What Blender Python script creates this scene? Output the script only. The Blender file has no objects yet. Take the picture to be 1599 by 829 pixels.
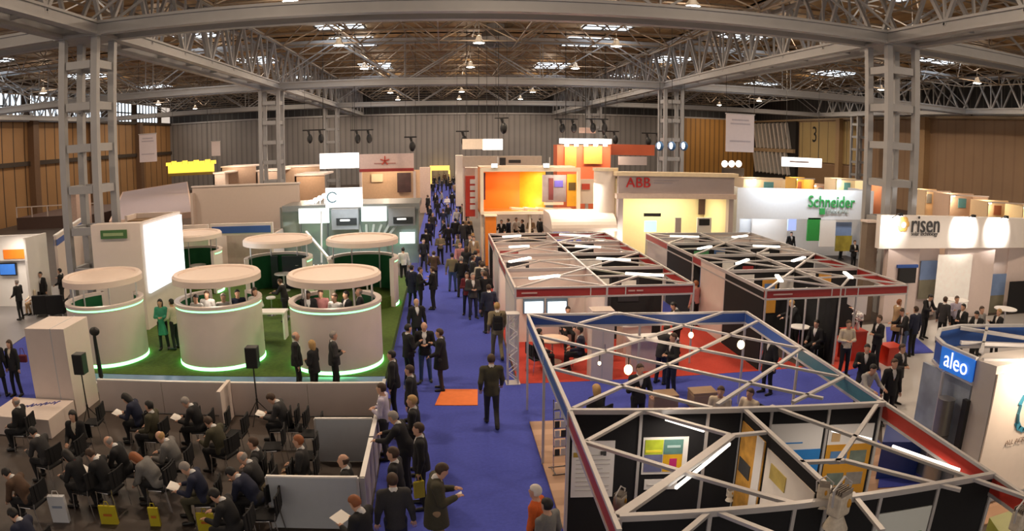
import bpy, math, random
import numpy as np
from mathutils import Vector, Matrix

random.seed(7)
R = random.Random(11)
scene = bpy.context.scene
COL = scene.collection
PI = math.pi

# ------------------------------------------------------------------ camera
# The photograph is a wide single-lens picture with barrel distortion: an equidistant lens.
F, PITCH, YAW, EYE = 1085.7, 0.177, 0.097, 6.635
cd = bpy.data.cameras.new('camera')
cam = bpy.data.objects.new('camera', cd)
COL.objects.link(cam)
scene.camera = cam
cam.location = (0, 0, EYE)
cam.rotation_euler = (PI / 2 - PITCH, 0, -YAW)
cd.type = 'PANO'
cd.panorama_type = 'FISHEYE_LENS_POLYNOMIAL'
cd.sensor_width = 36.0
cd.sensor_height = 36.0 * 829 / 1599
cd.sensor_fit = 'HORIZONTAL'
cd.fisheye_fov = 2.6
cd.fisheye_polynomial_k0 = 0.0
cd.fisheye_polynomial_k1 = -(1599 / 36.0 / F)
cd.fisheye_polynomial_k2 = 0.0
cd.fisheye_polynomial_k3 = 0.0
cd.fisheye_polynomial_k4 = 0.0
cd.clip_end = 400

# ------------------------------------------------------------------ world, exposure
world = bpy.data.worlds.new('world')
scene.world = world
world.use_nodes = True
world.node_tree.nodes['Background'].inputs[0].default_value = (1.0, 0.86, 0.74, 1)
world.node_tree.nodes['Background'].inputs[1].default_value = 0.55
vs = scene.view_settings
vs.view_transform = 'Standard'
vs.look = 'None'
vs.gamma = 1
vs.use_curve_mapping = False
vs.exposure = 0.36
scene.cycles.max_bounces = 5
scene.cycles.diffuse_bounces = 3
scene.cycles.glossy_bounces = 2
scene.cycles.transmission_bounces = 4
scene.cycles.transparent_max_bounces = 8
scene.cycles.sample_clamp_indirect = 4
scene.cycles.caustics_reflective = False
scene.cycles.caustics_refractive = False


def area_light(name, loc, size, power, color, size_y=None, rot=(0, 0, 0), spread=PI):
    ld = bpy.data.lights.new(name, 'AREA')
    ld.energy = power
    ld.color = color
    ld.size = size
    ld.spread = spread
    if size_y:
        ld.shape = 'RECTANGLE'
        ld.size_y = size_y
    o = bpy.data.objects.new(name, ld)
    COL.objects.link(o)
    o.location = loc
    o.rotation_euler = rot
    return o


def point_light(name, loc, power, color, r=0.1):
    ld = bpy.data.lights.new(name, 'POINT')
    ld.energy = power
    ld.color = color
    ld.shadow_soft_size = r
    o = bpy.data.objects.new(name, ld)
    COL.objects.link(o)
    o.location = loc
    return o


WARM = (1.0, 0.77, 0.55)
SOFT = (1.0, 0.85, 0.70)
COOL = (0.78, 0.90, 1.0)


# ------------------------------------------------------------------ picture <-> hall
def ray(x, y):
    u = (x - 799.5) / F
    v = -(y - 414.5) / F
    r = math.hypot(u, v) or 1e-9
    d = [math.sin(r) * u / r, math.cos(r), math.sin(r) * v / r]
    cp, sp = math.cos(PITCH), math.sin(PITCH)
    d = [d[0], d[1] * cp + d[2] * sp, -d[1] * sp + d[2] * cp]
    c, s = math.cos(YAW), math.sin(YAW)
    return (d[0] * c + d[1] * s, -d[0] * s + d[1] * c, d[2])


def at(x, y, z=0.0):
    """the point of the horizontal level z that the photograph shows at (x, y)"""
    d = ray(x, y)
    t = (z - EYE) / d[2]
    return (d[0] * t, d[1] * t, z)


def onY(x, y, Y):
    """the point of the cross plane Y that the photograph shows at (x, y)"""
    d = ray(x, y)
    t = Y / d[1]
    return (d[0] * t, Y, EYE + d[2] * t)


# ------------------------------------------------------------------ materials
MATS = {}


def M(name, col=(0.8, 0.8, 0.8), rough=0.6, metal=0.0, emit=0.0, ecol=None, noise=0.06, scale=6.0, bump=0.0, trans=0.0, alpha=1.0):
    if name in MATS:
        return MATS[name]
    m = bpy.data.materials.new(name)
    MATS[name] = m
    m.use_nodes = True
    nt = m.node_tree
    b = nt.nodes['Principled BSDF']
    b.inputs['Roughness'].default_value = rough
    b.inputs['Metallic'].default_value = metal
    b.inputs['Transmission Weight'].default_value = trans
    b.inputs['Alpha'].default_value = alpha
    if noise > 0:
        tc = nt.nodes.new('ShaderNodeTexCoord')
        n = nt.nodes.new('ShaderNodeTexNoise')
        n.inputs['Scale'].default_value = scale
        n.inputs['Detail'].default_value = 3
        nt.links.new(tc.outputs['Object'], n.inputs['Vector'])
        mx = nt.nodes.new('ShaderNodeMix')
        mx.data_type = 'RGBA'
        mx.inputs[6].default_value = (*[max(0, c * (1 - noise * 2)) for c in col], 1)
        mx.inputs[7].default_value = (*[min(1, c * (1 + noise * 2)) for c in col], 1)
        nt.links.new(n.outputs['Fac'], mx.inputs[0])
        nt.links.new(mx.outputs[2], b.inputs['Base Color'])
        if bump > 0:
            bp = nt.nodes.new('ShaderNodeBump')
            bp.inputs['Strength'].default_value = bump
            bp.inputs['Distance'].default_value = 0.02
            nt.links.new(n.outputs['Fac'], bp.inputs['Height'])
            nt.links.new(bp.outputs['Normal'], b.inputs['Normal'])
    else:
        b.inputs['Base Color'].default_value = (*col, 1)
    if emit > 0:
        b.inputs['Emission Color'].default_value = (*(ecol or col), 1)
        b.inputs['Emission Strength'].default_value = emit
    return m


def band_mat(name, axis, period, cols, widths, rough=0.6, offs=0.0, noise=0.05, coord='Object'):
    """repeating bands along an axis: cols with cumulative widths (0..1)"""
    if name in MATS:
        return MATS[name]
    m = bpy.data.materials.new(name)
    MATS[name] = m
    m.use_nodes = True
    nt = m.node_tree
    b = nt.nodes['Principled BSDF']
    b.inputs['Roughness'].default_value = rough
    tc = nt.nodes.new('ShaderNodeTexCoord')
    sx = nt.nodes.new('ShaderNodeSeparateXYZ')
    nt.links.new(tc.outputs[coord], sx.inputs[0])
    a = nt.nodes.new('ShaderNodeMath'); a.operation = 'ADD'; a.inputs[1].default_value = offs + 1000 * period
    nt.links.new(sx.outputs[axis], a.inputs[0])
    d = nt.nodes.new('ShaderNodeMath'); d.operation = 'DIVIDE'; d.inputs[1].default_value = period
    nt.links.new(a.outputs[0], d.inputs[0])
    f = nt.nodes.new('ShaderNodeMath'); f.operation = 'FRACT'
    nt.links.new(d.outputs[0], f.inputs[0])
    cr = nt.nodes.new('ShaderNodeValToRGB')
    cr.color_ramp.interpolation = 'CONSTANT'
    el = cr.color_ramp.elements
    el[0].position = 0; el[0].color = (*cols[0], 1)
    el[1].position = widths[0]; el[1].color = (*cols[1], 1)
    for c, w in zip(cols[2:], widths[1:]):
        e = el.new(w); e.color = (*c, 1)
    nt.links.new(f.outputs[0], cr.inputs[0])
    n = nt.nodes.new('ShaderNodeTexNoise'); n.inputs['Scale'].default_value = 0.35; n.inputs['Detail'].default_value = 4
    nt.links.new(tc.outputs[coord], n.inputs['Vector'])
    mr = nt.nodes.new('ShaderNodeMapRange')
    mr.inputs[3].default_value = 1 - noise * 3; mr.inputs[4].default_value = 1 + noise * 3
    nt.links.new(n.outputs['Fac'], mr.inputs[0])
    mx = nt.nodes.new('ShaderNodeMix'); mx.data_type = 'RGBA'; mx.blend_type = 'MULTIPLY'; mx.inputs[0].default_value = 1
    nt.links.new(cr.outputs[0], mx.inputs[6]); nt.links.new(mr.outputs[0], mx.inputs[7])
    nt.links.new(mx.outputs[2], b.inputs['Base Color'])
    return m


STEEL = M('painted grey steel', (0.33, 0.33, 0.34), 0.5, 0.1, noise=0.04, scale=2)
ALU = M('brushed aluminium', (0.62, 0.60, 0.60), 0.35, 0.35, noise=0.03)
WHITE = M('white laminate', (0.74, 0.64, 0.59), 0.5, noise=0.025, scale=3)
WHITEG = M('white gloss board', (0.82, 0.80, 0.78), 0.4, noise=0.02, scale=3)
GREYP = M('pale grey panel', (0.50, 0.53, 0.57), 0.55, noise=0.03)
BLACK = M('black loop fabric', (0.008, 0.008, 0.010), 0.9, noise=0.15, scale=30)
BLACKP = M('black plastic', (0.012, 0.012, 0.013), 0.45, noise=0.05)
CHROME = M('chrome tube', (0.6, 0.6, 0.62), 0.2, 0.9, noise=0)
BLUEC = M('blue carpet', (0.052, 0.070, 0.40), 0.95, noise=0.10, scale=14, bump=0.2)
REDC = M('red carpet', (0.50, 0.048, 0.028), 0.95, noise=0.08, scale=18, bump=0.2)
ORANGE = M('orange laminate', (0.82, 0.22, 0.02), 0.5, noise=0.04)
GREEN = M('green grass carpet', (0.055, 0.105, 0.008), 0.95, noise=0.22, scale=9, bump=0.5)
DGREEN = M('dark green felt', (0.008, 0.11, 0.035), 0.85, noise=0.08)
REDF = M('red fascia board', (0.36, 0.030, 0.028), 0.45, noise=0.05)
BLUEF = M('blue fascia board', (0.035, 0.10, 0.38), 0.45, noise=0.05)
TUBE = M('fluorescent tube light', (1, 0.93, 0.82), 0.4, emit=1.7, noise=0)
SCREEN = M('lit projection screen', (0.85, 0.93, 1.0), 0.5, emit=1.2, noise=0)
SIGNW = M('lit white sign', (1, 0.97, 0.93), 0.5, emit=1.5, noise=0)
SPOT = M('glowing spotlight glass', (1, 0.93, 0.8), 0.4, emit=22, noise=0)
LEDG = M('green led strip', (0.22, 1.0, 0.30), 0.4, emit=4.5, noise=0)
WIRE = M('dark hanging wire', (0.03, 0.03, 0.03), 0.6, noise=0)
WOODL = band_mat('brown laminate planks', 1, 0.9, [(0.40, 0.24, 0.15), (0.47, 0.29, 0.19), (0.36, 0.21, 0.13)], [0.33, 0.66])
CREAM = M('cream wall panel', (0.86, 0.74, 0.48), 0.6, noise=0.02)


# ------------------------------------------------------------------ mesh builder
class MB:
    def __init__(self):
        self.v = []
        self.f = []

    def add(self, vs_, fs):
        o = len(self.v)
        self.v += [tuple(p) for p in vs_]
        self.f += [tuple(i + o for i in f) for f in fs]
        return self

    def box(self, x0, x1, y0, y1, z0, z1):
        x0, x1 = min(x0, x1), max(x0, x1)
        y0, y1 = min(y0, y1), max(y0, y1)
        return self.add([(x0, y0, z0), (x1, y0, z0), (x1, y1, z0), (x0, y1, z0), (x0, y0, z1), (x1, y0, z1), (x1, y1, z1), (x0, y1, z1)],
                        [(3, 2, 1, 0), (4, 5, 6, 7), (0, 1, 5, 4), (1, 2, 6, 5), (2, 3, 7, 6), (3, 0, 4, 7)])

    def cbox(self, c, s, rz=0.0):
        m = MB().box(-s[0] / 2, s[0] / 2, -s[1] / 2, s[1] / 2, -s[2] / 2, s[2] / 2)
        ca, sa = math.cos(rz), math.sin(rz)
        return self.add([(c[0] + x * ca - y * sa, c[1] + x * sa + y * ca, c[2] + z) for x, y, z in m.v], m.f)

    def bar(self, p, q, w, h=None):
        """rectangular bar; w across, h up"""
        h = h or w
        p, q = Vector(p), Vector(q)
        d = (q - p)
        if d.length < 1e-6:
            return self
        d.normalize()
        up = Vector((0, 0, 1)) if abs(d.z) < 0.95 else Vector((0, 1, 0))
        s = d.cross(up).normalized()
        u = s.cross(d).normalized()
        vs_ = []
        for e in (p, q):
            for a, b in ((-1, -1), (1, -1), (1, 1), (-1, 1)):
                vs_.append(e + s * (a * w / 2) + u * (b * h / 2))
        return self.add(vs_, [(3, 2, 1, 0), (4, 5, 6, 7), (0, 1, 5, 4), (1, 2, 6, 5), (2, 3, 7, 6), (3, 0, 4, 7)])

    def tube(self, pts, r, n=8, r2=None):
        pts = [Vector(p) for p in pts]
        rs = [r + ((r2 if r2 is not None else r) - r) * i / max(1, len(pts) - 1) for i in range(len(pts))]
        rings = []
        for i, p in enumerate(pts):
            d = (pts[min(i + 1, len(pts) - 1)] - pts[max(i - 1, 0)])
            d = d.normalized() if d.length > 1e-9 else Vector((0, 0, 1))
            up = Vector((0, 0, 1)) if abs(d.z) < 0.9 else Vector((0, 1, 0))
            s = d.cross(up).normalized()
            u = s.cross(d).normalized()
            rings.append([p + (s * math.cos(2 * PI * k / n) + u * math.sin(2 * PI * k / n)) * rs[i] for k in range(n)])
        vs_ = [q for ring in rings for q in ring]
        fs = []
        for i in range(len(pts) - 1):
            for k in range(n):
                fs.append((i * n + k, i * n + (k + 1) % n, (i + 1) * n + (k + 1) % n, (i + 1) * n + k))
        fs.append(tuple(reversed(range(n))))
        fs.append(tuple((len(pts) - 1) * n + k for k in range(n)))
        return self.add(vs_, fs)

    def lathe(self, prof, c=(0, 0, 0), n=32, a0=0.0, a1=2 * PI):
        full = abs(a1 - a0 - 2 * PI) < 1e-6
        m = n if full else n + 1
        vs_ = []
        for i in range(m):
            a = a0 + (a1 - a0) * i / n
            for r, z in prof:
                vs_.append((c[0] + r * math.cos(a), c[1] + r * math.sin(a), c[2] + z))
        k = len(prof)
        fs = []
        for i in range(n):
            j = (i + 1) % m
            for q in range(k - 1):
                fs.append((i * k + q, j * k + q, j * k + q + 1, i * k + q + 1))
        return self.add(vs_, fs)

    def prism(self, poly, z0, z1):
        n = len(poly)
        vs_ = [(p[0], p[1], z0) for p in poly] + [(p[0], p[1], z1) for p in poly]
        fs = [tuple(reversed(range(n))), tuple(range(n, 2 * n))]
        fs += [(i, (i + 1) % n, n + (i + 1) % n, n + i) for i in range(n)]
        return self.add(vs_, fs)

    def ell(self, c, r, n=12, m=8):
        vs_ = []
        for j in range(m + 1):
            t = PI * j / m
            for i in range(n):
                a = 2 * PI * i / n
                vs_.append((c[0] + r[0] * math.sin(t) * math.cos(a), c[1] + r[1] * math.sin(t) * math.sin(a), c[2] + r[2] * math.cos(t)))
        fs = []
        for j in range(m):
            for i in range(n):
                fs.append((j * n + i, (j + 1) * n + i, (j + 1) * n + (i + 1) % n, j * n + (i + 1) % n))
        return self.add(vs_, fs)

    def build(self, name, mat, parent=None, smooth=False, world=True, bevel=0.0):
        """links the shape as ONE mesh object. world=True: vertices are in hall coordinates and are moved into the parent's space"""
        off = parent.location if (parent is not None and world) else Vector((0, 0, 0))
        par = parent
        if parent is not None and world and parent.parent is not None:
            off = parent.matrix_basis.translation + parent.parent.location
        origin = Vector((0, 0, 0))
        vv = np.array(self.v, dtype=float) - np.array(off)
        if parent is None:
            lo, hi = vv.min(0), vv.max(0)
            origin = Vector(((lo[0] + hi[0]) / 2, (lo[1] + hi[1]) / 2, lo[2]))
            vv = vv - np.array(origin)
        me = bpy.data.meshes.new(name)
        me.from_pydata(vv.tolist(), [], self.f)
        me.update()
        if smooth:
            me.polygons.foreach_set('use_smooth', [True] * len(me.polygons))
            try:
                me.set_sharp_from_angle(angle=0.7)
            except Exception:
                pass
        me.materials.append(mat)
        o = bpy.data.objects.new(name, me)
        COL.objects.link(o)
        o.location = origin
        if par is not None:
            o.parent = par
        if bevel > 0:
            b = o.modifiers.new('bevel', 'BEVEL')
            b.width = bevel
            b.segments = 2
            b.limit_method = 'ANGLE'
        return o


def tag(o, label, cat, group=None):
    o['label'] = label
    o['category'] = cat
    if group:
        o['group'] = group
    return o


def thing(name, label, cat, loc=(0, 0, 0), rotz=0.0, group=None):
    o = bpy.data.objects.new(name, None)
    COL.objects.link(o)
    o.location = loc
    o.rotation_euler = (0, 0, rotz)
    o.empty_display_size = 0.2
    return tag(o, label, cat, group)


def struct(name, mb, mat, **k):
    o = mb.build(name, mat, **k)
    o['kind'] = 'structure'
    return o


def copy_tree(o, parent=None):
    c = o.copy()
    COL.objects.link(c)
    c.parent = parent
    for ch in list(o.children):
        copy_tree(ch, c)
    return c


def lettering(txt, size, mat, loc, rot, parent, name='lettering', extrude=0.01, align='CENTER', sx=1.0):
    """raised letters as a mesh part; loc/rot are in the parent's space"""
    cu = bpy.data.curves.new(name, 'FONT')
    cu.body = txt
    cu.size = size
    cu.extrude = extrude
    cu.align_x = align
    cu.align_y = 'CENTER'
    cu.resolution_u = 3
    t = bpy.data.objects.new('tmp', cu)
    COL.objects.link(t)
    bpy.context.view_layer.update()
    me = bpy.data.meshes.new_from_object(t.evaluated_get(bpy.context.evaluated_depsgraph_get()))
    bpy.data.objects.remove(t)
    o = bpy.data.objects.new(name, me)
    me.materials.clear()
    me.materials.append(mat)
    COL.objects.link(o)
    o.parent = parent
    o.location = loc
    o.rotation_euler = rot
    o.scale = (sx, 1, 1)
    return o
# ================================================================== THE HALL
XL, XR, YB, YF = -47.5, 55.0, 115.0, -8.0
ROOF = 16.0
CX, CW, CY0, CB = 2.34, 16.3, 25.04, 30.45     # column grid
CH = 11.55                                     # level of the lower chords
floor_m = M('dark hall floor', (0.060, 0.045, 0.038), 0.55, noise=0.2, scale=1.5)
struct('floor', MB().box(XL, XR, YF, YB, -0.3, 0.0), floor_m)

wall_m = band_mat('grey corrugated cladding', 0, 0.9, [(0.25, 0.235, 0.235), (0.15, 0.145, 0.15), (0.22, 0.21, 0.21)], [0.6, 0.75])
struct('wall_back', MB().box(XL, XR, YB, YB + 0.4, 0, 11.4), wall_m)
dark_m = band_mat('black louvre band', 0, 1.1, [(0.012, 0.012, 0.015), (0.045, 0.045, 0.05)], [0.85])
struct('trim_1', MB().box(XL, XR, YB, YB + 0.4, 11.4, ROOF), dark_m)
struct('trim_2', MB().box(XL, XR, YB - 0.25, YB, 11.3, 11.55), STEEL)
# ochre cladding panel on the back wall at right
ochre_b = band_mat('ochre corrugated cladding', 0, 0.9, [(0.40, 0.20, 0.045), (0.22, 0.11, 0.03)], [0.7])
a = onY(1062, 260, 114.8); b = onY(1182, 260, 114.8)
struct('wall_back_panel', MB().box(a[0], min(b[0], XR), 114.6, 114.99, 0, 11.3), ochre_b)

wl = band_mat('ochre wall panels with dark joints', 1, 2.3, [(0.36, 0.20, 0.085), (0.05, 0.03, 0.02), (0.33, 0.185, 0.08)], [0.88, 0.96])
struct('wall_left', MB().box(XL - 0.4, XL, YF, YB, 0, 11.4), wl)
struct('trim_3', MB().box(XL, XL + 0.3, YF, YB, 6.3, 6.8), M('dark rail', (0.05, 0.035, 0.025), 0.6))
struct('trim_4', MB().box(XL, XL + 0.35, YF, YB, 11.2, 11.6), M('dark rail'))
# clerestory windows, each bay of daylight glass between dark posts
glass_m = M('daylight glazing', (0.75, 0.88, 1.0), 0.4, emit=2.6, noise=0)
struct('wall_left_upper', MB().box(XL - 0.4, XL, YF, YB, 14.3, ROOF), M('dark brown upper wall', (0.06, 0.04, 0.03), 0.8))
k = 1
y = 30.0
while y < YB - 6:
    w = 8.4
    o = struct('window_%d' % k, MB().box(XL - 0.15, XL - 0.05, y, y + w, 11.6, 14.3), glass_m)
    fr = MB()
    for j in range(8):
        yy = y + w * j / 7
        fr.box(XL - 0.1, XL + 0.1, yy - 0.12, yy + 0.12, 11.6, 14.3)
    fr.box(XL - 0.1, XL + 0.1, y, y + w, 12.8, 13.0)
    f = fr.build('window_frame', M('dark rail'), o)
    struct('wall_left_pier', MB().box(XL - 0.4, XL, y + w, y + 10.15, 11.4, 14.3), M('dark brown upper wall'))
    y += 10.15
    k += 1
# tall wall piers on the left
for Yp in (55.5, 70.7, 85.9, 101):
    struct('wall_left_pier', MB().box(XL, XL + 0.9, Yp - 0.6, Yp + 0.6, 0, 11.4), M('brown steel pier', (0.16, 0.09, 0.05), 0.6))

wr = band_mat('tan wall cladding', 1, 1.6, [(0.33, 0.21, 0.125), (0.29, 0.18, 0.11)], [0.8])
struct('wall_right', MB().box(XR, XR + 0.4, YF, YB, 0, 11.3), wr)
struct('trim_5', MB().box(XR, XR + 0.4, YF, YB, 11.3, ROOF), band_mat('black pleated band', 1, 1.1, [(0.012, 0.012, 0.015), (0.05, 0.045, 0.045)], [0.85]))
struct('trim_6', MB().box(XR - 0.3, XR, YF, YB, 11.1, 11.4), M('tan steel rail', (0.35, 0.25, 0.15), 0.5))
for Yp in (66.5, 85.9):
    struct('wall_right_pier', MB().box(XR - 0.9, XR, Yp - 0.5, Yp + 0.5, 0, 11.3), M('tan steel pier', (0.42, 0.27, 0.14), 0.6))
# big roller doors in the right wall with the bay number 3
dm = band_mat('ochre door leaves', 1, 2.6, [(0.46, 0.33, 0.14), (0.03, 0.025, 0.02)], [0.95])
struct('door_1', MB().box(XR - 0.2, XR - 0.01, 81, 98.4, 4.9, 10.9), dm)
dt = struct('door_2', MB().box(XR - 0.2, XR - 0.01, 81, 98.4, 0, 4.6), M('brown door base', (0.27, 0.16, 0.08), 0.6))
num = lettering('3', 3.4, M('black paint', (0.01, 0.01, 0.01), 0.7), (XR - 0.205, 93.6, 8.9), (PI / 2, 0, -PI / 2), None, name='bay_number')
tag(num, 'large black bay number 3 painted on the ochre doors', 'number')
# slanting white ribs with dark gaps in the far right corner (folded bleacher frame)
ribs = thing('folded_bleacher', 'dark folded seating frame with slanting white ribs in far right corner', 'bleacher', (54.5, 107, 0))
MB().box(54.4, 54.97, 99.0, 114.9, 0.0, 11.0).build('frame', M('dark void board', (0.02, 0.016, 0.014), 0.9), ribs)
for i in range(9):
    y0 = 113.9 - i * 1.5
    MB().bar((54.15, y0, 10.8), (54.15, y0 - 1.4, 6.6), 0.45, 0.5).build('rib', M('pale rib paint', (0.55, 0.50, 0.45), 0.5), ribs)
    MB().bar((54.15, y0 + 0.1, 6.0), (54.15, y0 - 1.3, 2.4), 0.45, 0.5).build('rib', M('pale rib paint'), ribs)
MB().box(53.95, 54.4, 99.0, 114.9, 6.0, 6.6).build('rail', M('tan steel rail'), ribs)

# ceiling deck: brown boards
ceil_m = band_mat('brown roof deck', 0, 1.7, [(0.40, 0.25, 0.105), (0.34, 0.21, 0.09), (0.25, 0.155, 0.07)], [0.45, 0.9], noise=0.12)
ce = MB()
SKY = []
for bx in (-1, 0, 1):
    for s in (-1, 1):
        xs = CX + bx * 32.6 + s * 10.4
        for yy in ((52.4, 62.5, 82.9, 103.2) if bx == 0 else (32.1, 52.4, 72.7, 93.0)):
            SKY.append((xs, yy))
struct('ceiling', MB().box(XL, XR, YF, YB, ROOF, ROOF + 0.3), ceil_m)
struct('ceiling_purlins', (lambda m: ([m.box(XL, XR, y_ - 0.1, y_ + 0.1, ROOF - 0.1, ROOF) for y_ in np.arange(0, YB, 5.075)], m)[1])(MB()), M('brown purlin', (0.26, 0.16, 0.09), 0.7))
sk_m = M('skylight glazing', (0.80, 0.90, 1.0), 0.4, emit=3.0, noise=0)
kk = k
for xs, yy in SKY:
    if yy < 8 or yy > 110:
        continue
    o = struct('window_%d' % kk, MB().box(xs - 1.9, xs + 1.9, yy - 2.5, yy + 2.5, ROOF - 0.12, ROOF - 0.02), sk_m)
    fr = MB()
    for q in (-1.9, -0.2, 1.9):
        fr.box(xs + q - 0.08, xs + q + 0.08, yy - 2.5, yy + 2.5, ROOF - 0.2, ROOF - 0.1)
    for q in (-2.5, -0.8, 0.9, 2.5):
        fr.box(xs - 1.9, xs + 1.9, yy + q - 0.08, yy + q + 0.08, ROOF - 0.2, ROOF - 0.1)
    fr.build('window_frame', M('dark rail'), o)
    kk += 1


# ---- lattice columns
def lattice_column(X, Y, label):
    t = thing('lattice_column', label, 'column', (X, Y, 0))
    t['kind'] = 'structure'
    for sx in (-1, 1):
        for sy in (-1, 1):
            MB().box(X + sx * 0.74 - 0.14, X + sx * 0.74 + 0.14, Y + sy * 0.74 - 0.14, Y + sy * 0.74 + 0.14, 0, CH - 0.2).build('chord', STEEL, t)
    for j in range(7):
        z = 0.7 + j * 1.58
        m = MB()
        for s in (-1, 1):
            m.box(X - 0.55, X + 0.55, Y + s * 0.72 - 0.1, Y + s * 0.72 + 0.1, z - 0.15, z + 0.15)
            m.box(X + s * 0.72 - 0.1, X + s * 0.72 + 0.1, Y - 0.55, Y + 0.55, z - 0.15, z + 0.15)
        m.build('batten', STEEL, t)
    MB().box(X - 1.05, X + 1.05, Y - 1.05, Y + 1.05, CH - 0.35, CH - 0.22).build('cap_plate', STEEL, t)
    return t


for r_, lab in enumerate(('nearest', 'second', 'third')):
    for s, sl in ((-1, 'left'), (1, 'right')):
        lattice_column(CX + s * CW, CY0 + r_ * CB, 'grey steel lattice column, %s of the %s row from the aisle' % (lab, sl))
lattice_column(CX + 3 * CW, CY0 + 2 * CB - 10, 'distant grey lattice column in front of the right tan wall')


# ---- main roof trusses (box trusses: two lower chords, web, two top chords)
def truss(p, q, label, H=3.3, W=0.78, step=1.9, t1=0.16, t2=0.11):
    p, q = Vector(p), Vector(q)
    L = (q - p).length
    d = (q - p) / L
    s = Vector((-d.y, d.x, 0))
    t = thing('roof_truss', label, 'truss', tuple((p + q) / 2))
    t['kind'] = 'structure'
    m = MB()
    for e in (-1, 1):
        a, b = p + s * e * W, q + s * e * W
        m.bar(a + Vector((0, 0, 0.17)), b + Vector((0, 0, 0.17)), 0.30, 0.09)
        m.bar(a + Vector((0, 0, -0.26)), b + Vector((0, 0, -0.26)), 0.42, 0.10)
        m.bar(a, b, 0.14, 0.5)
    m.build('lower_chord', STEEL, t)
    m = MB()
    for e in (-1, 1):
        m.bar(p + s * e * W + Vector((0, 0, H)), q + s * e * W + Vector((0, 0, H)), 0.22, 0.25)
    m.build('top_chord', STEEL, t)
    m = MB()
    n = int(L / step / 2) * 2
    for e in (-1, 1):
        for i in range(n):
            a = p + d * (L * i / n) + s * e * W
            b = p + d * (L * (i + 1) / n) + s * e * W
            if i % 2 == 0:
                m.bar(a, b + Vector((0, 0, H)), t1, t1)
            else:
                m.bar(a + Vector((0, 0, H)), b, t1, t1)
            if i % 2 == 0 and i:
                m.bar(a, a + Vector((0, 0, H)), t2, t2)
    for i in range(0, n + 1, 2):
        a = p + d * (L * i / n)
        m.bar(a + s * W, a - s * W, 0.10, 0.14)
        m.bar(a + s * W + Vector((0, 0, H)), a - s * W + Vector((0, 0, H)), 0.1, 0.12)
    m.build('web', STEEL, t)
    return t


gx = [CX + CW * k_ for k_ in (-3, -1, 1, 3)]
gy = [CY0 + CB * k_ for k_ in (-1, 0, 1, 2)]
rown = {1: 'nearest', 2: 'second', 3: 'farthest'}
for j in (1, 2, 3):
    for i in range(3):
        truss((gx[i] + 0.0, gy[j], CH), (gx[i + 1], gy[j], CH), 'grey steel truss crossing the hall, %s row, %s span' % (rown[j], ('left', 'middle', 'right')[i]), step=4.6, t1=0.09, t2=0.06)
for i in range(4):
    for j in range(3):
        if i in (0, 3) and j == 0:
            continue
        truss((gx[i], gy[j] + 0.3, CH), (gx[i], gy[j + 1] - 0.3, CH), 'grey steel truss running down the hall, %s line, %s span' % (('far left', 'left', 'right', 'far right')[i], ('nearest', 'middle', 'farthest')[j]))
    if i in (1, 2):
        truss((gx[i], gy[3] + 0.3, CH), (gx[i], YB - 1, CH), 'grey steel truss running down the hall to back wall, %s line' % ('', 'left', 'right', '')[i])

# ---- space frame between the trusses
for i in range(3):
    for j in range(4):
        x0, x1 = gx[i], gx[i + 1]
        y0 = gy[j]
        y1 = gy[j + 1] if j < 3 else YB
        m = MB()
        nx, ny = 6, 6
        sx_, sy_ = (x1 - x0) / nx, (y1 - y0) / ny
        zt, zb = ROOF - 0.5, ROOF - 2.3
        for a_ in range(nx + 1):
            for b_ in range(ny + 1):
                P = (x0 + a_ * sx_, y0 + b_ * sy_, zt)
                if a_ < nx:
                    m.bar(P, (P[0] + sx_, P[1], zt), 0.09)
                if b_ < ny:
                    m.bar(P, (P[0], P[1] + sy_, zt), 0.09)
        for a_ in range(nx):
            for b_ in range(ny):
                c = (x0 + (a_ + .5) * sx_, y0 + (b_ + .5) * sy_, zb)
                for u in (0, 1):
                    for v in (0, 1):
                        m.bar(c, (x0 + (a_ + u) * sx_, y0 + (b_ + v) * sy_, zt), 0.07)
                if a_ < nx - 1:
                    m.bar(c, (c[0] + sx_, c[1], zb), 0.08)
                if b_ < ny - 1:
                    m.bar(c, (c[0], c[1] + sy_, zb), 0.08)
        o = m.build('roof_space_frame', M('warm grey roof tube', (0.27, 0.22, 0.17), 0.5), None)
        o['kind'] = 'structure'

# ---- high-bay lamps
hood_m = M('lamp hood', (0.35, 0.33, 0.3), 0.5)
ci = 0
proto = None
for i in range(3):
    for j in range(4):
        for a_ in (0.2, 0.8) if i != 1 else (0.21, 0.5, 0.79):
            for b_ in (0.22, 0.72):
                X = gx[i] + 32.6 * a_
                Y = gy[j] + 30.45 * b_
                if Y < 8 or Y > 112:
                    continue
                z = 13.4
                if proto is None:
                    proto = thing('high_bay_lamp', 'round glowing high bay lamp hanging under the brown roof', 'lamp', (X, Y, z), group='high bay roof lamps')
                    MB().lathe([(0.02, 0.55), (0.16, 0.5), (0.2, 0.3), (0.42, 0.0), (0.38, 0.0)], n=16).build('hood', hood_m, proto, smooth=True, world=False)
                    MB().lathe([(0.0, 0.03), (0.37, 0.03), (0.37, 0.0), (0.0, -0.06)], n=16).build('lens', SPOT, proto, smooth=True, world=False)
                    MB().tube([(0, 0, 0.5), (0, 0, 2.6)], 0.02, 5).build('cable', WIRE, proto, world=False)
                else:
                    c = copy_tree(proto)
                    c.location = (X, Y, z)
                area_light('high_bay_light', (X, Y, z - 0.1), 0.9, 430, WARM); point_light('high_bay_glow', (X, Y, z + 1.0), 150, WARM, 0.4)
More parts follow.
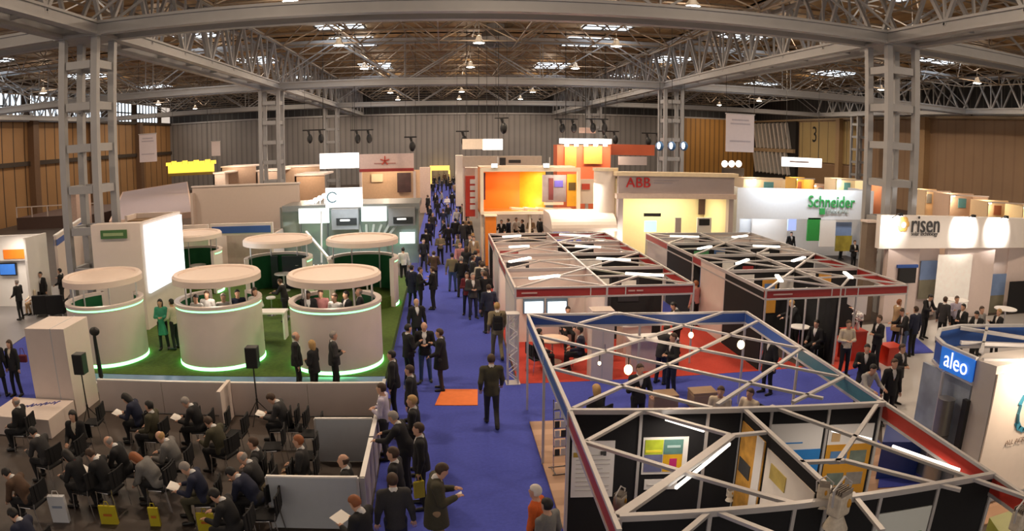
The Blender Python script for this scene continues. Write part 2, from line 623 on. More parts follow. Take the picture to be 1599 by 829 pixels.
# round extract fan in the roof centre
t = thing('roof_extract_fan', 'round dark extract hood hanging in the centre of the roof', 'fan', onY(750, 60, 56))
t.location = (4.0, 54.5, 14.4)
MB().lathe([(2.1, 0.0), (2.1, 0.35), (1.4, 0.5), (0.7, 1.2), (0.7, 1.6)], n=28).build('hood', STEEL, t, smooth=True, world=False)
for q in range(4):
    a_ = q * PI / 2
    MB().bar((0, 0, 0.1), (2.0 * math.cos(a_), 2.0 * math.sin(a_), 0.1), 0.12, 0.1).build('spoke', STEEL, t, world=False)
# ================================================================== PEOPLE
# each figure is a signed-distance body (tapered limbs blended at the joints) turned into ONE continuous surface;
# clothes, hair and shoes are surfaces of their own around it
def surface(fn, lo, hi, h):
    lo = np.array(lo); hi = np.array(hi)
    n = np.ceil((hi - lo) / h).astype(int) + 1
    ax = [lo[i] + h * np.arange(n[i]) for i in range(3)]
    P = np.stack(np.meshgrid(*ax, indexing='ij'), -1)
    V = fn(P)
    V = np.where(np.abs(V) < 1e-7, 1e-7, V)
    s = V < 0
    c = np.zeros(np.array(V.shape) - 1, int)
    corners = [(i, j, k) for i in (0, 1) for j in (0, 1) for k in (0, 1)]
    sh = c.shape
    cut = lambda A, q: A[q[0]:q[0] + sh[0], q[1]:q[1] + sh[1], q[2]:q[2] + sh[2]]
    for q in corners:
        c += cut(s, q)
    act = (c > 0) & (c < 8)
    acc = np.zeros(sh + (3,)); cnt = np.zeros(sh)
    for a in corners:
        for d in range(3):
            if a[d]:
                continue
            b = list(a); b[d] = 1
            va, vb = cut(V, a), cut(V, b)
            x = (va < 0) != (vb < 0)
            t = np.where(x, va / np.where(x, va - vb, 1), 0)
            for e in range(3):
                acc[..., e] += np.where(x, a[e] + (t if e == d else 0), 0)
            cnt += x
    idx = -np.ones(sh, int)
    w = np.argwhere(act)
    idx[act] = np.arange(len(w))
    verts = lo + h * (w + acc[act] / cnt[act][:, None])
    faces = []
    for d in range(3):
        e, f = (d + 1) % 3, (d + 2) % 3
        sl = [slice(1, -1)] * 3; sl[d] = slice(0, -1)
        A = s[tuple(sl)]
        sl2 = list(sl); sl2[d] = slice(1, None)
        B = s[tuple(sl2)]
        x = np.argwhere(A != B)
        if not len(x):
            continue
        off = np.ones(3, int); off[d] = 0
        g = x + off
        fl = A[tuple(x.T)]
        qs = []
        for (de, df) in ((0, 0), (1, 0), (1, 1), (0, 1)):
            k = g.copy(); k[:, e] -= 1 - de; k[:, f] -= 1 - df
            qs.append(idx[tuple(k.T)])
        Q = np.stack(qs, 1)
        Q[~fl] = Q[~fl][:, ::-1]
        faces.append(Q)
    return verts, np.concatenate(faces)


def rc(P, a, b, r1, r2, sq=(1, 1)):
    """tapered capsule"""
    a = np.array(a, float); b = np.array(b, float)
    ab = b - a
    t = np.clip(((P - a) @ ab) / max(1e-9, ab @ ab), 0, 1)
    D = P - (a + t[..., None] * ab)
    return np.linalg.norm(D, axis=-1) - (r1 + (r2 - r1) * t)


def el(P, c, r, Rm=None):
    D = P - np.array(c, float)
    if Rm is not None:
        D = D @ Rm
    r = np.array(r, float)
    k = np.linalg.norm(D / r, axis=-1)
    return (k - 1) * r.min() * np.where(k > 1, 1.0, 1.0)


def sm(a, b, k=0.03):
    h = np.clip(0.5 + 0.5 * (b - a) / k, 0, 1)
    return b * (1 - h) + a * h - k * h * (1 - h)


def rotx(a):
    c, s = math.cos(a), math.sin(a)
    return np.array([[1, 0, 0], [0, c, -s], [0, s, c]])


def V3(*a):
    return np.array(a, float)


def skeleton(pose, fem=False):
    """joints of a 1.75 m figure facing +Y; z = 0 is the ground"""
    J = {}
    lean = {'sit_read': 0.38, 'sit_up': 0.05, 'sit_bent': 0.75, 'walk': 0.05, 'rail': 0.30, 'read': 0.05, 'counter': 0.15}.get(pose, 0.0)
    sit = pose.startswith('sit')
    pz = 0.53 if sit else 0.94
    sw = 0.165 if fem else 0.19
    J['pel'] = V3(0, 0, pz)
    u = V3(0, math.sin(lean), math.cos(lean))
    J['u'] = u
    J['belly'] = J['pel'] + u * 0.2
    J['chest'] = J['pel'] + u * 0.38
    J['neck'] = J['pel'] + u * 0.53
    hl = lean + {'sit_read': 0.42, 'sit_bent': 0.35, 'read': 0.45, 'rail': 0.1, 'counter': 0.3}.get(pose, 0.03)
    if pose == 'sit_bent':
        hl = lean + 0.25
    hu = V3(0, math.sin(hl), math.cos(hl))
    J['hl'] = hl
    J['head'] = J['neck'] + hu * 0.155 + V3(0, math.cos(hl), -math.sin(hl)) * 0.02
    for s, n in ((-1, 'L'), (1, 'R')):
        J['sh' + n] = J['pel'] + u * 0.475 + V3(s * sw, 0, 0)
        J['hip' + n] = J['pel'] + V3(s * 0.09, 0, -0.02)
        if sit:
            kx = 0.13 if not fem else 0.07
            J['kn' + n] = V3(s * kx, 0.43, 0.50)
            J['an' + n] = V3(s * kx, 0.40 + 0.06 * s, 0.09)
        elif pose == 'walk':
            if s < 0:
                J['kn' + n] = V3(s * 0.10, 0.16, 0.52); J['an' + n] = V3(s * 0.10, 0.26, 0.10)
            else:
                J['kn' + n] = V3(s * 0.10, 0.02, 0.50); J['an' + n] = V3(s * 0.10, -0.27, 0.14)
        else:
            J['kn' + n] = V3(s * 0.11, 0.03 + 0.02 * s, 0.50); J['an' + n] = V3(s * 0.13, -0.01 + 0.03 * s, 0.09)
        J['toe' + n] = J['an' + n] + V3(s * 0.03, 0.15, -0.055)
        S = J['sh' + n]
        arms = {
            'stand': (V3(s * 0.07, -0.02, -0.29), V3(s * 0.03, 0.06, -0.25)),
            'walk': (V3(s * 0.06, 0.10 * s, -0.28), V3(0.0, 0.16 + 0.04 * s, -0.20)),
            'fold': (V3(s * 0.07, 0.02, -0.28), V3(-s * 0.17, 0.19, 0.02)),
            'talk': (V3(s * 0.08, 0.04, -0.28), V3(-s * 0.05, 0.20, 0.12) if s > 0 else V3(0.05, 0.20, -0.10)),
            'read': (V3(s * 0.06, 0.06, -0.27), V3(-s * 0.10, 0.22, 0.05)),
            'rail': (V3(s * 0.06, 0.16, -0.22), V3(-s * 0.06, 0.24, -0.04)),
            'counter': (V3(s * 0.06, 0.14, -0.23), V3(-s * 0.05, 0.24, 0.0)),
            'sit_read': (V3(s * 0.06, 0.10, -0.26), V3(-s * 0.09, 0.22, 0.0)),
            'sit_up': (V3(s * 0.06, 0.05, -0.28), V3(-s * 0.07, 0.24, -0.06)),
            'sit_bent': (V3(s * 0.04, 0.08, -0.27), V3(-s * 0.09, 0.15, -0.14)),
        }[pose]
        J['el' + n] = S + arms[0]
        J['wr' + n] = J['el' + n] + arms[1]
    return J


def head_sdf(P, J, g=0.0):
    Rm = rotx(-J['hl'])
    H = J['head']
    Q = (P - H) @ Rm   # into head space, +Y face
    f = el(Q, (0, -0.008, 0.025), (0.078 + g, 0.097 + g, 0.098 + g))
    f = sm(f, el(Q, (0, 0.022, -0.045), (0.058 + g, 0.068 + g, 0.072 + g)), 0.03)
    return f, Q


def hand_mesh(J, n, m):
    """palm, four unequal bent fingers and a thumb"""
    w, e = J['wr' + n], J['el' + n]
    s = -1 if n == 'L' else 1
    d = (w - e) / np.linalg.norm(w - e)
    side = np.cross(d, V3(0, 0, 1))
    if np.linalg.norm(side) < 0.3:
        side = np.cross(d, V3(0, 1, 0))
    side /= np.linalg.norm(side)
    nor = np.cross(side, d)
    if nor[2] > 0:
        nor = -nor
    c = w + d * 0.03
    for i, (L, off) in enumerate(((0.066, -0.030), (0.076, -0.010), (0.072, 0.010), (0.056, 0.029))):
        a = c + d * 0.045 + side * off
        b = a + d * L * 0.5 + nor * 0.008
        t = b + d * L * 0.38 + nor * 0.024
        m.tube([a - d * 0.02, a, b, t], 0.0095, 6, 0.007)
    th = side * (-1 if s > 0 else 1)
    a = c + th * 0.028 - d * 0.005
    m.tube([a, a + th * 0.022 + d * 0.025, a + th * 0.028 + d * 0.055 + nor * 0.01], 0.011, 6, 0.008)


def make_mesh(name, v, f, extra=None, step=None):
    me = bpy.data.meshes.new(name)
    vl = v.tolist()
    fl = [tuple(q) for q in f.tolist()]
    if extra is not None:
        o = len(vl)
        vl += [tuple(map(float, p)) for p in extra.v]
        fl += [tuple(i + o for i in q) for q in extra.f]
    me.from_pydata(vl, [], fl)
    me.update()
    me.polygons.foreach_set('use_smooth', [True] * len(me.polygons))
    return me


def bounds(J, pad=0.2):
    pts = np.array([J[k_] for k_ in J if k_ not in ('u', 'hl')])
    lo, hi = pts.min(0) - pad, pts.max(0) + pad
    lo[2] = max(lo[2], -0.03)
    return lo, hi


def body_sdf(P, J, fem):
    f, Q = head_sdf(P, J)
    f = sm(f, el(Q, (0, 0.098, -0.005), (0.013, 0.022, 0.028)), 0.015)          # nose
    f = sm(f, el(Q, (0, 0.080, -0.052), (0.026, 0.014, 0.011)), 0.012)          # lips
    f = sm(f, el(Q, (0, 0.070, -0.095), (0.026, 0.022, 0.018)), 0.02)           # chin
    for s in (-1, 1):
        f = sm(f, el(Q, (s * 0.080, -0.005, 0.0), (0.010, 0.020, 0.032)), 0.01)  # ears
        f = np.maximum(f, -el(Q, (s * 0.032, 0.100, 0.022), (0.019, 0.014, 0.011)))
    f = sm(f, rc(P, J['neck'] - J['u'] * 0.03, J['head'] - V3(0, 0, 0.06), 0.058, 0.052), 0.03)
    g = el(P, J['chest'], (0.15, 0.10, 0.17))
    g = sm(g, el(P, J['belly'], (0.14, 0.095, 0.17)), 0.08)
    g = sm(g, el(P, J['pel'], (0.15, 0.105, 0.12)), 0.08)
    for n in 'LR':
        g = sm(g, rc(P, J['sh' + n], J['el' + n], 0.052, 0.040), 0.05)
        f = sm(f, rc(P, J['el' + n], J['wr' + n], 0.040, 0.027), 0.02)
        d = (J['wr' + n] - J['el' + n]); d = d / np.linalg.norm(d)
        f = sm(f, el(P, J['wr' + n] + d * 0.05, (0.034, 0.034, 0.034)), 0.03)
        g = sm(g, rc(P, J['hip' + n], J['kn' + n], 0.080, 0.052), 0.05)
        g = sm(g, rc(P, J['kn' + n], J['an' + n], 0.050, 0.036), 0.03)
        g = sm(g, rc(P, J['an' + n] - V3(0, 0.02, 0.03), J['toe' + n], 0.032, 0.026), 0.03)
    return sm(f, g, 0.04)


def top_sdf(P, J, fem, kind):
    """jacket, shirt, coat or dress"""
    fat = {'suit': 0.020, 'shirt': 0.008, 'coat': 0.034, 'dress': 0.008}[kind]
    u = J['u']
    f = el(P, J['chest'] + u * 0.0, (0.155 + fat, 0.108 + fat, 0.18))
    f = sm(f, el(P, J['belly'], (0.148 + fat, 0.105 + fat, 0.19)), 0.07)
    f = sm(f, np.minimum(rc(P, J['shL'], J['neck'] - u * 0.035, 0.052 + fat, 0.058 + fat * .6), rc(P, J['shR'], J['neck'] - u * 0.035, 0.052 + fat, 0.058 + fat * .6)), 0.05)
    sit = J['knL'][1] > 0.35
    hem = {'suit': 0.12, 'shirt': 0.03, 'coat': 0.30, 'dress': 0.42}[kind]
    if sit:
        f = sm(f, el(P, J['pel'] + V3(0, 0.03, 0), (0.18 + fat, 0.14 + fat, 0.12)), 0.05)
    else:
        f = sm(f, rc(P, J['pel'] + V3(0, 0, 0.1), J['pel'] - V3(0, 0, hem), 0.135 + fat, (0.175 if kind in ('coat', 'dress') else 0.155) + fat), 0.05)
        f = np.maximum(f, (J['pel'][2] - hem) - P[..., 2])
        sq = np.abs(P[..., 1] - J['pel'][1]) - (0.145 + fat + (0.1 if kind == 'coat' else 0))
        f = np.maximum(f, np.where((P[..., 2] < J['belly'][2]) & (np.abs(P[..., 0]) < 0.2), sq, -1))
    for n in 'LR':
        f = sm(f, rc(P, J['sh' + n], J['el' + n], 0.060 + fat * .6, 0.050 + fat * .5), 0.04)
        w = J['wr' + n]; e = J['el' + n]
        f = sm(f, rc(P, e, e + (w - e) * 0.93, 0.050 + fat * .5, 0.036 + fat * .5), 0.03)
    # neck opening
    f = np.maximum(f, -rc(P, J['neck'] - u * 0.01, J['neck'] + u * 0.2, 0.066, 0.09))
    if kind in ('suit', 'coat'):
        # V of the lapels: carve a narrow wedge out of the front
        D = (P - J['neck'])
        down = -(D @ u)
        fw = D @ V3(0, u[2], -u[1])
        half = 0.072 * (1 - down / 0.30)
        v = np.maximum(np.abs(D[..., 0]) - half, np.maximum(0.06 - fw, np.maximum(down - 0.30, -down - 0.1)))
        f = np.maximum(f, -v * 0.8)
    return f


def leg_sdf(P, J, fem, skirt=False):
    f = el(P, J['pel'] + V3(0, 0, 0.0), (0.165, 0.12, 0.13))
    for n in 'LR':
        f = sm(f, rc(P, J['hip' + n], J['kn' + n], 0.094, 0.066), 0.05)
        f = sm(f, rc(P, J['kn' + n], J['an' + n] + V3(0, 0, 0.0), 0.064, 0.054), 0.02)
    zcut = 0.055
    return np.maximum(f, zcut - P[..., 2])


def hair_sdf(P, J, kind):
    f, Q = head_sdf(P, J, 0.014)
    y, z = Q[..., 1], Q[..., 2]
    if kind == 'short':
        f = np.maximum(f, (y - 0.055) - np.maximum(0, (z - 0.055)) * 1.0 + 0.0)
        f = np.maximum(f, np.where(y > 0.0, 0.045 - z + 0.0, -0.055 - z))
    elif kind == 'bald':
        f = np.maximum(f, np.maximum(y - 0.0, np.maximum(z - 0.050, -0.055 - z)))
    elif kind == 'long':
        g = el(Q, (0, -0.035, -0.05), (0.098, 0.085, 0.17))
        f = sm(f, g, 0.03)
        f = np.maximum(f, np.where(z > 0.05, y - 0.075, y - 0.022))
        f = np.maximum(f, -0.20 - z)
    elif kind == 'bun':
        f = np.maximum(f, np.where(y > 0.0, 0.045 - z, -0.055 - z))
        f = sm(f, el(Q, (0, -0.12, 0.05), (0.045, 0.045, 0.045)), 0.01)
    return f


_CACHE = {}


def figure_meshes(pose, top, hair, fem):
    key0 = (pose, fem)
    out = {}
    if ('J',) + key0 not in _CACHE:
        J = skeleton(pose, fem)
        _CACHE[('J',) + key0] = J
        lo, hi = bounds(J)
        v, f = surface(lambda P: body_sdf(P, J, fem), lo, hi, 0.0185)
        ex = MB()
        hand_mesh(J, 'L', ex); hand_mesh(J, 'R', ex)
        _CACHE[('body',) + key0] = make_mesh('body', v, f, ex)
        v, f = surface(lambda P: leg_sdf(P, J, fem), lo, np.array([hi[0], hi[1], J['pel'][2] + 0.2]), 0.022)
        _CACHE[('legs',) + key0] = make_mesh('trousers', v, f)
        m = MB()
        sh = []
        for n in 'LR':
            a, b = J['an' + n], J['toe' + n]
            me = []
            m2 = MB()
            c = (a + b) / 2
            gz = min(a[2] - 0.055, b[2] + 0.0) - 0.0
            ang = math.atan2(b[0] - a[0], b[1] - a[1])
            fn = lambda P, a=a, b=b: np.maximum(sm(rc(P, a - V3(0, 0.035, 0.035), b + V3(0, 0.02, 0.0), 0.046, 0.040), rc(P, a - V3(0, 0, .03), a + V3(0, 0, .02), 0.05, 0.045), 0.03), (min(a[2], 9) - 0.088) - P[..., 2])
            v, f = surface(fn, np.minimum(a, b) - 0.12, np.maximum(a, b) + 0.12, 0.02)
            sh.append(make_mesh('shoe', v, f))
        _CACHE[('shoes',) + key0] = sh
    J = _CACHE[('J',) + key0]
    lo, hi = bounds(J)
    kt = ('top', top) + key0
    if kt not in _CACHE:
        v, f = surface(lambda P: top_sdf(P, J, fem, top), lo, hi, 0.021)
        _CACHE[kt] = make_mesh('jacket', v, f)
        if top in ('suit', 'coat'):
            def shirt(P):
                g = el(P, J['chest'], (0.15, 0.118, 0.17))
                g = sm(g, rc(P, J['neck'] - J['u'] * 0.05, J['neck'] + J['u'] * 0.015, 0.075, 0.066), 0.04)
                return np.maximum(g, np.abs(P[..., 0]) - 0.085)
            c = J['chest']
            v, f = surface(shirt, c - 0.28, c + 0.28, 0.02)
            _CACHE[('shirt',) + key0] = make_mesh('shirt_front', v, f)
    kh = ('hair', hair) + key0
    if hair != 'none' and kh not in _CACHE:
        c = J['head']
        v, f = surface(lambda P: hair_sdf(P, J, hair), c - 0.27, c + 0.22, 0.016)
        _CACHE[kh] = make_mesh('hair', v, f)
    return J


SKIN = {'light': M('light skin', (0.62, 0.36, 0.25), 0.55, noise=0.03), 'tan': M('tan skin', (0.45, 0.25, 0.16), 0.55, noise=0.03), 'dark': M('dark skin', (0.16, 0.08, 0.05), 0.55, noise=0.03)}
HAIRC = {'black': M('black hair', (0.012, 0.010, 0.010), 0.6, noise=0.2), 'brown': M('brown hair', (0.055, 0.028, 0.015), 0.6, noise=0.2),
         'grey': M('grey hair', (0.30, 0.27, 0.25), 0.7, noise=0.15), 'white': M('white hair', (0.75, 0.70, 0.64), 0.7, noise=0.1),
         'blonde': M('blonde hair', (0.45, 0.28, 0.11), 0.6, noise=0.15), 'ginger': M('ginger hair', (0.28, 0.09, 0.03), 0.6, noise=0.15)}
CLOTH = {n: M(n + ' cloth', c, 0.85, noise=0.10, scale=25) for n, c in {
    'black': (0.011, 0.011, 0.013), 'dark grey': (0.035, 0.034, 0.036), 'grey': (0.17, 0.165, 0.16), 'light grey': (0.38, 0.37, 0.36), 'navy': (0.014, 0.018, 0.045),
    'blue': (0.05, 0.10, 0.30), 'white': (0.75, 0.74, 0.73), 'lavender': (0.50, 0.46, 0.58), 'khaki': (0.22, 0.18, 0.11), 'olive': (0.055, 0.050, 0.028), 'brown': (0.09, 0.05, 0.03),
    'red': (0.35, 0.02, 0.03), 'maroon': (0.13, 0.012, 0.02), 'orange': (0.65, 0.12, 0.02), 'green': (0.05, 0.30, 0.20), 'tan': (0.33, 0.22, 0.12), 'denim': (0.06, 0.10, 0.19), 'pink': (0.5, 0.22, 0.22), 'cream': (0.6, 0.52, 0.4)}.items()}
SHOE = M('black shoe leather', (0.01, 0.009, 0.009), 0.35, noise=0.05)
PAPER = M('white paper', (0.85, 0.82, 0.78), 0.7, noise=0.02)
PEOPLE = []


def mesh_part(name, me, mat, parent):
    if not me.materials:
        me.materials.append(mat)
    o = bpy.data.objects.new(name, me)
    COL.objects.link(o)
    o.parent = parent
    o.material_slots[0].link = 'OBJECT'
    o.material_slots[0].material = mat
    return o


def person(pos, face, label, pose='stand', top='suit', tc='black', lc='black', hair='short', hc='brown', fem=False, skin='light', h=1.75, shirt='white',
           prop=None, group=None, lanyard=False, full=True):
    """face: heading in degrees, 0 looks away from the camera down the aisle, 90 looks left in the photo, 180 towards the camera"""
    J = figure_meshes(pose, top, hair, fem)
    t = thing('person', label, 'person', (pos[0], pos[1], pos[2] if len(pos) > 2 else 0), math.radians(face), group)
    s = h / 1.75
    t.scale = (s, s, s) if not pose.startswith('sit') else (1, 1, 1)
    k0 = (pose, fem)
    mesh_part('body', _CACHE[('body',) + k0], SKIN[skin], t)
    mesh_part({'suit': 'jacket', 'coat': 'coat', 'shirt': 'shirt', 'dress': 'dress'}[top], _CACHE[('top', top) + k0], CLOTH[tc], t)
    if top in ('suit', 'coat'):
        mesh_part('shirt_front', _CACHE[('shirt',) + k0], CLOTH[shirt], t)
    mesh_part('trousers', _CACHE[('legs',) + k0], CLOTH[lc], t)
    for q in range(2):
        mesh_part('shoe', _CACHE[('shoes',) + k0][q], SHOE, t)
    if hair != 'none':
        mesh_part('hair', _CACHE[('hair', hair) + k0], HAIRC[hc], t)
    if lanyard and full:
        m = MB()
        u = J['u']; fw = V3(0, u[2], -u[1])
        b = J['chest'] + fw * 0.15 - u * 0.06
        for q in (-1, 1):
            m.tube([J['neck'] + V3(q * 0.075, 0.03, 0.0), J['chest'] + V3(q * 0.05, 0, 0) + fw * 0.145 + u * 0.04, b], 0.006, 5)
        ly = m.build('lanyard', CLOTH['blue'] if lanyard is True else CLOTH[lanyard], t, world=False)
        MB().cbox(b + fw * 0.006 - u * 0.04, (0.08, 0.006, 0.10)).build('badge', PAPER, ly, world=False)
    if prop == 'paper':
        a = (J['wrL'] + J['wrR']) / 2 + V3(0, 0.12, 0.03)
        p = MB().cbox((0, 0, 0), (0.30, 0.21, 0.006)).build('sheet', PAPER, None)
        p.name = 'paper_programme'
        M4 = Matrix.Translation(Vector(t.location)) @ Matrix.Rotation(math.radians(face), 4, 'Z') @ Matrix.Translation(Vector(a)) @ Matrix.Rotation(0.35, 4, 'X')
        p.matrix_world = M4
        tag(p, 'white paper held in the hands of the ' + label.replace('person in ', 'person in '), 'paper')
        lab = p['label'].split()
        p['label'] = ' '.join(lab[:16])
    PEOPLE.append(t)
    return t


def at_head(px, py, h):
    return at(px, py, h)
# ================================================================== CARPETS
def flat(name, label, cat, poly, z0, z1, mat, **k):
    o = MB().prism(poly, z0, z1).build(name, mat)
    return tag(o, label, cat, **k)


flat('aisle_carpet', 'long royal blue carpet running down the middle of the hall', 'carpet', [(-1.5, 3), (1.9, 3), (1.9, 112), (-1.9, 112), (-1.9, 17.4), (-1.5, 17.3)], 0, 0.012, BLUEC)
flat('stand_carpet', 'royal blue carpet spreading right of the aisle between the stands', 'carpet', [(1.9, 9.0), (9.2, 9.0), (10.3, 14.5), (16.5, 16.6), (17.5, 18.2), (1.9, 18.2)], 0, 0.014, BLUEC)
flat('stand_carpet', 'royal blue carpet between the two long rows of red-edged stands', 'carpet', [(7.5, 24.2), (9.2, 24.2), (9.2, 60), (7.5, 60)], 0, 0.012, BLUEC)
flat('red_carpet', 'bright red carpet under the nearer red-edged stand', 'carpet', [(1.95, 18.2), (10.8, 18.2), (9.2, 24.2), (1.95, 31.2)], 0, 0.02, REDC)
flat('red_carpet', 'red carpet patch beside the high tables at right', 'carpet', [at(1300, 585)[:2], at(1395, 560)[:2], at(1385, 515)[:2], at(1290, 520)[:2]], 0.0, 0.018, REDC)
flat('side_carpet', 'royal blue carpet left of the tall white box', 'carpet', [at(-5, 556)[:2], at(48, 520)[:2], at(110, 500)[:2], (-12.6, 18.0), (-11.4, 15.2), (-14.5, 13.8), (-24, 17)], 0, 0.012, BLUEC)
flat('platform_floor', 'pale grey raised floor of the far left stand', 'floor', [at(-5, 556)[:2], at(48, 520)[:2], at(110, 500)[:2], (-16, 33), (-28, 33), (-27, 22)], 0, 0.03, M('pale grey vinyl', (0.22, 0.21, 0.215), 0.35, noise=0.04))
flat('orange_mat', 'small orange mat laid across the blue aisle carpet', 'mat', [at(690, 609)[:2], at(746, 609)[:2], at(746, 634)[:2], at(679, 634)[:2]], 0.012, 0.03, M('orange carpet tile', (0.80, 0.20, 0.05), 0.9, noise=0.06))
flat('wooden_floor', 'brown laminate floor edging the nearest stand beside the aisle', 'floor', [(1.92, 6.0), (2.75, 6.0), (2.75, 15.4), (1.92, 15.4)], 0, 0.05, WOODL)
flat('stand_floor', 'brown laminate floor behind the nearest black wall panels', 'floor', [(6.7, 8.4), (10.8, 8.4), (10.0, 12.4), (7.4, 12.2)], 0, 0.045, WOODL)
GLF = M('pale glossy grey floor', (0.50, 0.48, 0.47), 0.18, noise=0.03, scale=1.5)
flat('glossy_floor', 'pale glossy grey floor between the blue framed stand and tall white wall', 'floor', [(10.2, 8.0), (24, 8.0), (26, 22.4), (15.6, 22.4), (13.2, 17.3), (10.0, 12.6)], 0, 0.03, GLF)
flat('blue_runner', 'narrow blue carpet strip crossing the glossy grey floor', 'carpet', [at(1383, 512)[:2], at(1410, 512)[:2], at(1458, 552)[:2], at(1385, 556)[:2]], 0.03, 0.045, BLUEC)

# ================================================================== STAGE WITH ROUND PODS
st = thing('stage_platform', 'low stage platform with green grass carpet and blue lit front edge', 'stage', (-6.5, 24, 0))
MB().prism([(-12.6, 18.3), (-1.75, 18.3), (-1.75, 33), (-11.25, 33), (-11.25, 23.2), (-12.6, 23.2)], 0, 0.3).build('grass_top', GREEN, st)
m = MB().box(-12.6, -1.75, 17.7, 18.3, 0, 0.29)
m.build('blue_step', M('glossy blue step', (0.16, 0.27, 0.48), 0.25, noise=0.08), st)
MB().box(-12.6, -1.75, 17.5, 17.7, 0, 0.27).build('white_nosing', WHITEG, st)


def pod(X, Y, rad, label, a0, a1, zt=2.2, roof=True):
    z0 = 0.3
    t = thing('round_pod', label, 'pod', (X, Y, z0), 0, 'round meeting pods on the stage')
    w = 0.12
    n = 40
    A0, A1 = math.radians(a0), math.radians(a1)
    H = zt - z0
    MB().lathe([(rad, 0.10), (rad, H - 0.16)], n=n, a0=A0, a1=A1).build('outer_wall', WHITE, t, smooth=True, world=False)
    MB().lathe([(rad - w, H - 0.1), (rad - w, 0.0)], n=n, a0=A0, a1=A1).build('inner_lining', DGREEN, t, smooth=True, world=False)
    MB().lathe([(rad + 0.01, 0.0), (rad + 0.01, 0.09), (rad - 0.02, 0.10)], n=n, a0=A0, a1=A1).build('base_led_strip', LEDG, t, smooth=True, world=False)
    MB().lathe([(rad, H - 0.16), (rad - 0.02, H - 0.15), (rad - 0.02, H - 0.10)], n=n, a0=A0, a1=A1).build('rim_led_strip', M('soft green led strip', (0.3, 1.0, 0.4), 0.4, emit=1.6, noise=0), t, smooth=True, world=False)
    MB().lathe([(rad - w, H - 0.1), (rad + 0.03, H - 0.1), (rad + 0.03, H), (rad - w - 0.02, H), (rad - w - 0.02, H - 0.1)], n=n, a0=A0, a1=A1).build('rim', WHITE, t, smooth=True, world=False)
    if a1 - a0 < 359:
        for A in (A0, A1):
            MB().cbox(((rad - w / 2) * math.cos(A), (rad - w / 2) * math.sin(A), H / 2), (w + 0.06, 0.1, H), A).build('end_post', WHITE, t, world=False)
    MB().lathe([(0, 0.42), (rad - w - 0.01, 0.42), (rad - w - 0.01, 0.0)], n=n).build('inner_floor', GREEN, t, world=False)
    zr = 2.45
    MB().lathe([(0.0, zr + 0.19), (rad - 0.17, zr + 0.19), (rad - 0.15, zr + 0.24), (rad - 0.02, zr + 0.25), (rad + 0.04, zr + 0.18), (rad + 0.04, zr), (rad - 0.05, zr - 0.02), (0, zr - 0.02)], n=n).build('roof_disc', M('peach white roof', (0.80, 0.66, 0.58), 0.5, noise=0.02), t, smooth=True, world=False)
    for q in range(4):
        A = A0 + (A1 - A0) * (q + 0.5) / 4
        MB().tube([((rad - 0.2) * math.cos(A), (rad - 0.2) * math.sin(A), 0), ((rad - 0.2) * math.cos(A), (rad - 0.2) * math.sin(A), zr)], 0.03, 8).build('post', ALU, t, world=False)
    MB().lathe([(0, 1.15), (0.4, 1.15), (0.4, 1.11), (0.04, 1.10), (0.04, 0.45), (0.25, 0.44), (0.25, 0.42)], c=(0.1, 0.35, 0), n=24).build('table', WHITEG, t, smooth=True, world=False)
    return t


pod(-11.0, 20.05, 1.30, 'round white pod with green glowing rims, leftmost in the front row', -240, 60)
pod(-7.0, 20.07, 1.35, 'round white pod with green glowing rims, middle of the front row', -240, 60)
pod(-3.27, 19.75, 1.35, 'round white pod with green glowing rims, nearest the aisle in the front row', -240, 60)
pod(-11.6, 30.1, 1.40, 'back row pod half hidden behind the big lit projection screen', -25, 205)
pod(-6.85, 27.6, 1.40, 'back row pod open to the front with dark green lining, middle of stage', -25, 205)
pod(-3.30, 27.2, 1.40, 'back row pod open to the front with dark green lining beside the aisle', -25, 205)
for X, Y in ((-11, 20), (-7, 20), (-3.3, 19.7)):
    point_light('pod_lamp', (X, Y - 0.3, 2.55), 14, SOFT, 0.2)
# dark screens inside the middle back pod
s_ = thing('dark_display_wall', 'dark display panels standing inside the middle back pod', 'display', (-6.5, 28.4, 0.3))
MB().box(-6.9, -5.9, 28.35, 28.45, 0.3, 2.1).build('panel', M('dark blue display', (0.015, 0.02, 0.035), 0.3), s_)
MB().box(-7.4, -7.1, 28.4, 28.5, 0.3, 2.1).build('panel', M('dark blue display'), s_)
MB().lathe([(0, 0), (0.07, 0), (0.07, 0.01), (0, 0.01)], n=16).add([], []).build('badge', WHITEG, s_, world=False).location = (0.25, -0.07, 1.4)

ct = thing('counter_table', 'white counter table between the middle and right front pods', 'table', (-5.15, 21.6, 0.3))
p0, p1 = at(412, 470, 1.1), at(462, 470, 1.1)
MB().box(p0[0], p1[0] + 0.1, 22.0, 22.6, 1.18, 1.24).build('top', WHITEG, ct)
for sx in (p0[0] + 0.05, p1[0]):
    MB().box(sx, sx + 0.06, 22.05, 22.55, 0.3, 1.18).build('leg', WHITEG, ct)


def bar_stool(pos, label, seat=WHITEG, h=0.72, group=None):
    t = thing('bar_stool', label, 'stool', pos, 0, group)
    MB().lathe([(0, h), (0.17, h), (0.19, h - 0.02), (0.18, h - 0.07), (0, h - 0.08)], n=20).build('seat', seat, t, smooth=True, world=False)
    MB().lathe([(0.025, h - 0.08), (0.025, 0.03)], n=10).build('stem', CHROME, t, smooth=True, world=False)
    MB().lathe([(0.0, 0.035), (0.05, 0.03), (0.2, 0.01), (0.2, 0.0)], n=20).build('base', CHROME, t, smooth=True, world=False)
    MB().lathe([(0.13, 0.25), (0.145, 0.26), (0.13, 0.27)], n=20).build('footrest', CHROME, t, smooth=True, world=False)
    return t


bar_stool(at(425, 492, 0.3), 'white bar stool under the counter, left one', group=None)
bar_stool(at(448, 494, 0.3), 'white bar stool under the counter, right one', group=None)

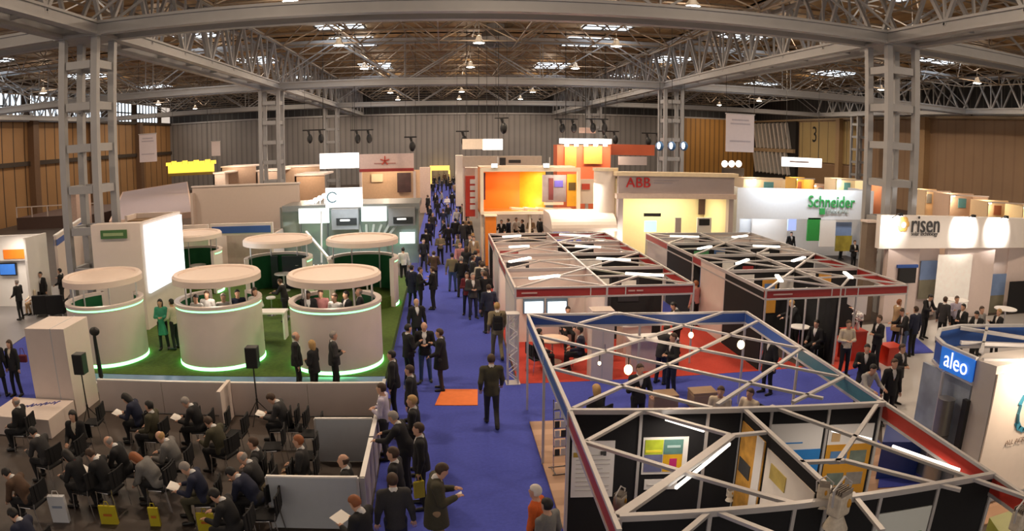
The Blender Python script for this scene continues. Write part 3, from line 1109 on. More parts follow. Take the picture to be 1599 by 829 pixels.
# ================================================================== TOWER AND PROJECTION SCREEN
tw = thing('display_tower', 'tall cream tower wall with green nameplate left of the projection screen', 'stand', (-12.3, 23.5, 0))
a, b = onY(141, 350, 23.3), onY(218, 350, 23.3)
MB().box(a[0], b[0], 23.3, 23.9, 0, 4.2).build('front_wall', WHITE, tw)
MB().box(b[0] - 0.2, b[0], 23.9, 27.25, 0, 4.2).build('side_wall', WHITE, tw)
MB().box(a[0], a[0] + 0.12, 26.3, 27.35, 0, 4.2).build('side_wall', WHITE, tw)
MB().box(a[0], b[0], 27.25, 27.4, 0, 4.2).build('back_wall', WHITE, tw)
MB().box(a[0] + 0.1, b[0] - 0.2, 26.3, 27.3, 3.95, 4.0).build('inner_roof', M('brown roof board', (0.22, 0.13, 0.06), 0.8), tw)
MB().box(b[0] + 0.02, b[0] + 0.1, 23.6, 27.3, 1.6, 4.08).build('projection_screen', SCREEN, tw)
area_light('screen_glow', (b[0] + 0.15, 25.4, 2.8), 3.4, 36, COOL, 2.2, rot=(0, -PI / 2, 0))
p, q = onY(157, 360, 23.25), onY(198, 372, 23.25)
sg = MB().box(p[0], q[0], 23.22, 23.3, q[2], p[2]).build('nameplate', M('green nameplate', (0.06, 0.16, 0.05), 0.5), tw)
MB().box(p[0] + 0.12, q[0] - 0.12, 23.205, 23.22, q[2] + 0.1, p[2] - 0.1).build('pale_print', M('pale green print', (0.30, 0.40, 0.20), 0.5), tw)

# ================================================================== WHITE BOX, LOW WALLS, AUDIENCE AREA
bx = thing('tall_white_box', 'tall plain white box with blue script at the foot left of the stage', 'box', (-10.4, 16.2, 0))
MB().box(-11.2, -9.9, 15.55, 16.9, 0.0, 2.4).build('carcass', WHITE, bx, bevel=0.01)
MB().box(-10.35, -10.33, 15.545, 16.955, 0.02, 2.405).build('panel_joint', GREYP, bx)
plinth = MB().box(-11.9, -9.9, 14.1, 15.5, 0, 0.5).build('plinth', WHITE, bx, bevel=0.01)
sq = MB()
pts_ = [(-11.35 + 0.035 * i, 14.75 + 0.018 * i + (0.10 + 0.05 * math.sin(i * 0.7)) * math.sin(i * 1.9), 0.505) for i in range(32)]
sq.tube(pts_, 0.016, 5).build('blue_script', M('blue script paint', (0.06, 0.07, 0.30), 0.5), bx)

lw = thing('low_white_wall', 'long low white panel wall in front of the stage', 'wall', (-5.5, 16.1, 0))
xs = [-9.4, -7.45, -5.5, -3.5, -1.55]
for i in range(4):
    MB().box(xs[i], xs[i + 1] - 0.015, 16.08, 16.14, 0.02, 0.87).build('panel', WHITE, lw)
MB().box(-9.4, -1.55, 16.06, 16.16, 0.87, 0.9).build('top_rail', WHITEG, lw)
MB().box(-9.4, -1.55, 16.09, 16.13, 0, 0.03).build('bottom_rail', ALU, lw)
MB().box(-5.6, -5.5, 15.2, 16.08, 0.0, 0.97).build('return_panel', WHITE, lw)
aw = thing('aisle_partition', 'low grey partition running along the left edge of the aisle', 'partition', (-1.55, 13.4, 0))
for i in range(3):
    y0 = 10.85 + i * 1.74
    MB().box(-1.58, -1.53, y0, y0 + 1.72, 0.02, 0.97).build('panel', M('lilac grey panel', (0.45, 0.40, 0.42), 0.5, noise=0.03), aw)
    MB().box(-1.60, -1.51, y0 - 0.02, y0 + 0.04, 0, 1.0).build('post', ALU, aw)
MB().box(-1.60, -1.51, 10.85, 16.07, 0.97, 1.0).build('top_rail', WHITEG, aw)
for (x0_, x1_, y_, h_, lab) in ((-3.25, -1.62, 10.72, 1.05, 'pale blue grey low partition closing the seating at bottom centre'), (-2.85, -1.62, 13.5, 1.0, 'pale low partition panel beside the empty chairs near aisle')):
    t = thing('low_partition', lab, 'partition', ((x0_ + x1_) / 2, y_, 0))
    MB().box(x0_, x1_, y_, y_ + 0.04, 0.02, h_).build('panel', GREYP, t)
    MB().box(x0_, x1_, y_ - 0.01, y_ + 0.05, h_, h_ + 0.03).build('top_rail', WHITEG, t)
    for e in (x0_, x1_):
        MB().box(e - 0.02, e + 0.02, y_ - 0.01, y_ + 0.05, 0, h_).build('post', ALU, t)


def speaker_on_stand(base, label):
    t = thing('speaker_stand', 'black tripod stand carrying the ' + label, 'stand', base)
    MB().tube([(0, 0, 0.1), (0, 0, 1.42)], 0.018, 8).build('pole', BLACKP, t, world=False)
    for q in range(3):
        A = q * 2 * PI / 3 + 0.4
        MB().tube([(0, 0, 0.55), (0.42 * math.cos(A), 0.42 * math.sin(A), 0.02)], 0.012, 6).build('leg', BLACKP, t, world=False)
    MB().tube([(0, 0, 0.5), (0, 0, 0.6)], 0.03, 8).build('collar', BLACKP, t, world=False)
    c = thing('loudspeaker', label, 'speaker', (base[0], base[1], base[2] + 1.42))
    MB().box(-0.15, 0.15, -0.13, 0.15, 0, 0.52).build('cabinet', BLACKP, c, world=False, bevel=0.015)
    MB().box(-0.135, 0.135, -0.145, -0.13, 0.02, 0.5).build('grille', M('black speaker mesh', (0.02, 0.02, 0.02), 0.8, noise=0.3, scale=80), c, world=False)


speaker_on_stand((-9.2, 15.0, 0), 'black loudspeaker on a pole before the tall white box')
speaker_on_stand((-4.75, 15.75, 0), 'black loudspeaker on a pole before the middle front pod')
cj = thing('camera_crane', 'tall leaning black camera crane beside the tall white box', 'crane', (-9.4, 17.2, 0.0))
p0, p1, p2 = onY(158, 588, 17.2), onY(147, 522, 17.2), onY(144, 512, 17.2)
MB().tube([(p0[0], 17.2, p0[2]), (p1[0], 17.2, p1[2])], 0.075, 8, 0.05).build('arm', BLACKP, cj)
MB().ell((p2[0] + 0.06, 17.2, p2[2] - 0.1), (0.17, 0.1, 0.13)).build('head', BLACKP, cj, smooth=True)
MB().tube([(p0[0], 17.2, p0[2]), (p0[0] + 0.05, 17.2, 0)], 0.05, 8).build('foot', BLACKP, cj)


# ---- audience chairs
chair0 = None


def chair(pos, rz, label, group='black seminar chairs in the seating area'):
    global chair0
    if chair0 is None:
        t = thing('seminar_chair', label, 'chair', pos, rz, group)
        MB().cbox((0, 0, 0.45), (0.44, 0.43, 0.05)).build('seat', BLACK, t, world=False, bevel=0.015)
        m = MB()
        for i in range(5):
            a_ = -0.2 + 0.1 * i
            m.cbox((a_, -0.22 - 0.05 * math.cos(a_ * 5), 0.74), (0.1, 0.03, 0.34))
        m.build('backrest', BLACK, t, world=False)
        for s in (-1, 1):
            MB().tube([(s * 0.22, -0.22, 0.60), (s * 0.23, -0.2, 0.45), (s * 0.24, -0.26, 0.0)], 0.011, 6).build('leg', CHROME, t, world=False)
            MB().tube([(s * 0.22, -0.1, 0.44), (s * 0.22, 0.2, 0.43), (s * 0.24, 0.24, 0.0)], 0.011, 6).build('leg', CHROME, t, world=False)
        MB().tube([(-0.22, 0.05, 0.42), (0.22, 0.05, 0.42)], 0.009, 6).build('seat_bar', CHROME, t, world=False)
        chair0 = t
        return t
    c = copy_tree(chair0)
    c.location = pos
    c.rotation_euler = (0, 0, rz)
    c['label'] = label
    if group:
        c['group'] = group
    return c


CH_LABEL = 'black seminar chair with chrome legs in the dark seating area'

# ================================================================== FAR LEFT STANDS
LITW = M('softly lit white board', (0.9, 0.85, 0.8), 0.5, noise=0.02)


def slab(name, label, cat, px, Y, th=0.15, mat=WHITE, floor=False, group=None, emit=None):
    """an upright board facing the camera, spanning the picture box px at cross plane Y"""
    x0, y0, x1, y1 = px
    a, b = onY(x0, y0, Y), onY(x1, y1, Y)
    t = thing(name, label, cat, ((a[0] + b[0]) / 2, Y, 0), 0, group)
    z0 = 0 if floor else b[2]
    MB().box(a[0], b[0], Y, Y + th, z0, a[2]).build('board', mat, t)
    t['_z'] = (z0, a[2])
    return t, a, b


fl = thing('software_stand', 'far left stand with white header, orange band and lit monitors', 'stand', (-19.5, 28, 0))
a, b = onY(-40, 370, 28), onY(68, 405, 28)
MB().box(a[0], b[0], 27.9, 28.2, b[2], a[2]).build('header', WHITEG, fl)
c0, c1 = onY(5, 390, 27.88), onY(58, 403, 27.88)
MB().box(c0[0], c1[0], 27.84, 27.9, c1[2], c0[2]).build('orange_band', ORANGE, fl)
MB().box(a[0], b[0], 28.2, 28.4, 0, b[2]).build('back_wall', WHITEG, fl)
MB().box(b[0] - 0.12, b[0] + 0.012, 26.6, 28.41, 0, a[2] + 0.01).build('side_wall', WHITEG, fl)
for i, (x0, x1) in enumerate(((-2, 26), (41, 70))):
    p, q = onY(x0, 411, 28.0), onY(x1, 430, 28.0)
    f_ = MB().box(p[0], q[0], 28.0, 28.1, q[2], p[2]).build('monitor', BLACKP, fl)
    o = MB().box(p[0] + 0.05, q[0] - 0.05, 27.97, 28.0, q[2] + 0.05, p[2] - 0.05).build('screen', M('lit blue screen %d' % i, ((0.04, 0.14, 0.42), (0.3, 0.5, 0.75))[i], 0.3, emit=(0.8, 0.9)[i], ecol=((0.03, 0.13, 0.45), (0.35, 0.55, 0.85))[i], noise=0.3, scale=1.5), None)
    o.parent = f_; o.location = Vector(o.location) - Vector(f_.parent.location)
area_light('stand_light', (-19.5, 26.5, 3.4), 1.5, 70, SOFT)
for i, px in enumerate((8, 44)):
    g_ = at(px, 462, 0.03)
    t = thing('demo_counter', 'white demo counter with laptop below the %s monitor of far left stand' % ('left', 'right')[i], 'counter', (g_[0], g_[1], 0.03))
    MB().box(-0.45, 0.45, -0.22, 0.22, 0.95, 1.0).build('top', WHITEG, t, world=False)
    MB().box(-0.4, 0.4, -0.17, 0.17, 0.0, 0.95).build('body', M('dark blue laminate', (0.03, 0.04, 0.12), 0.5), t, world=False)
    l = thing('laptop', 'open black laptop on the %s demo counter' % ('left', 'right')[i], 'laptop', (g_[0], g_[1], 1.03))
    MB().box(-0.16, 0.16, -0.11, 0.11, 0, 0.02).build('keyboard', BLACKP, l, world=False)
    MB().add([(-0.16, 0.1, 0.02), (0.16, 0.1, 0.02), (0.16, 0.18, 0.24), (-0.16, 0.18, 0.24), (-0.16, 0.115, 0.02), (0.16, 0.115, 0.02), (0.16, 0.195, 0.24), (-0.16, 0.195, 0.24)], [(0, 1, 2, 3), (7, 6, 5, 4), (0, 4, 5, 1), (1, 5, 6, 2), (2, 6, 7, 3), (3, 7, 4, 0)]).build('lid', BLACKP, l, world=False)
ww = thing('white_partition_wall', 'cream wall with blue stripe left of the display tower', 'wall', (-18.5, 30, 0))
p, q = (-18.1, 28.6), (-17.9, 35.5)
q = onY(128, 360, 36.5)[:2]
MB().bar((p[0], p[1], 1.65), (q[0], q[1], 1.65), 0.12, 3.1).build('panel', WHITE, ww)
MB().bar((p[0], p[1], 2.9), (q[0], q[1], 2.9), 0.16, 0.28).build('blue_stripe', BLUEF, ww)
MB().bar((p[0], p[1], 3.23), (q[0], q[1], 3.23), 0.18, 0.06).build('cap', WHITEG, ww)
# dark sofa group
for i, (px, py) in enumerate(((70, 492), (92, 492))):
    g_ = at(px, py, 0.03)
    t = thing('armchair', 'black square armchair beside the far left stand, %s one' % ('left', 'right')[i], 'armchair', g_, 0.2)
    MB().box(-0.4, 0.4, -0.4, 0.4, 0.12, 0.42).build('seat', BLACK, t, world=False, bevel=0.03)
    MB().box(-0.4, 0.4, -0.42, -0.25, 0.12, 0.95).build('backrest', BLACK, t, world=False, bevel=0.03)
    for s in (-1, 1):
        MB().box(s * 0.4 - 0.08 * (s > 0), s * 0.4 + 0.08 * (s < 0), -0.4, 0.4, 0.12, 0.65).build('arm', BLACK, t, world=False)
    for u in (-1, 1):
        for v in (-1, 1):
            MB().box(u * 0.33 - 0.03, u * 0.33 + 0.03, v * 0.33 - 0.03, v * 0.33 + 0.03, 0, 0.12).build('foot', CHROME, t, world=False)

# lilac canopies and boxes behind, towards the left wall
cn = thing('canopy_stand', 'long stand with flat lilac cloth roof near the left wall', 'stand', (-24, 55, 0))
LIL = M('lilac roof cloth', (0.36, 0.30, 0.33), 0.8, noise=0.05)
P4 = [at(172, 346, 3)[:2], at(300, 331, 3)[:2], at(292, 284, 3)[:2], at(192, 300, 3)[:2]]
MB().prism(P4, 2.9, 3.0).build('roof', LIL, cn)
for i in range(4):
    p, q = P4[i], P4[(i + 1) % 4]
    MB().bar((p[0], p[1], 2.85), (q[0], q[1], 2.85), 0.12, 0.35).build('edge_board', M('peach edge board', (0.62, 0.45, 0.38), 0.6), cn)
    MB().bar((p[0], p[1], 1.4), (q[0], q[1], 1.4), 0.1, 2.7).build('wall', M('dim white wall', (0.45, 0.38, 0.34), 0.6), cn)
t, a, b = slab('storage_block', 'pinkish white block standing before the left wall', 'block', (100, 303, 121, 345), 50, 2.5, M('pinkish board', (0.55, 0.40, 0.34), 0.6), floor=True)
MB().box(a[0] - 0.1, b[0] + 0.1, 49.9, 52.6, a[2], a[2] + 0.12).build('cap', WHITE, t)
t, a, b = slab('wall_display', 'long white display wall left of the glass display boxes', 'wall', (300, 293, 469, 352), 38.6, 0.2, M('beige white board', (0.58, 0.47, 0.41), 0.6, noise=0.02), floor=True)
MB().box(a[0] - 0.05, b[0] + 0.05, 38.55, 38.85, a[2], a[2] + 0.08).build('cap', WHITE, t)
MB().box(a[0], a[0] + 0.15, 38.2, 46, 0, a[2] - 0.3).build('side_wall', M('beige white board'), t)
# stall with blue fascia
t = thing('blue_fascia_stall', 'white stall with a blue fascia stripe behind the middle back pod', 'stall', (-9.5, 33.5, 0))
a, b = onY(328, 350, 33.5), onY(426, 366, 33.5)
MB().box(a[0], b[0], 33.5, 33.7, b[2], a[2]).build('fascia', WHITE, t)
MB().box(a[0] + 0.1, b[0] - 0.1, 33.44, 33.5, b[2] + 0.12, a[2] - 0.14).build('blue_stripe', BLUEF, t)
for e in (a[0], b[0] - 0.1):
    MB().box(e, e + 0.1, 33.5, 35.9, 0, b[2]).build('side_wall', WHITE, t)
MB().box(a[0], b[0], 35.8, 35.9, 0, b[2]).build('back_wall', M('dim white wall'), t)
t, a, b = slab('cream_wall', 'small warmly lit cream wall right of the projection screen', 'wall', (285, 352, 327, 402), 32, 0.2, WHITE, floor=True)
point_light('cream_wall_lamp', (a[0] + 0.5, 31.3, a[2] - 0.2), 25, WARM)

# glass pavilion with display boxes and lit panels
gp = thing('glass_pavilion', 'grey glass pavilion with two dark display boxes and lit white panels', 'pavilion', (-5, 36, 0))
GL = M('greenish glass', (0.30, 0.36, 0.33), 0.12, 0.2, noise=0.15, scale=1.2)
GF = M('grey metal frame', (0.25, 0.26, 0.26), 0.35, 0.5, noise=0.05)
def boxpx(mb, x0, y0, x1, y1, Y, th):
    a, b = onY(x0, y0, Y), onY(x1, y1, Y)
    mb.box(a[0], b[0], Y, Y + th, b[2], a[2]); return a, b
m = MB(); boxpx(m, 440, 328, 655, 410, 36.3, 0.1); m.build('glass_wall', GL, gp)
for x in (440, 470, 512, 562, 604, 652):
    m = MB(); boxpx(m, x - 1.5, 324, x + 1.5, 425, 36.1, 0.15); m.build('mullion', GF, gp)
m = MB(); boxpx(m, 440, 322, 655, 326, 36.05, 3.5); m.build('roof_edge', GF, gp)
for (x0, x1, y0, y1) in ((517, 560, 327, 358), (606, 648, 325, 352)):
    m = MB(); boxpx(m, x0, y0, x1, y1, 35.6, 0.5); o = m.build('display_box', M('grey display box', (0.22, 0.22, 0.22), 0.4), gp)
    m = MB(); boxpx(m, x0 + 8, y0 + 14, x1 - 3, y0 + 24, 35.55, 0.06); m.build('dark_window', BLACKP, gp)
    m = MB(); boxpx(m, x0 + 14, y0 + 16, x1 - 14, y0 + 18, 35.52, 0.04); m.build('light_bar', SIGNW, gp)
for i, (x0, y0, x1, y1) in enumerate(((466, 326, 514, 348), (564, 323, 604, 345), (624, 363, 648, 380))):
    m = MB(); boxpx(m, x0, y0, x1, y1, 35.7, 0.08); m.build('lit_panel', M('lit pale panel', (0.85, 0.97, 0.92), 0.5, emit=1.0, noise=0), gp)
m = MB(); a, b = boxpx(m, 508, 294, 566, 323, 36.0, 0.15); m.build('lit_sign', SIGNW, gp)
cxy = onY(519, 308, 35.97)
m = MB().lathe([(0.22, 0), (0.30, 0), (0.30, 0.03), (0.22, 0.03)], n=20, a0=0.5, a1=5.6)
o = m.build('ring_emblem', M('pale blue emblem', (0.25, 0.45, 0.65), 0.5), gp, world=False)
o.rotation_euler = (PI / 2, 0, 0); o.location = (cxy[0] + 5, -0.05, cxy[2])
m = MB()
a, b = onY(478, 362, 33.8), onY(512, 402, 31.5)
MB().bar(a, b, 0.10, 0.10).build('strut', WHITEG, gp)
MB().tube([onY(502, 330, 35), onY(502, 410, 35)], 0.05, 8).build('pole', WHITEG, gp)
for i in range(6):
    MB().bar(onY(566 + i * 7, 375, 36.0), onY(560 + i * 12, 350, 36.0), 0.12, 0.12).build('fan_blade', M('pale grass blade', (0.45, 0.45, 0.38), 0.6), gp)
area_light('pavilion_light', (-4.5, 34.0, 3.4), 3, 120, COOL)
# white flowers/lamps row on top-left of the pavilion
for i in range(9):
    p = onY(452 + i * 6.8, 333 - i * 3.4, 37.2)
    o = MB().ell((p[0], p[1], p[2]), (0.16, 0.16, 0.14)).tube([(p[0], p[1], p[2]), (p[0], p[1], 0)], 0.02, 5).build('round_path_lamp', SIGNW, None, smooth=True)
    tag(o, 'small round white lamp on a thin stem beside the glass pavilion', 'lamp', 'row of round white lamps beside the pavilion')

# red-logo pink sign stand and neighbours
pk = thing('pink_header_stand', 'stand with pinkish header and red star mark left of the far aisle', 'stand', (-4.5, 58, 0))
m = MB(); a, b = boxpx(m, 561, 241, 646, 264, 58, 0.3); m.build('header', M('pinkish header', (0.75, 0.58, 0.54), 0.6), pk)
c = onY(601, 251, 57.95)
st_ = MB()
for q in range(5):
    A = q * 2 * PI / 5
    st_.bar((c[0], 57.9, c[2]), (c[0] + 0.4 * math.sin(A), 57.9, c[2] + 0.4 * math.cos(A)), 0.08, 0.08)
st_.build('red_star', M('red mark paint', (0.6, 0.08, 0.05), 0.5), pk)
m = MB(); boxpx(m, 584, 254.5, 618, 255.6, 57.95, 0.05); m.build('pink_line', M('faded red print', (0.5, 0.25, 0.22), 0.6), pk)
m = MB(); boxpx(m, 561, 264, 646, 267, 57.9, 0.3); m.build('red_edge', REDF, pk)
m = MB(); a2, b2 = boxpx(m, 561, 267, 656, 310, 62, 0.2); m.build('back_wall', M('warm tan wall', (0.70, 0.48, 0.30), 0.6), pk)
for x in (561, 645):
    e_ = onY(x, 267, 58); MB().box(e_[0], e_[0] + 0.2, 58, 58.3, 0, e_[2]).build('post', WHITE, pk)
m = MB(); boxpx(m, 620, 270, 642, 300, 61.5, 0.2); m.build('dark_panel', M('dark picture', (0.06, 0.03, 0.03), 0.5, noise=0.4, scale=1.5), pk)
m = MB(); boxpx(m, 580, 272, 598, 284, 61.7, 0.2); m.build('cream_panel', CREAM, pk)
point_light('pink_stand_lamp', (onY(600, 270, 59)[0], 59.5, 4.2), 160, WARM)
t, a, b = slab('white_column_wall', 'tall white end wall at the left edge of the far aisle', 'wall', (655, 262, 672, 318), 66, 2.0, M('peach wall', (0.72, 0.56, 0.48), 0.6), floor=True)
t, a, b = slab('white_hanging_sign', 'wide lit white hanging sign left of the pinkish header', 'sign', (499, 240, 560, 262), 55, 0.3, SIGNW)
for e in (a[0] + 0.3, b[0] - 0.3):
    MB().tube([(e, 55.15, a[2]), (e, 55.15, ROOF)], 0.02, 4).build('wire', WIRE, t)
ys = thing('yellow_hanging_sign', 'bright yellow hanging sign with ragged top edge at left', 'sign', onY(297, 270, 60))
a, b = onY(262, 254, 60), onY(333, 272, 60)
m = MB().box(a[0], b[0], 60, 60.3, b[2] + 0.25, a[2] - 0.25)
m.build('board', M('bright yellow board', (1.0, 0.72, 0.05), 0.5, emit=0.9, ecol=(1, 0.7, 0.08), noise=0.05), ys)
m = MB()
for i in range(9):
    x = a[0] + (b[0] - a[0]) * i / 8
    m.box(x - 0.22, x + 0.22, 60.05, 60.25, a[2] - 0.3, a[2] + 0.1 * (i % 2))
m.build('ragged_edge', M('bright yellow board'), ys)
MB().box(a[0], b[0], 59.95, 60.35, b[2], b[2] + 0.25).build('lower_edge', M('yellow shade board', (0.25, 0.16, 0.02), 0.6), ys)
for e in (a[0] + 0.5, b[0] - 0.5):
    MB().tube([(e, 60.15, a[2]), (e, 60.15, ROOF)], 0.02, 4).build('wire', WIRE, ys)


def hanging_banner(px, Y, label, lines=True, ztop=ROOF):
    a, b = onY(px[0], px[1], Y), onY(px[2], px[3], Y)
    t = thing('hanging_banner', label, 'banner', ((a[0] + b[0]) / 2, Y, b[2]))
    MB().box(a[0], b[0], Y, Y + 0.05, b[2], a[2]).build('cloth', M('pinkish white banner', (0.62, 0.55, 0.57), 0.8, noise=0.02), t)
    MB().tube([(a[0] - 0.05, Y, a[2]), (b[0] + 0.05, Y, a[2])], 0.04, 6).build('top_rod', ALU, t)
    for e in (a[0], b[0]):
        MB().tube([(e, Y, a[2]), (e, Y, ztop)], 0.015, 4).build('wire', WIRE, t)
    if lines:
        for fr, w_ in ((0.16, 0.6), (0.26, 0.7), (0.72, 0.75)):
            z = a[2] - (a[2] - b[2]) * fr
            c_ = (a[0] + b[0]) / 2; hw = (b[0] - a[0]) * w_ / 2
            MB().box(c_ - hw, c_ + hw, Y - 0.02, Y, z - 0.05, z + 0.05).build('print_line', M('grey print', (0.42, 0.38, 0.42), 0.8), t)
    return t


hanging_banner((217, 210, 245, 252), 55, 'pale hanging banner with grey print over the lilac roofed stand')
hanging_banner((330, 221, 344, 243), 70, 'small distant pale banner above the yellow sign', lines=False)
hanging_banner((1134, 177, 1177, 238), 42, 'large pale hanging banner with grey print at right')
# distant low stalls on the left
far = [((345, 262, 400, 300), 62, (0.50, 0.36, 0.28)), ((400, 268, 440, 298), 60, (0.60, 0.46, 0.38)), ((440, 262, 500, 300), 64, (0.62, 0.44, 0.32)), ((333, 272, 352, 296), 58, (0.75, 0.62, 0.55)), ((460, 275, 508, 330), 47, (0.58, 0.38, 0.25))]
for i, (px, Y, c) in enumerate(far):
    t, a, b = slab('distant_stall', ['tan', 'pinkish', 'orange brown', 'small white', 'brown'][i] + ' stall front far behind the long white display wall', 'stall', px, Y, 0.2, M('stall board %d' % i, c, 0.7), floor=True)
    MB().box(a[0], b[0], Y - 0.1, Y + 4, a[2], a[2] + 0.12).build('roof_edge', WHITE, t)
    MB().box(a[0], a[0] + 0.12, Y, Y + 4, 0, a[2]).build('side_wall', M('stall board %d' % i), t)
    point_light('stall_lamp', ((a[0] + b[0]) / 2, Y - 1.2, a[2] + 0.6), 90, WARM)
# low lounge with red bits at the left wall
t = thing('raised_terrace', 'dark raised terrace with pale railing before the left wall', 'terrace', (-33, 60, 0))
MB().box(-44, -34, 62, 74, 0, 1.2).build('deck', M('dark terrace board', (0.10, 0.06, 0.05), 0.7), t)
for i in range(6):
    MB().box(-44 + i * 2, -43.9 + i * 2, 62, 62.1, 1.2, 2.2).build('post', WHITE, t)
MB().box(-44, -34, 62, 62.1, 2.2, 2.3).build('rail', WHITE, t)
# ================================================================== SHELL-SCHEME STANDS
def zbar(p, q, w=0.07, h=0.06, z=2.5, m=None):
    m = m or MB()
    return m.bar((p[0], p[1], z), (q[0], q[1], z), w, h)


def shell(label, x0, x1, ys, xdiv, blackwalls, whitewalls, tubes, fcol=REDF, name='shell_scheme_stand'):
    y0, y1 = ys[0], ys[-1]
    t = thing(name, label, 'stand', ((x0 + x1) / 2, y0, 0))
    for (p, q) in (((x0, y0), (x1, y0)), ((x1, y0), (x1, y1)), ((x1, y1), (x0, y1)), ((x0, y1), (x0, y0))):
        MB().bar((p[0], p[1], 2.36), (q[0], q[1], 2.36), 0.03, 0.22).build('fascia_board', fcol, t)
        for z_ in (2.5, 2.22):
            MB().bar((p[0], p[1], z_), (q[0], q[1], z_), 0.06, 0.05).build('fascia_rail', ALU, t)
    for y in ys:
        n = 0
        for x in [x0] + xdiv + [x1]:
            MB().cbox((x, y, 1.25), (0.05, 0.05, 2.5)).build('post', ALU, t)
    for y in ys[1:-1]:
        zbar((x0, y), (x1, y)).build('cross_rail', ALU, t)
    for x in xdiv:
        zbar((x, y0), (x, y1)).build('cross_rail', ALU, t)
    xs = [x0] + xdiv + [x1]
    for i in range(len(ys) - 1):
        for j in range(len(xs) - 1):
            a, b = (xs[j], ys[i]), (xs[j + 1], ys[i + 1])
            if (i + j) % 2:
                a, b = (xs[j + 1], ys[i]), (xs[j], ys[i + 1])
            zbar(a, b, 0.08, 0.05).build('diagonal_rail', ALU, t)
            ym = (ys[i] + ys[i + 1]) / 2
            zbar((xs[j], ym), (xs[j + 1], ym + 0.25), 0.07, 0.05).build('cross_rail', ALU, t)
            zbar((xs[j], ys[i]) if a[0] == xs[j + 1] else (xs[j + 1], ys[i]), ((xs[j] + xs[j + 1]) / 2, ym), 0.07, 0.05).build('diagonal_rail', ALU, t)
    for (p, q) in blackwalls:
        MB().bar((p[0], p[1], 1.22), (q[0], q[1], 1.22), 0.04, 2.4).build('black_wall_panel', BLACK, t)
        zbar(p, q, 0.06, 0.05, 2.45).build('wall_rail', ALU, t)
    for (p, q) in whitewalls:
        MB().bar((p[0], p[1], 1.22), (q[0], q[1], 1.22), 0.04, 2.4).build('white_wall_panel', WHITE, t)
        zbar(p, q, 0.06, 0.05, 2.45).build('wall_rail', ALU, t)
    for (x, y, dx, dy) in tubes:
        dx, dy = dx * 0.8, dy * 0.8
        MB().bar((x - dx, y - dy, 2.56), (x + dx, y + dy, 2.56), 0.13, 0.06).build('strip_light', TUBE, t)
        area_light('strip_glow', (x, y, 2.44), 1.2, 15, SOFT)
    return t


ysA = [19.3, 22.3, 25.3, 28.3, 31.2]
sA = shell('nearer red-edged shell stand right beside the aisle with white front booth', 1.98, 7.35, ysA, [4.65],
           [((4.7, 22.3), (7.35, 22.3)), ((4.65, 25.3), (7.35, 25.3)), ((4.65, 28.3), (6.2, 28.3)), ((2.0, 31.2), (4.6, 31.2))],
           [((1.98, 22.3), (4.65, 22.3)), ((1.98, 19.4), (1.98, 22.3)), ((1.98, 25.3), (4.65, 25.3)), ((1.98, 28.3), (4.65, 28.3)), ((1.98, 25.3), (1.98, 27.5)), ((4.65, 19.4), (4.65, 22.3)), ((4.65, 28.3), (4.65, 31.2)), ((6.2, 28.3), (7.35, 28.3)), ((4.65, 22.3), (4.65, 25.3))],
           [(3.0, 20.6, 0.6, 0.25), (6.2, 20.7, 0.7, -0.3), (2.6, 23.8, 0.5, 0.5), (5.9, 23.6, 0.7, -0.3), (2.9, 26.9, 0.5, 0.15), (5.6, 26.6, 0.6, -0.2), (2.9, 29.9, 0.5, 0.2), (5.7, 30.0, 0.8, -0.3)])
for x0_, x1_ in ((2.15, 2.6), (5.3, 5.5), (5.55, 5.75)):
    MB().box(x0_, x1_, 19.27, 19.285, 2.34, 2.38).build('pale_print', M('pale print', (0.6, 0.42, 0.38), 0.5), sA)
for x0_ in (4.15, 4.65, 5.2):
    MB().box(x0_, x0_ + 0.03, 19.265, 19.29, 2.24, 2.48).build('fascia_joint', ALU, sA)
MB().box(4.70, 4.74, 19.6, 22.2, 1.75, 2.42).build('green_poster', M('bright green poster', (0.30, 0.55, 0.05), 0.6), sA)
# posters and counters that fill the booths of both long stands
PC = [(0.75, 0.72, 0.68), (0.10, 0.20, 0.45), (0.75, 0.70, 0.66), (0.60, 0.30, 0.05), (0.08, 0.30, 0.12), (0.70, 0.66, 0.62), (0.35, 0.05, 0.05), (0.72, 0.74, 0.76)]


def dress_booths(t, walls, dark, seed):
    r = random.Random(seed)
    for (p, q) in walls:
        p, q = Vector(p), Vector(q)
        L = (q - p).length
        d = (q - p) / L
        n = Vector((d.y, -d.x))
        if n.y > 0.1:
            n = -n
        x = 0.25
        while x < L - 0.7:
            w = r.uniform(0.45, 0.95)
            if r.random() < 0.75 and x + w < L - 0.1:
                z0, z1 = (r.uniform(0.9, 1.5), r.uniform(2.05, 2.38))
                a, b = p + d * x + n * 0.035, p + d * (x + w) + n * 0.035
                c = PC[r.randrange(len(PC))] if dark or r.random() < 0.5 else (0.02, 0.02, 0.025)
                wp = MB().bar((a.x, a.y, (z0 + z1) / 2), (b.x, b.y, (z0 + z1) / 2), 0.02, z1 - z0).build('wall_poster', M('booth print %.2f %.2f' % (c[0], c[1]), c, 0.5, noise=0.2, scale=2.5), t)
                if r.random() < 0.6:
                    a2, b2 = p + d * (x + w * 0.15) + n * 0.05, p + d * (x + w * 0.85) + n * 0.05
                    c2 = PC[(r.randrange(len(PC)))]
                    zc = z1 - 0.25
                    MB().bar((a2.x, a2.y, zc), (b2.x, b2.y, zc), 0.012, r.uniform(0.12, 0.3)).build('poster_picture', M('booth print %.2f %.2f' % (c2[0], c2[1]), c2, 0.5, noise=0.2, scale=2.5), wp)
            x += w + r.uniform(0.1, 0.4)


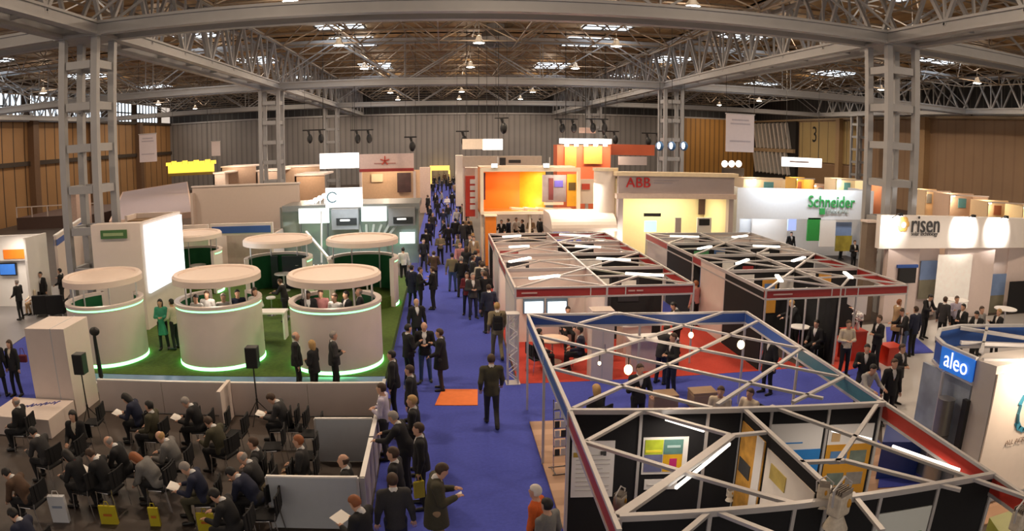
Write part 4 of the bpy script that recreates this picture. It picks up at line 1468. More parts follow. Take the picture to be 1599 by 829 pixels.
def booth_counter(x, y, rz, label, mat=WHITE, w=1.0):
    t = thing('booth_counter', label, 'counter', (x, y, 0.02), rz)
    MB().box(-w / 2, w / 2, -0.25, 0.25, 0, 0.95).build('body', mat, t, world=False, bevel=0.01)
    MB().box(-w / 2 - 0.04, w / 2 + 0.04, -0.29, 0.29, 0.95, 1.0).build('top', WHITEG, t, world=False)
    MB().box(-w / 4, w / 4, -0.262, -0.25, 0.3, 0.7).build('front_panel', BLUEF, t, world=False)


dress_booths(sA, [((4.7, 22.3), (7.3, 22.3)), ((4.7, 25.3), (7.3, 25.3)), ((2.0, 25.3), (4.6, 25.3)), ((2.0, 28.3), (4.6, 28.3)), ((2.0, 31.2), (4.6, 31.2)), ((4.65, 22.3), (4.65, 25.2))], False, 3)
booth_counter(5.9, 20.6, 0.2, 'white counter in the front right booth of nearer red-edged stand')
booth_counter(3.2, 23.6, -0.1, 'white counter in the second left booth of nearer red-edged stand')
booth_counter(6.2, 24.0, 0.0, 'white counter in the second right booth of nearer red-edged stand', GREYP)
booth_counter(3.4, 26.6, 0.0, 'white counter in the third left booth of nearer red-edged stand')
booth_counter(6.0, 29.6, 0.0, 'grey counter in the last right booth of nearer red-edged stand', GREYP)
# lit window screens in its front booth
for i, (x0, x1) in enumerate(((817, 850), (853, 886))):
    a, b = onY(x0, 465, 22.2), onY(x1, 489, 22.2)
    t = thing('wall_screen', 'lit white screen with dark blue top in the front booth, %s one' % ('left', 'right')[i], 'screen', ((a[0] + b[0]) / 2, 22.2, b[2]))
    MB().box(a[0], b[0], 22.18, 22.26, b[2], a[2]).build('frame', M('blue grey frame', (0.10, 0.16, 0.22), 0.4), t)
    MB().box(a[0] + 0.05, b[0] - 0.05, 22.14, 22.18, b[2] + 0.03, a[2] - 0.13).build('panel', SCREEN, t)
ysB = [18.2, 21.3, 24.5, 27.6, 30.8]
sB = shell('farther red-edged shell stand at right with black inner walls', 9.25, 14.6, ysB, [11.9],
           [((9.3, 21.3), (14.6, 21.3)), ((9.3, 24.5), (14.6, 24.5)), ((9.3, 27.6), (14.6, 27.6)), ((9.25, 18.3), (9.25, 21.3)), ((9.25, 24.5), (9.25, 27.6)), ((11.9, 18.3), (11.9, 24.5)), ((11.9, 24.5), (11.9, 30.8))],
           [((9.25, 21.3), (9.25, 23.6)), ((14.6, 24.5), (14.6, 30.8)), ((9.3, 30.8), (14.6, 30.8))],
           [(10.4, 19.6, 0.2, 0.6), (13.2, 19.8, 0.2, 0.6), (10.5, 22.7, 0.5, 0.5), (13.0, 23.0, 0.6, 0.5), (10.3, 26.0, 0.5, 0.4), (13.2, 26.2, 0.7, -0.2), (10.6, 29.3, 0.8, -0.2), (13.3, 29.2, 0.6, 0.3)])
MB().box(9.5, 10.15, 18.17, 18.185, 2.34, 2.38).build('pale_print', M('pale print'), sB)
for x0_ in (11.55, 12.05, 12.55):
    MB().box(x0_, x0_ + 0.03, 18.165, 18.19, 2.24, 2.48).build('fascia_joint', ALU, sB)
dress_booths(sB, [((9.3, 21.3), (14.5, 21.3)), ((9.3, 24.5), (14.5, 24.5)), ((9.3, 27.6), (14.5, 27.6)), ((9.3, 30.8), (14.5, 30.8)), ((11.9, 21.3), (11.9, 24.4)), ((11.9, 24.6), (11.9, 30.7))], True, 5)
booth_counter(10.4, 23.4, 0.3, 'white counter in the second booth of farther red-edged stand')
booth_counter(13.3, 23.6, -0.2, 'white counter in the second right booth of farther red-edged stand')
booth_counter(10.6, 26.5, 0.0, 'grey counter in the third booth of farther red-edged stand', GREYP)
booth_counter(13.2, 29.0, 0.0, 'white counter in the last booth of farther red-edged stand')
for x in (1222, 1245, 1268, 1290, 1319, 1337):
    p = at(x, 452, 2.4)
    MB().cbox((p[0], 18.25 + (0 if x in (1222, 1337) else 0.6), 1.2), (0.045, 0.045, 2.4)).build('post', ALU, sB)
MB().add([(12.4, 18.5, 2.25), (13.2, 18.5, 2.25), (13.2, 18.5, 1.5), (12.4, 18.5, 1.9), (12.4, 18.52, 2.25), (13.2, 18.52, 2.25), (13.2, 18.52, 1.5), (12.4, 18.52, 1.9)], [(0, 3, 2, 1), (4, 5, 6, 7), (0, 1, 5, 4), (1, 2, 6, 5), (2, 3, 7, 6), (3, 0, 4, 7)]).build('hanging_cloth', WHITEG, sB)

# ================================================================== NEAREST STAND (blue and red edges)
C = thing('nearest_shell_stand', 'nearest aluminium framed stand with blue and red edges and black walls', 'stand', (4.6, 10, 0))
K = lambda x, y, z=2.5: at(x, y, z)


def crail(a, b, name='diagonal_rail', w=0.072, h=0.045, z=2.5, mat=ALU):
    p, q = K(*a), K(*b)
    return MB().bar((p[0], p[1], z), (q[0], q[1], z), w, h).build(name, mat, C)


def cfascia(a, b, col, name):
    p, q = K(*a), K(*b)
    MB().bar((p[0], p[1], 2.36), (q[0], q[1], 2.36), 0.03, 0.24).build(name, col, C)
    MB().bar((p[0], p[1], 2.5), (q[0], q[1], 2.5), 0.06, 0.05).build('fascia_rail', ALU, C)
    MB().bar((p[0], p[1], 2.22), (q[0], q[1], 2.22), 0.06, 0.05).build('fascia_rail', ALU, C)


cfascia((824, 491), (1165, 487), BLUEF, 'blue_fascia')
cfascia((824, 491), (890, 641), BLUEF, 'blue_fascia')
cfascia((1165, 487), (1248, 541), BLUEF, 'blue_fascia')
cfascia((1248, 541), (1383, 630), M('teal fascia board', (0.05, 0.19, 0.27), 0.5), 'teal_fascia')
cfascia((890, 641), (967, 829), REDF, 'red_fascia')
cfascia((1376, 626), (1552, 742), M('bright red fascia', (0.50, 0.045, 0.03), 0.45), 'red_fascia')
cfascia((1552, 742), (1660, 815), M('bright red fascia'), 'red_fascia')
# roof bracing read as level rails at fascia height
for a, b in (((825, 491), (1310, 588)), ((839, 524), (1285, 622)), ((862, 575), (1112, 637)), ((964, 488), (1255, 545)), ((862, 575), (1130, 487)), ((904, 505), (964, 488)),
             ((895, 638), (1182, 502)), ((1120, 632), (1252, 544)), ((1238, 628), (1318, 588))):
    crail(a, b)
crail((890, 642), (1383, 630), 'wall_rail', 0.08, 0.08)
crail((967, 808), (1240, 789), 'wall_rail', 0.08, 0.08)
crail((1240, 789), (1552, 741), 'wall_rail', 0.08, 0.08)
for a, b in (((915, 690), (1004, 641)), ((1004, 641), (1142, 680)), ((914, 690), (1245, 788)), ((1142, 680), (1196, 675)), ((1160, 637), (1300, 766)), ((1204, 634), (1640, 790)),
             ((1250, 722), (1319, 719)), ((1319, 719), (1500, 765)), ((1373, 626), (1307, 722)), ((1106, 801), (1060, 840)), ((1121, 800), (1210, 835)), ((1330, 770), (1378, 829))):
    crail(a, b)
crail((1142, 680), (965, 806), 'diagonal_rail', 0.13, 0.05)
for a, b in (((1140, 686), (1056, 755)), ((1300, 665), (1362, 681)), ((1395, 690), (1500, 728)), ((1040, 648), (1100, 667))):
    p, q = K(*a), K(*b)
    MB().bar((p[0], p[1], 2.43), (q[0], q[1], 2.44), 0.035, 0.04).build('strip_light', TUBE, C)
    area_light('strip_glow', ((p[0] + q[0]) / 2, (p[1] + q[1]) / 2, 2.36), 0.6, 9, SOFT)


def wallseg(a, b, mat, name, z0=0.0, z1=2.46):
    p, q = K(*a), K(*b)
    return MB().bar((p[0], p[1], (z0 + z1) / 2), (q[0], q[1], (z0 + z1) / 2), 0.04, z1 - z0).build(name, mat, C)


tops2 = [(888, 641), (1001, 639), (1106, 637), (1160, 636), (1205, 635), (1295, 632), (1376, 629)]
for i in range(len(tops2) - 1):
    wallseg(tops2[i], tops2[i + 1], BLACK, 'black_wall_panel')
tops3 = [(967, 808), (1108, 799), (1240, 788), (1290, 781), (1375, 769), (1465, 755), (1552, 741)]
for i in range(len(tops3) - 1):
    wallseg(tops3[i], tops3[i + 1], BLACK, 'black_wall_panel')
for x, y in tops2 + tops3:
    p = K(x, y)
    MB().cbox((p[0], p[1] - 0.02, 1.25), (0.05, 0.05, 2.5)).build('post', ALU, C)
for x, y in ((824, 491), (1165, 487), (1248, 541), (850, 550), (1000, 489)):
    p = K(x, y)
    MB().cbox((p[0], p[1], 1.25), (0.05, 0.05, 2.5)).build('post', ALU, C)
# left side panel strip and lower black box of the nearest corner
# partition between the two middle booths carries posters on its left face
wallseg((1162, 640), (1296, 764), BLACK, 'black_wall_panel')


def poster_on(a, b, u0, u1, z0, z1, mat, name, off=-0.035, parent=C):
    """a flat board on the wall run a->b, from fraction u0 to u1"""
    if parent is not C and parent.children:
        parent = [c_ for c_ in parent.children if c_.name.startswith('board')][0]
    p, q = Vector(K(*a)), Vector(K(*b))
    d = (q - p).normalized(); n = Vector((d.y, -d.x, 0))
    A = p.lerp(q, u0) + n * (-off); B = p.lerp(q, u1) + n * (-off)
    return MB().bar((A.x, A.y, (z0 + z1) / 2), (B.x, B.y, (z0 + z1) / 2), 0.016, z1 - z0).build(name, mat, parent)


W2a, W2b = tops2[0], tops2[1]
def poster_thing(label, a, b, u0, u1, z0, z1, mat, cat='poster', name='poster'):
    p, q = Vector(K(*a)), Vector(K(*b))
    c = p.lerp(q, (u0 + u1) / 2)
    t = thing(name, label, cat, (c.x, c.y, z0))
    poster_on(a, b, u0, u1, z0, z1, mat, 'board', parent=t)
    return t


t = poster_thing('white poster with small heading on the leftmost black wall panel', W2a, W2b, 0.06, 0.66, 0.95, 1.98, WHITEG)
GT = M('grey print', (0.42, 0.38, 0.42), 0.8)
for k_ in range(9):
    poster_on(W2a, W2b, 0.12, 0.60 if k_ % 3 else 0.5, 1.72 - k_ * 0.08, 1.735 - k_ * 0.08, M('pale text line', (0.55, 0.52, 0.5), 0.8), 'text_line', off=-0.048, parent=t)
poster_on(W2a, W2b, 0.08, 0.24, 1.70, 1.78, M('ochre print', (0.45, 0.30, 0.05), 0.7), 'heading_mark', off=-0.048, parent=t)
poster_on(W2a, W2b, 0.46, 0.54, 1.72, 1.80, M('dark print', (0.05, 0.05, 0.05), 0.7), 'heading_mark', off=-0.048, parent=t)
a_, b_ = tops2[1], tops2[2]
t = poster_thing('framed poster of four bright coloured squares on black wall', a_, b_, 0.06, 0.74, 1.35, 2.02, WHITEG)
for (u0, u1, z0, z1, c, n_) in ((0.09, 0.36, 1.72, 1.98, (0.45, 0.55, 0.04), 'green_square'), (0.37, 0.66, 1.72, 1.98, (0.10, 0.22, 0.20), 'dark_teal_square'), (0.09, 0.36, 1.40, 1.71, (0.15, 0.16, 0.30), 'blue_square'), (0.37, 0.66, 1.40, 1.71, (0.75, 0.38, 0.02), 'orange_square')):
    poster_on(a_, b_, u0, u1, z0, z1, M(n_.replace('_', ' '), c, 0.5, noise=0.3, scale=4), n_, off=-0.048, parent=t)
poster_on(a_, b_, 0.47, 0.58, 1.48, 1.64, M('magenta print', (0.45, 0.02, 0.15), 0.6), 'magenta_figure', off=-0.056, parent=t)
poster_on(a_, b_, 0.10, 0.34, 1.76, 1.80, M('yellow print', (0.8, 0.7, 0.05), 0.6), 'yellow_streak', off=-0.056, parent=t)
poster_on(a_, b_, 0.42, 0.62, 1.84, 1.88, M('pale teal print', (0.4, 0.55, 0.55), 0.6), 'pale_streak', off=-0.056, parent=t)
t = poster_thing('small blank white caption board under the coloured poster', a_, b_, 0.12, 0.62, 1.06, 1.25, WHITEG, 'sign', 'caption_board')
poster_on(a_, b_, 0.16, 0.56, 1.14, 1.16, M('pale text line'), 'text_line', off=-0.048, parent=t)
t = poster_thing('white and blue poster on the black wall right of the side partition', tops2[4], tops2[5], 0.02, 0.94, 0.7, 2.2, WHITEG)
poster_on(tops2[4], tops2[5], 0.02, 0.94, 0.7, 1.72, M('poster blue', (0.03, 0.22, 0.60), 0.5, noise=0.15, scale=2), 'blue_field', off=-0.048, parent=t)
poster_on(tops2[4], tops2[5], 0.1, 0.6, 1.84, 1.86, M('poster blue'), 'blue_line', off=-0.048, parent=t)
poster_on(tops2[4], tops2[5], 0.15, 0.8, 1.4, 1.42, M('pale blue print', (0.4, 0.6, 0.85), 0.5), 'pale_line', off=-0.056, parent=t)
t = poster_thing('poster of orange framed photo squares right of the blue poster', tops2[5], tops2[6], 0.05, 0.92, 0.35, 2.15, WHITEG)
poster_on(tops2[5], tops2[6], 0.05, 0.92, 0.35, 1.78, M('poster orange', (0.62, 0.30, 0.03), 0.5), 'orange_field', off=-0.048, parent=t)
for r_ in range(3):
    for c_ in range(2):
        poster_on(tops2[5], tops2[6], 0.14 + c_ * 0.38, 0.46 + c_ * 0.38, 1.42 - r_ * 0.42, 1.66 - r_ * 0.42, M('photo print %d' % ((r_ + c_) % 3), ((0.10, 0.22, 0.45), (0.16, 0.20, 0.17), (0.30, 0.28, 0.26))[(r_ + c_) % 3], 0.5, noise=0.3, scale=5), 'photo_square', off=-0.056, parent=t)
poster_on(tops2[5], tops2[6], 0.12, 0.28, 1.84, 2.0, M('ochre ring print', (0.6, 0.4, 0.2), 0.6), 'round_mark', off=-0.048, parent=t)
SP_ = ((1162, 640), (1296, 764))
t = poster_thing('orange and white picture poster on the side partition, far end', *SP_, 0.03, 0.34, 0.75, 2.35, M('orange picture', (0.72, 0.30, 0.06), 0.5, noise=0.4, scale=5))
poster_on(*SP_, 0.24, 0.33, 0.75, 2.35, WHITEG, 'white_strip', off=-0.048, parent=t)
poster_on(*SP_, 0.05, 0.20, 1.5, 1.75, M('dark print'), 'dark_figure', off=-0.048, parent=t)
t = poster_thing('large white poster on the side partition, near end', *SP_, 0.37, 0.90, 0.35, 2.3, M('warm white poster', (0.85, 0.78, 0.70), 0.5, noise=0.03))
poster_on(*SP_, 0.44, 0.62, 1.9, 2.14, M('gold print', (0.55, 0.42, 0.12), 0.5, noise=0.2, scale=6), 'gold_picture', off=-0.048, parent=t)
poster_on(*SP_, 0.68, 0.74, 1.6, 1.85, M('dark print'), 'dark_figure', off=-0.048, parent=t)
for k_ in range(4):
    poster_on(*SP_, 0.45, 0.80, 1.25 - k_ * 0.2, 1.27 - k_ * 0.2, M('pale text line'), 'text_line', off=-0.048, parent=t)
t = poster_thing('white poster with blue and green company lettering on front black wall', tops3[4], tops3[5], -0.02, 0.95, 1.1, 2.2, M('pale sage poster', (0.72, 0.76, 0.72), 0.5, noise=0.02))
p, q = Vector(K(*tops3[4])), Vector(K(*tops3[5]))
ang = math.atan2(q.y - p.y, q.x - p.x)
c = p.lerp(q, 0.36)
lettering('empower', 0.27, M('teal letters', (0.10, 0.25, 0.32), 0.5), (c.x - t.location.x + 0.02, c.y - t.location.y - 0.06, 0.62), (PI / 2, 0, ang), t, extrude=0.003)
poster_on(tops3[4], tops3[5], 0.66, 0.86, 1.80, 1.83, M('green print', (0.15, 0.35, 0.12), 0.5), 'green_line', off=-0.048, parent=t)


# spotlights on the rails
CR = M('cream lamp body', (0.62, 0.55, 0.45), 0.5, noise=0.15, scale=20)
def rail_spot(px, py, z, s, label, yaw):
    g_ = at(px, py, z)
    t = thing('floodlight', label, 'lamp', g_, yaw)
    MB().cbox((0, 0, 0.0), (0.17 * s, 0.13 * s, 0.20 * s)).build('housing', CR, t, world=False, bevel=0.02 * s)
    MB().lathe([(0.05 * s, -0.10 * s), (0.11 * s, -0.22 * s), (0.10 * s, -0.22 * s)], n=16).build('reflector', CR, t, smooth=True, world=False)
    m = MB()
    for q_ in range(6):
        m.cbox((0, (q_ - 2.5) * 0.022 * s, 0.115 * s), (0.15 * s, 0.006 * s, 0.05 * s))
    m.build('cooling_fins', M('warm grey fin metal', (0.30, 0.26, 0.22), 0.5), t, world=False)
    MB().tube([(-0.1 * s, 0, 0), (-0.12 * s, 0, 0.15 * s), (0, 0, 0.24 * s), (0.12 * s, 0, 0.15 * s), (0.1 * s, 0, 0)], 0.012 * s, 6).build('bracket', ALU, t, world=False)
    MB().ell((0.03 * s, -0.07 * s, 0.02 * s), (0.02 * s, 0.02 * s, 0.04 * s)).build('knob', M('amber knob', (0.6, 0.3, 0.03), 0.4), t, world=False)
    return t
rail_spot(1311, 786, 2.62, 1.5, 'cream floodlight clamped on the front rail, largest one in view', 0.4)
rail_spot(1286, 768, 2.6, 0.9, 'small cream floodlight at the end of the bright slanting rail', -0.5)
rail_spot(1592, 812, 2.5, 1.3, 'cream floodlight at the bottom right corner of the nearest stand', 0.2)
rail_spot(968, 783, 2.4, 0.9, 'boxy white floodlight hanging at the red fascia corner', 0.8)
rail_spot(1140, 770, 1.3, 0.6, 'small floodlight lying low at the middle of nearest stand', 0.2)
flat('green_counter_top', 'olive green counter top at bottom right corner', 'counter', [at(1545, 808, 1.1)[:2], at(1600, 790, 1.1)[:2], at(1625, 825, 1.1)[:2], at(1560, 830, 1.1)[:2]], 0.0, 1.1, M('olive green laminate', (0.20, 0.22, 0.03), 0.5))
flat('blue_floor_patch', 'blue carpet seen through the nearest stand right of orange poster', 'carpet', [at(1380, 690)[:2], at(1440, 690)[:2], at(1450, 760)[:2], at(1370, 765)[:2]], 0.046, 0.06, BLUEC)
# brochure rack by the aisle
br = thing('brochure_rack', 'slim chrome brochure rack filled with white leaflets beside the aisle', 'rack', at(874, 735, 0.05), 0.1)
for s in (-1, 1):
    MB().tube([(s * 0.13, 0, 0), (s * 0.13, 0.12, 1.55)], 0.012, 6).build('upright', CHROME, br, world=False)
MB().tube([(-0.2, -0.18, 0.01), (0.2, -0.18, 0.01)], 0.012, 6).tube([(-0.2, 0.18, 0.01), (0.2, 0.18, 0.01)], 0.012, 6).tube([(-0.13, -0.18, 0.01), (-0.13, 0.2, 0.01)], 0.012, 6).build('foot', CHROME, br, world=False)
for k_ in range(6):
    z = 0.35 + k_ * 0.2
    o = MB().cbox((0, -0.02 + z * 0.077, z), (0.27, 0.05, 0.02)).build('shelf', CHROME, br, world=False)
    for j_ in range(2):
        MB().cbox((-0.065 + j_ * 0.13, -0.03 + z * 0.077, z + 0.08), (0.10, 0.02, 0.15)).build('leaflet_pack', (WHITEG, M('dark print'))[(j_ + k_) % 3 == 0], br, world=False)

# lattice truss pole with small lamp
tp = thing('truss_pole', 'silver lattice truss pole at the corner of the red carpet', 'pole', (1.80, 18.3, 0))
for sx in (-1, 1):
    for sy in (-1, 1):
        MB().tube([(sx * 0.14, sy * 0.14, 0.02), (sx * 0.14, sy * 0.14, 2.0)], 0.022, 8).build('chord', ALU, tp, world=False)
m = MB()
for k_ in range(8):
    z = 0.1 + k_ * 0.23
    s = 1 if k_ % 2 else -1
    for e in (-0.14, 0.14):
        m.tube([(-s * 0.14, e, z), (s * 0.14, e, z + 0.23)], 0.014, 6)
        m.tube([(e, -s * 0.14, z), (e, s * 0.14, z + 0.23)], 0.014, 6)
m.build('zigzag_bracing', WHITEG, tp, world=False)
MB().cbox((0, 0, 0.015), (0.4, 0.4, 0.03)).build('base_plate', ALU, tp, world=False)
MB().cbox((0, 0, 2.02), (0.36, 0.36, 0.04)).build('top_plate', ALU, tp, world=False)

# bulbs seen through the nearest stand's roof
for i, (px, py, z, r_, lab) in enumerate(((981, 577, 2.25, 0.085, 'large glowing round bulb hanging inside the nearest stand'), (1157, 538, 2.25, 0.085, 'glowing round bulb under the right half of nearest stand roof'), (1079, 523, 2.25, 0.06, 'glowing pear bulb under the middle of nearest stand roof'), (936, 567, 2.2, 0.035, 'small glowing bulb left of the large round one'))):
    g_ = at(px, py, z)
    t = thing('hanging_bulb', lab, 'lamp', g_)
    MB().ell((0, 0, 0), (r_, r_, r_ * 1.2), 16, 10).build('glass', M('warm glowing bulb', (1.0, 0.78, 0.4), 0.4, emit=5, ecol=(1.0, 0.72, 0.32), noise=0), t, smooth=True, world=False)
    MB().tube([(0, 0, r_), (0, 0, 2.5 - z)], 0.012, 6).build('cord', WIRE, t, world=False)
    point_light('bulb_light', (g_[0], g_[1], z - 0.15), 7, WARM, 0.06)

# ================================================================== FURNITURE UNDER STAND A
def round_table(pos, label, r=0.4, h=0.75, top=WHITEG):
    t = thing('round_table', label, 'table', pos)
    MB().lathe([(0, h), (r, h), (r, h - 0.03), (0.05, h - 0.04), (0.03, h - 0.06), (0.03, 0.04), (r * 0.6, 0.02), (r * 0.6, 0.0)], n=28).build('top', top, t, smooth=True, world=False)
    MB().lathe([(0.035, h - 0.05), (0.035, 0.03)], n=12).build('stem', CHROME, t, smooth=True, world=False)
    return t


round_table(at(862, 565), 'round wooden meeting table on the red carpet', 0.5, 0.75, M('pale wood', (0.65, 0.45, 0.30), 0.5))
round_table(at(1245, 553), 'white round table before the black walls of farther stand', 0.35, 0.95)
round_table(at(1490, 505, 0.03), 'white high table by the tall white company wall, left one', 0.5, 1.0)
round_table(at(1565, 520, 0.03), 'white high table by the tall white company wall, right one', 0.5, 1.0)
wc = thing('white_cabinet', 'tall white cabinet column standing on the red carpet', 'cabinet', at(936, 590))
MB().box(-0.32, 0.32, -0.28, 0.28, 0, 2.05).build('body', WHITE, wc, world=False, bevel=0.01)
MB().box(-0.005, 0.005, -0.29, -0.28, 0.02, 2.03).build('door_joint', GREYP, wc, world=False)
MB().cbox((0.06, -0.30, 1.0), (0.02, 0.02, 0.2)).build('handle', CHROME, wc, world=False)
wk = thing('white_counter', 'white boxy counter on the red carpet under the blue edge', 'counter', at(1015, 575))
MB().box(-0.7, 0.7, -0.3, 0.3, 0, 0.95).build('body', M('lilac white board', (0.60, 0.55, 0.58), 0.5), wk, world=False, bevel=0.01)
MB().box(-0.75, 0.75, -0.35, 0.35, 0.95, 1.0).build('top', WHITEG, wk, world=False)
for i, (px, py, lab) in enumerate(((1328, 560, 'red box counter with white top beside the high tables'), (1388, 568, 'red low counter behind the people at right'))):
    t = thing('red_counter', lab, 'counter', at(px, py))
    w_ = (0.36, 0.3)[i]; h_ = (0.95, 0.6)[i]
    MB().box(-w_, w_, -0.3, 0.3, 0, h_).build('body', M('glossy red laminate', (0.55, 0.035, 0.015), 0.35), t, world=False, bevel=0.01)
    MB().box(-w_ - 0.02, w_ + 0.02, -0.32, 0.32, h_, h_ + 0.04).build('top', M('glossy red laminate'), t, world=False)
vs0 = thing('flower_vase', 'white vase of white flowers on the red box counter', 'vase', tuple(Vector(at(1333, 560)) + Vector((0, 0, 0.99))))
MB().lathe([(0, 0), (0.07, 0), (0.09, 0.12), (0.05, 0.22), (0.06, 0.25)], n=16).build('vase', WHITEG, vs0, smooth=True, world=False)
m = MB()
for k_ in range(14):
    m.ell((R.uniform(-.16, .16), R.uniform(-.12, .12), R.uniform(.28, .5)), (0.05, 0.05, 0.045), 8, 5)
m.build('blossoms', M('white petals', (0.85, 0.82, 0.78), 0.6), vs0, smooth=True, world=False)
# tan stools/blocks near the front stand wall
for i, (px, py) in enumerate(((1035, 640), (1095, 635))):
    t = thing('tan_cube_seat', 'tan cube seat behind the near black wall, %s one' % ('left', 'right')[i], 'seat', at(px, py))
    MB().box(-0.33, 0.33, -0.25, 0.25, 0, 0.42).build('body', M('tan leatherette', (0.36, 0.24, 0.15), 0.6), t, world=False, bevel=0.03)
    MB().box(-0.33, 0.33, -0.25, 0.25, 0.42, 0.47).build('cushion', M('tan leatherette'), t, world=False)

# ================================================================== BLUE FRAMED STAND (right edge)
E_ = thing('blue_framed_stand', 'stand with blue frame roof, blue letter sign and white logo wall', 'stand', (10.5, 9.8, 0))
Pz = lambda x, y: at(x, y, 3.0)
ring = [Pz(1526, 562), Pz(1475, 540), Pz(1463, 529), Pz(1468, 516), Pz(1500, 510), Pz(1640, 509)]
BE = M('deep blue fascia', (0.03, 0.11, 0.42), 0.4)
for i in range(len(ring) - 1):
    p, q = ring[i], ring[i + 1]
    MB().bar((p[0], p[1], 2.78), (q[0], q[1], 2.78), 0.03, 0.42).build('blue_fascia', BE, E_)
    for z_ in (3.02, 2.54):
        MB().bar((p[0], p[1], z_), (q[0], q[1], z_), 0.09, 0.06).build('fascia_rail', M('grey rail', (0.55, 0.55, 0.57), 0.4, 0.2), E_)
MB().bar((*Pz(1500, 535)[:2], 3.0), (*Pz(1640, 540)[:2], 3.0), 0.09, 0.07).build('roof_rail', M('grey rail'), E_)
MB().bar((*Pz(1500, 512)[:2], 3.0), (*Pz(1640, 534)[:2], 3.0), 0.09, 0.07).build('roof_rail', M('grey rail'), E_)
MB().bar((*Pz(1541, 512)[:2], 3.0), (*Pz(1533, 548)[:2], 3.0), 0.07, 0.07).build('roof_rail', M('grey rail'), E_)
p, q = ring[0], ring[1]
sgn = MB().bar((p[0] - 0.05, p[1], 2.78), (q[0] - 0.05, q[1], 2.78), 0.04, 0.44).build('letter_sign', M('lit blue sign', (0.03, 0.16, 0.60), 0.4, emit=0.35, ecol=(0.02, 0.2, 0.8)), E_)
lettering('aleo', 0.47, M('white glowing letters', (0.9, 0.95, 1), 0.5, emit=0.8, noise=0), ((p[0] + q[0]) / 2 - 0.09 - 10.5, (p[1] + q[1]) / 2 - 9.8, 2.79), (PI / 2, 0, -PI / 2), E_, extrude=0.005, sx=0.95)
p = ring[0]; q = Pz(1557, 572)
GW = M('grey white stand wall', (0.55, 0.52, 0.51), 0.5, noise=0.02)
MB().prism([(p[0], p[1]), (q[0], q[1]), (q[0] + 3.2, q[1] + 0.2), (q[0] + 3.2, q[1] + 0.7), (p[0] + 0.5, p[1] + 0.3)], 0, 3.0).build('corner_wall', GW, E_)
MB().bar((*Pz(1535, 563)[:2], 3.02), (*Pz(1660, 563)[:2], 3.02), 0.08, 0.06).build('roof_rail', M('grey rail'), E_)
# front face with the swirl logo
yF = q[1] - 0.03
MB().box(q[0] + 0.02, q[0] + 3.2, yF - 0.02, yF + 0.02, 0.2, 2.85).build('logo_wall', M('warm white wall', (0.80, 0.70, 0.62), 0.5, noise=0.02), E_)
cL = onY(1606, 640, yF - 0.03)
m = MB()
for s in range(7):
    A = math.radians(105 + s * 26)
    B = math.radians(105 + (s + 1.15) * 26)
    w_ = 0.05 + 0.09 * math.sin(PI * (s + 0.5) / 7)
    m.bar((cL[0] + 0.34 * math.cos(A), yF - 0.03, cL[2] + 0.42 * math.sin(A)), (cL[0] + 0.34 * math.cos(B), yF - 0.03, cL[2] + 0.42 * math.sin(B)), 0.02, w_)
m.build('swirl_logo', M('teal blue paint', (0.05, 0.25, 0.38), 0.5), E_)
cT = onY(1578, 690, yF - 0.03)
lettering('ALL ACROSS', 0.15, M('brown grey letters', (0.25, 0.18, 0.15), 0.6), (cT[0] + 0.25 - 10.5, yF - 0.045 - 9.8, cT[2]), (PI / 2, 0, 0), E_, extrude=0.003)
area_light('logo_light', (q[0] + 0.9, yF - 0.7, 3.3), 0.4, 60, WARM, rot=(0.5, 0, 0))
# showcase under the sign
MB().box(ring[0][0] + 0.05, ring[0][0] + 0.12, ring[0][1] + 0.1, ring[1][1] + 0.7, 0.1, 2.45).build('blue_backdrop', M('blue picture backdrop', (0.28, 0.33, 0.42), 0.35, noise=0.3, scale=2), E_)
t = thing('display_cylinder', 'tall grey metal cylinder on show beneath the blue letter sign', 'display', (9.50, 9.95, 0))
for z0, z1, r_ in ((0, 0.7, 0.20), (0.72, 1.35, 0.18), (1.37, 2.1, 0.18)):
    MB().lathe([(0, z0), (r_, z0), (r_, z1), (0, z1)], c=(-0.1, 0, 0), n=24).build('drum', M('grey steel drum', (0.28, 0.27, 0.27), 0.3, 0.6), t, smooth=True, world=False)
MB().box(0.0, 0.1, -0.5, -0.36, 0.9, 2.2).build('dark_back_plate', BLACKP, t, world=False)
MB().tube([(ring[1][0] - 0.1, ring[1][1] - 0.2, 0), (ring[1][0] - 0.1, ring[1][1] - 0.2, 2.55)], 0.035, 10).build('frame_post', ALU, E_)

# blue low counter seen through the near stand
flat('blue_counter', 'deep blue counter behind the near stand, left of red edge', 'counter', [at(1378, 690, 0.9)[:2], at(1440, 690, 0.9)[:2], at(1436, 662, 0.9)[:2], at(1385, 660, 0.9)[:2]], 0, 0.9, M('deep blue laminate', (0.02, 0.05, 0.25), 0.4))

# ================================================================== TALL WHITE COMPANY WALL
rs = thing('company_wall_stand', 'tall white stand wall with orange sun mark and dark company name', 'stand', (20, 22.5, 0))
a, b = onY(1376, 336, 22.5), onY(1612, 350, 22.5)
RW = M('bright white wall', (0.85, 0.80, 0.76), 0.5, noise=0.01)
MB().box(a[0], b[0] + 1, 22.5, 22.8, 3.0, a[2]).build('header_wall', RW, rs)
PKW = M('pinkish white wall', (0.74, 0.62, 0.58), 0.5, noise=0.02)
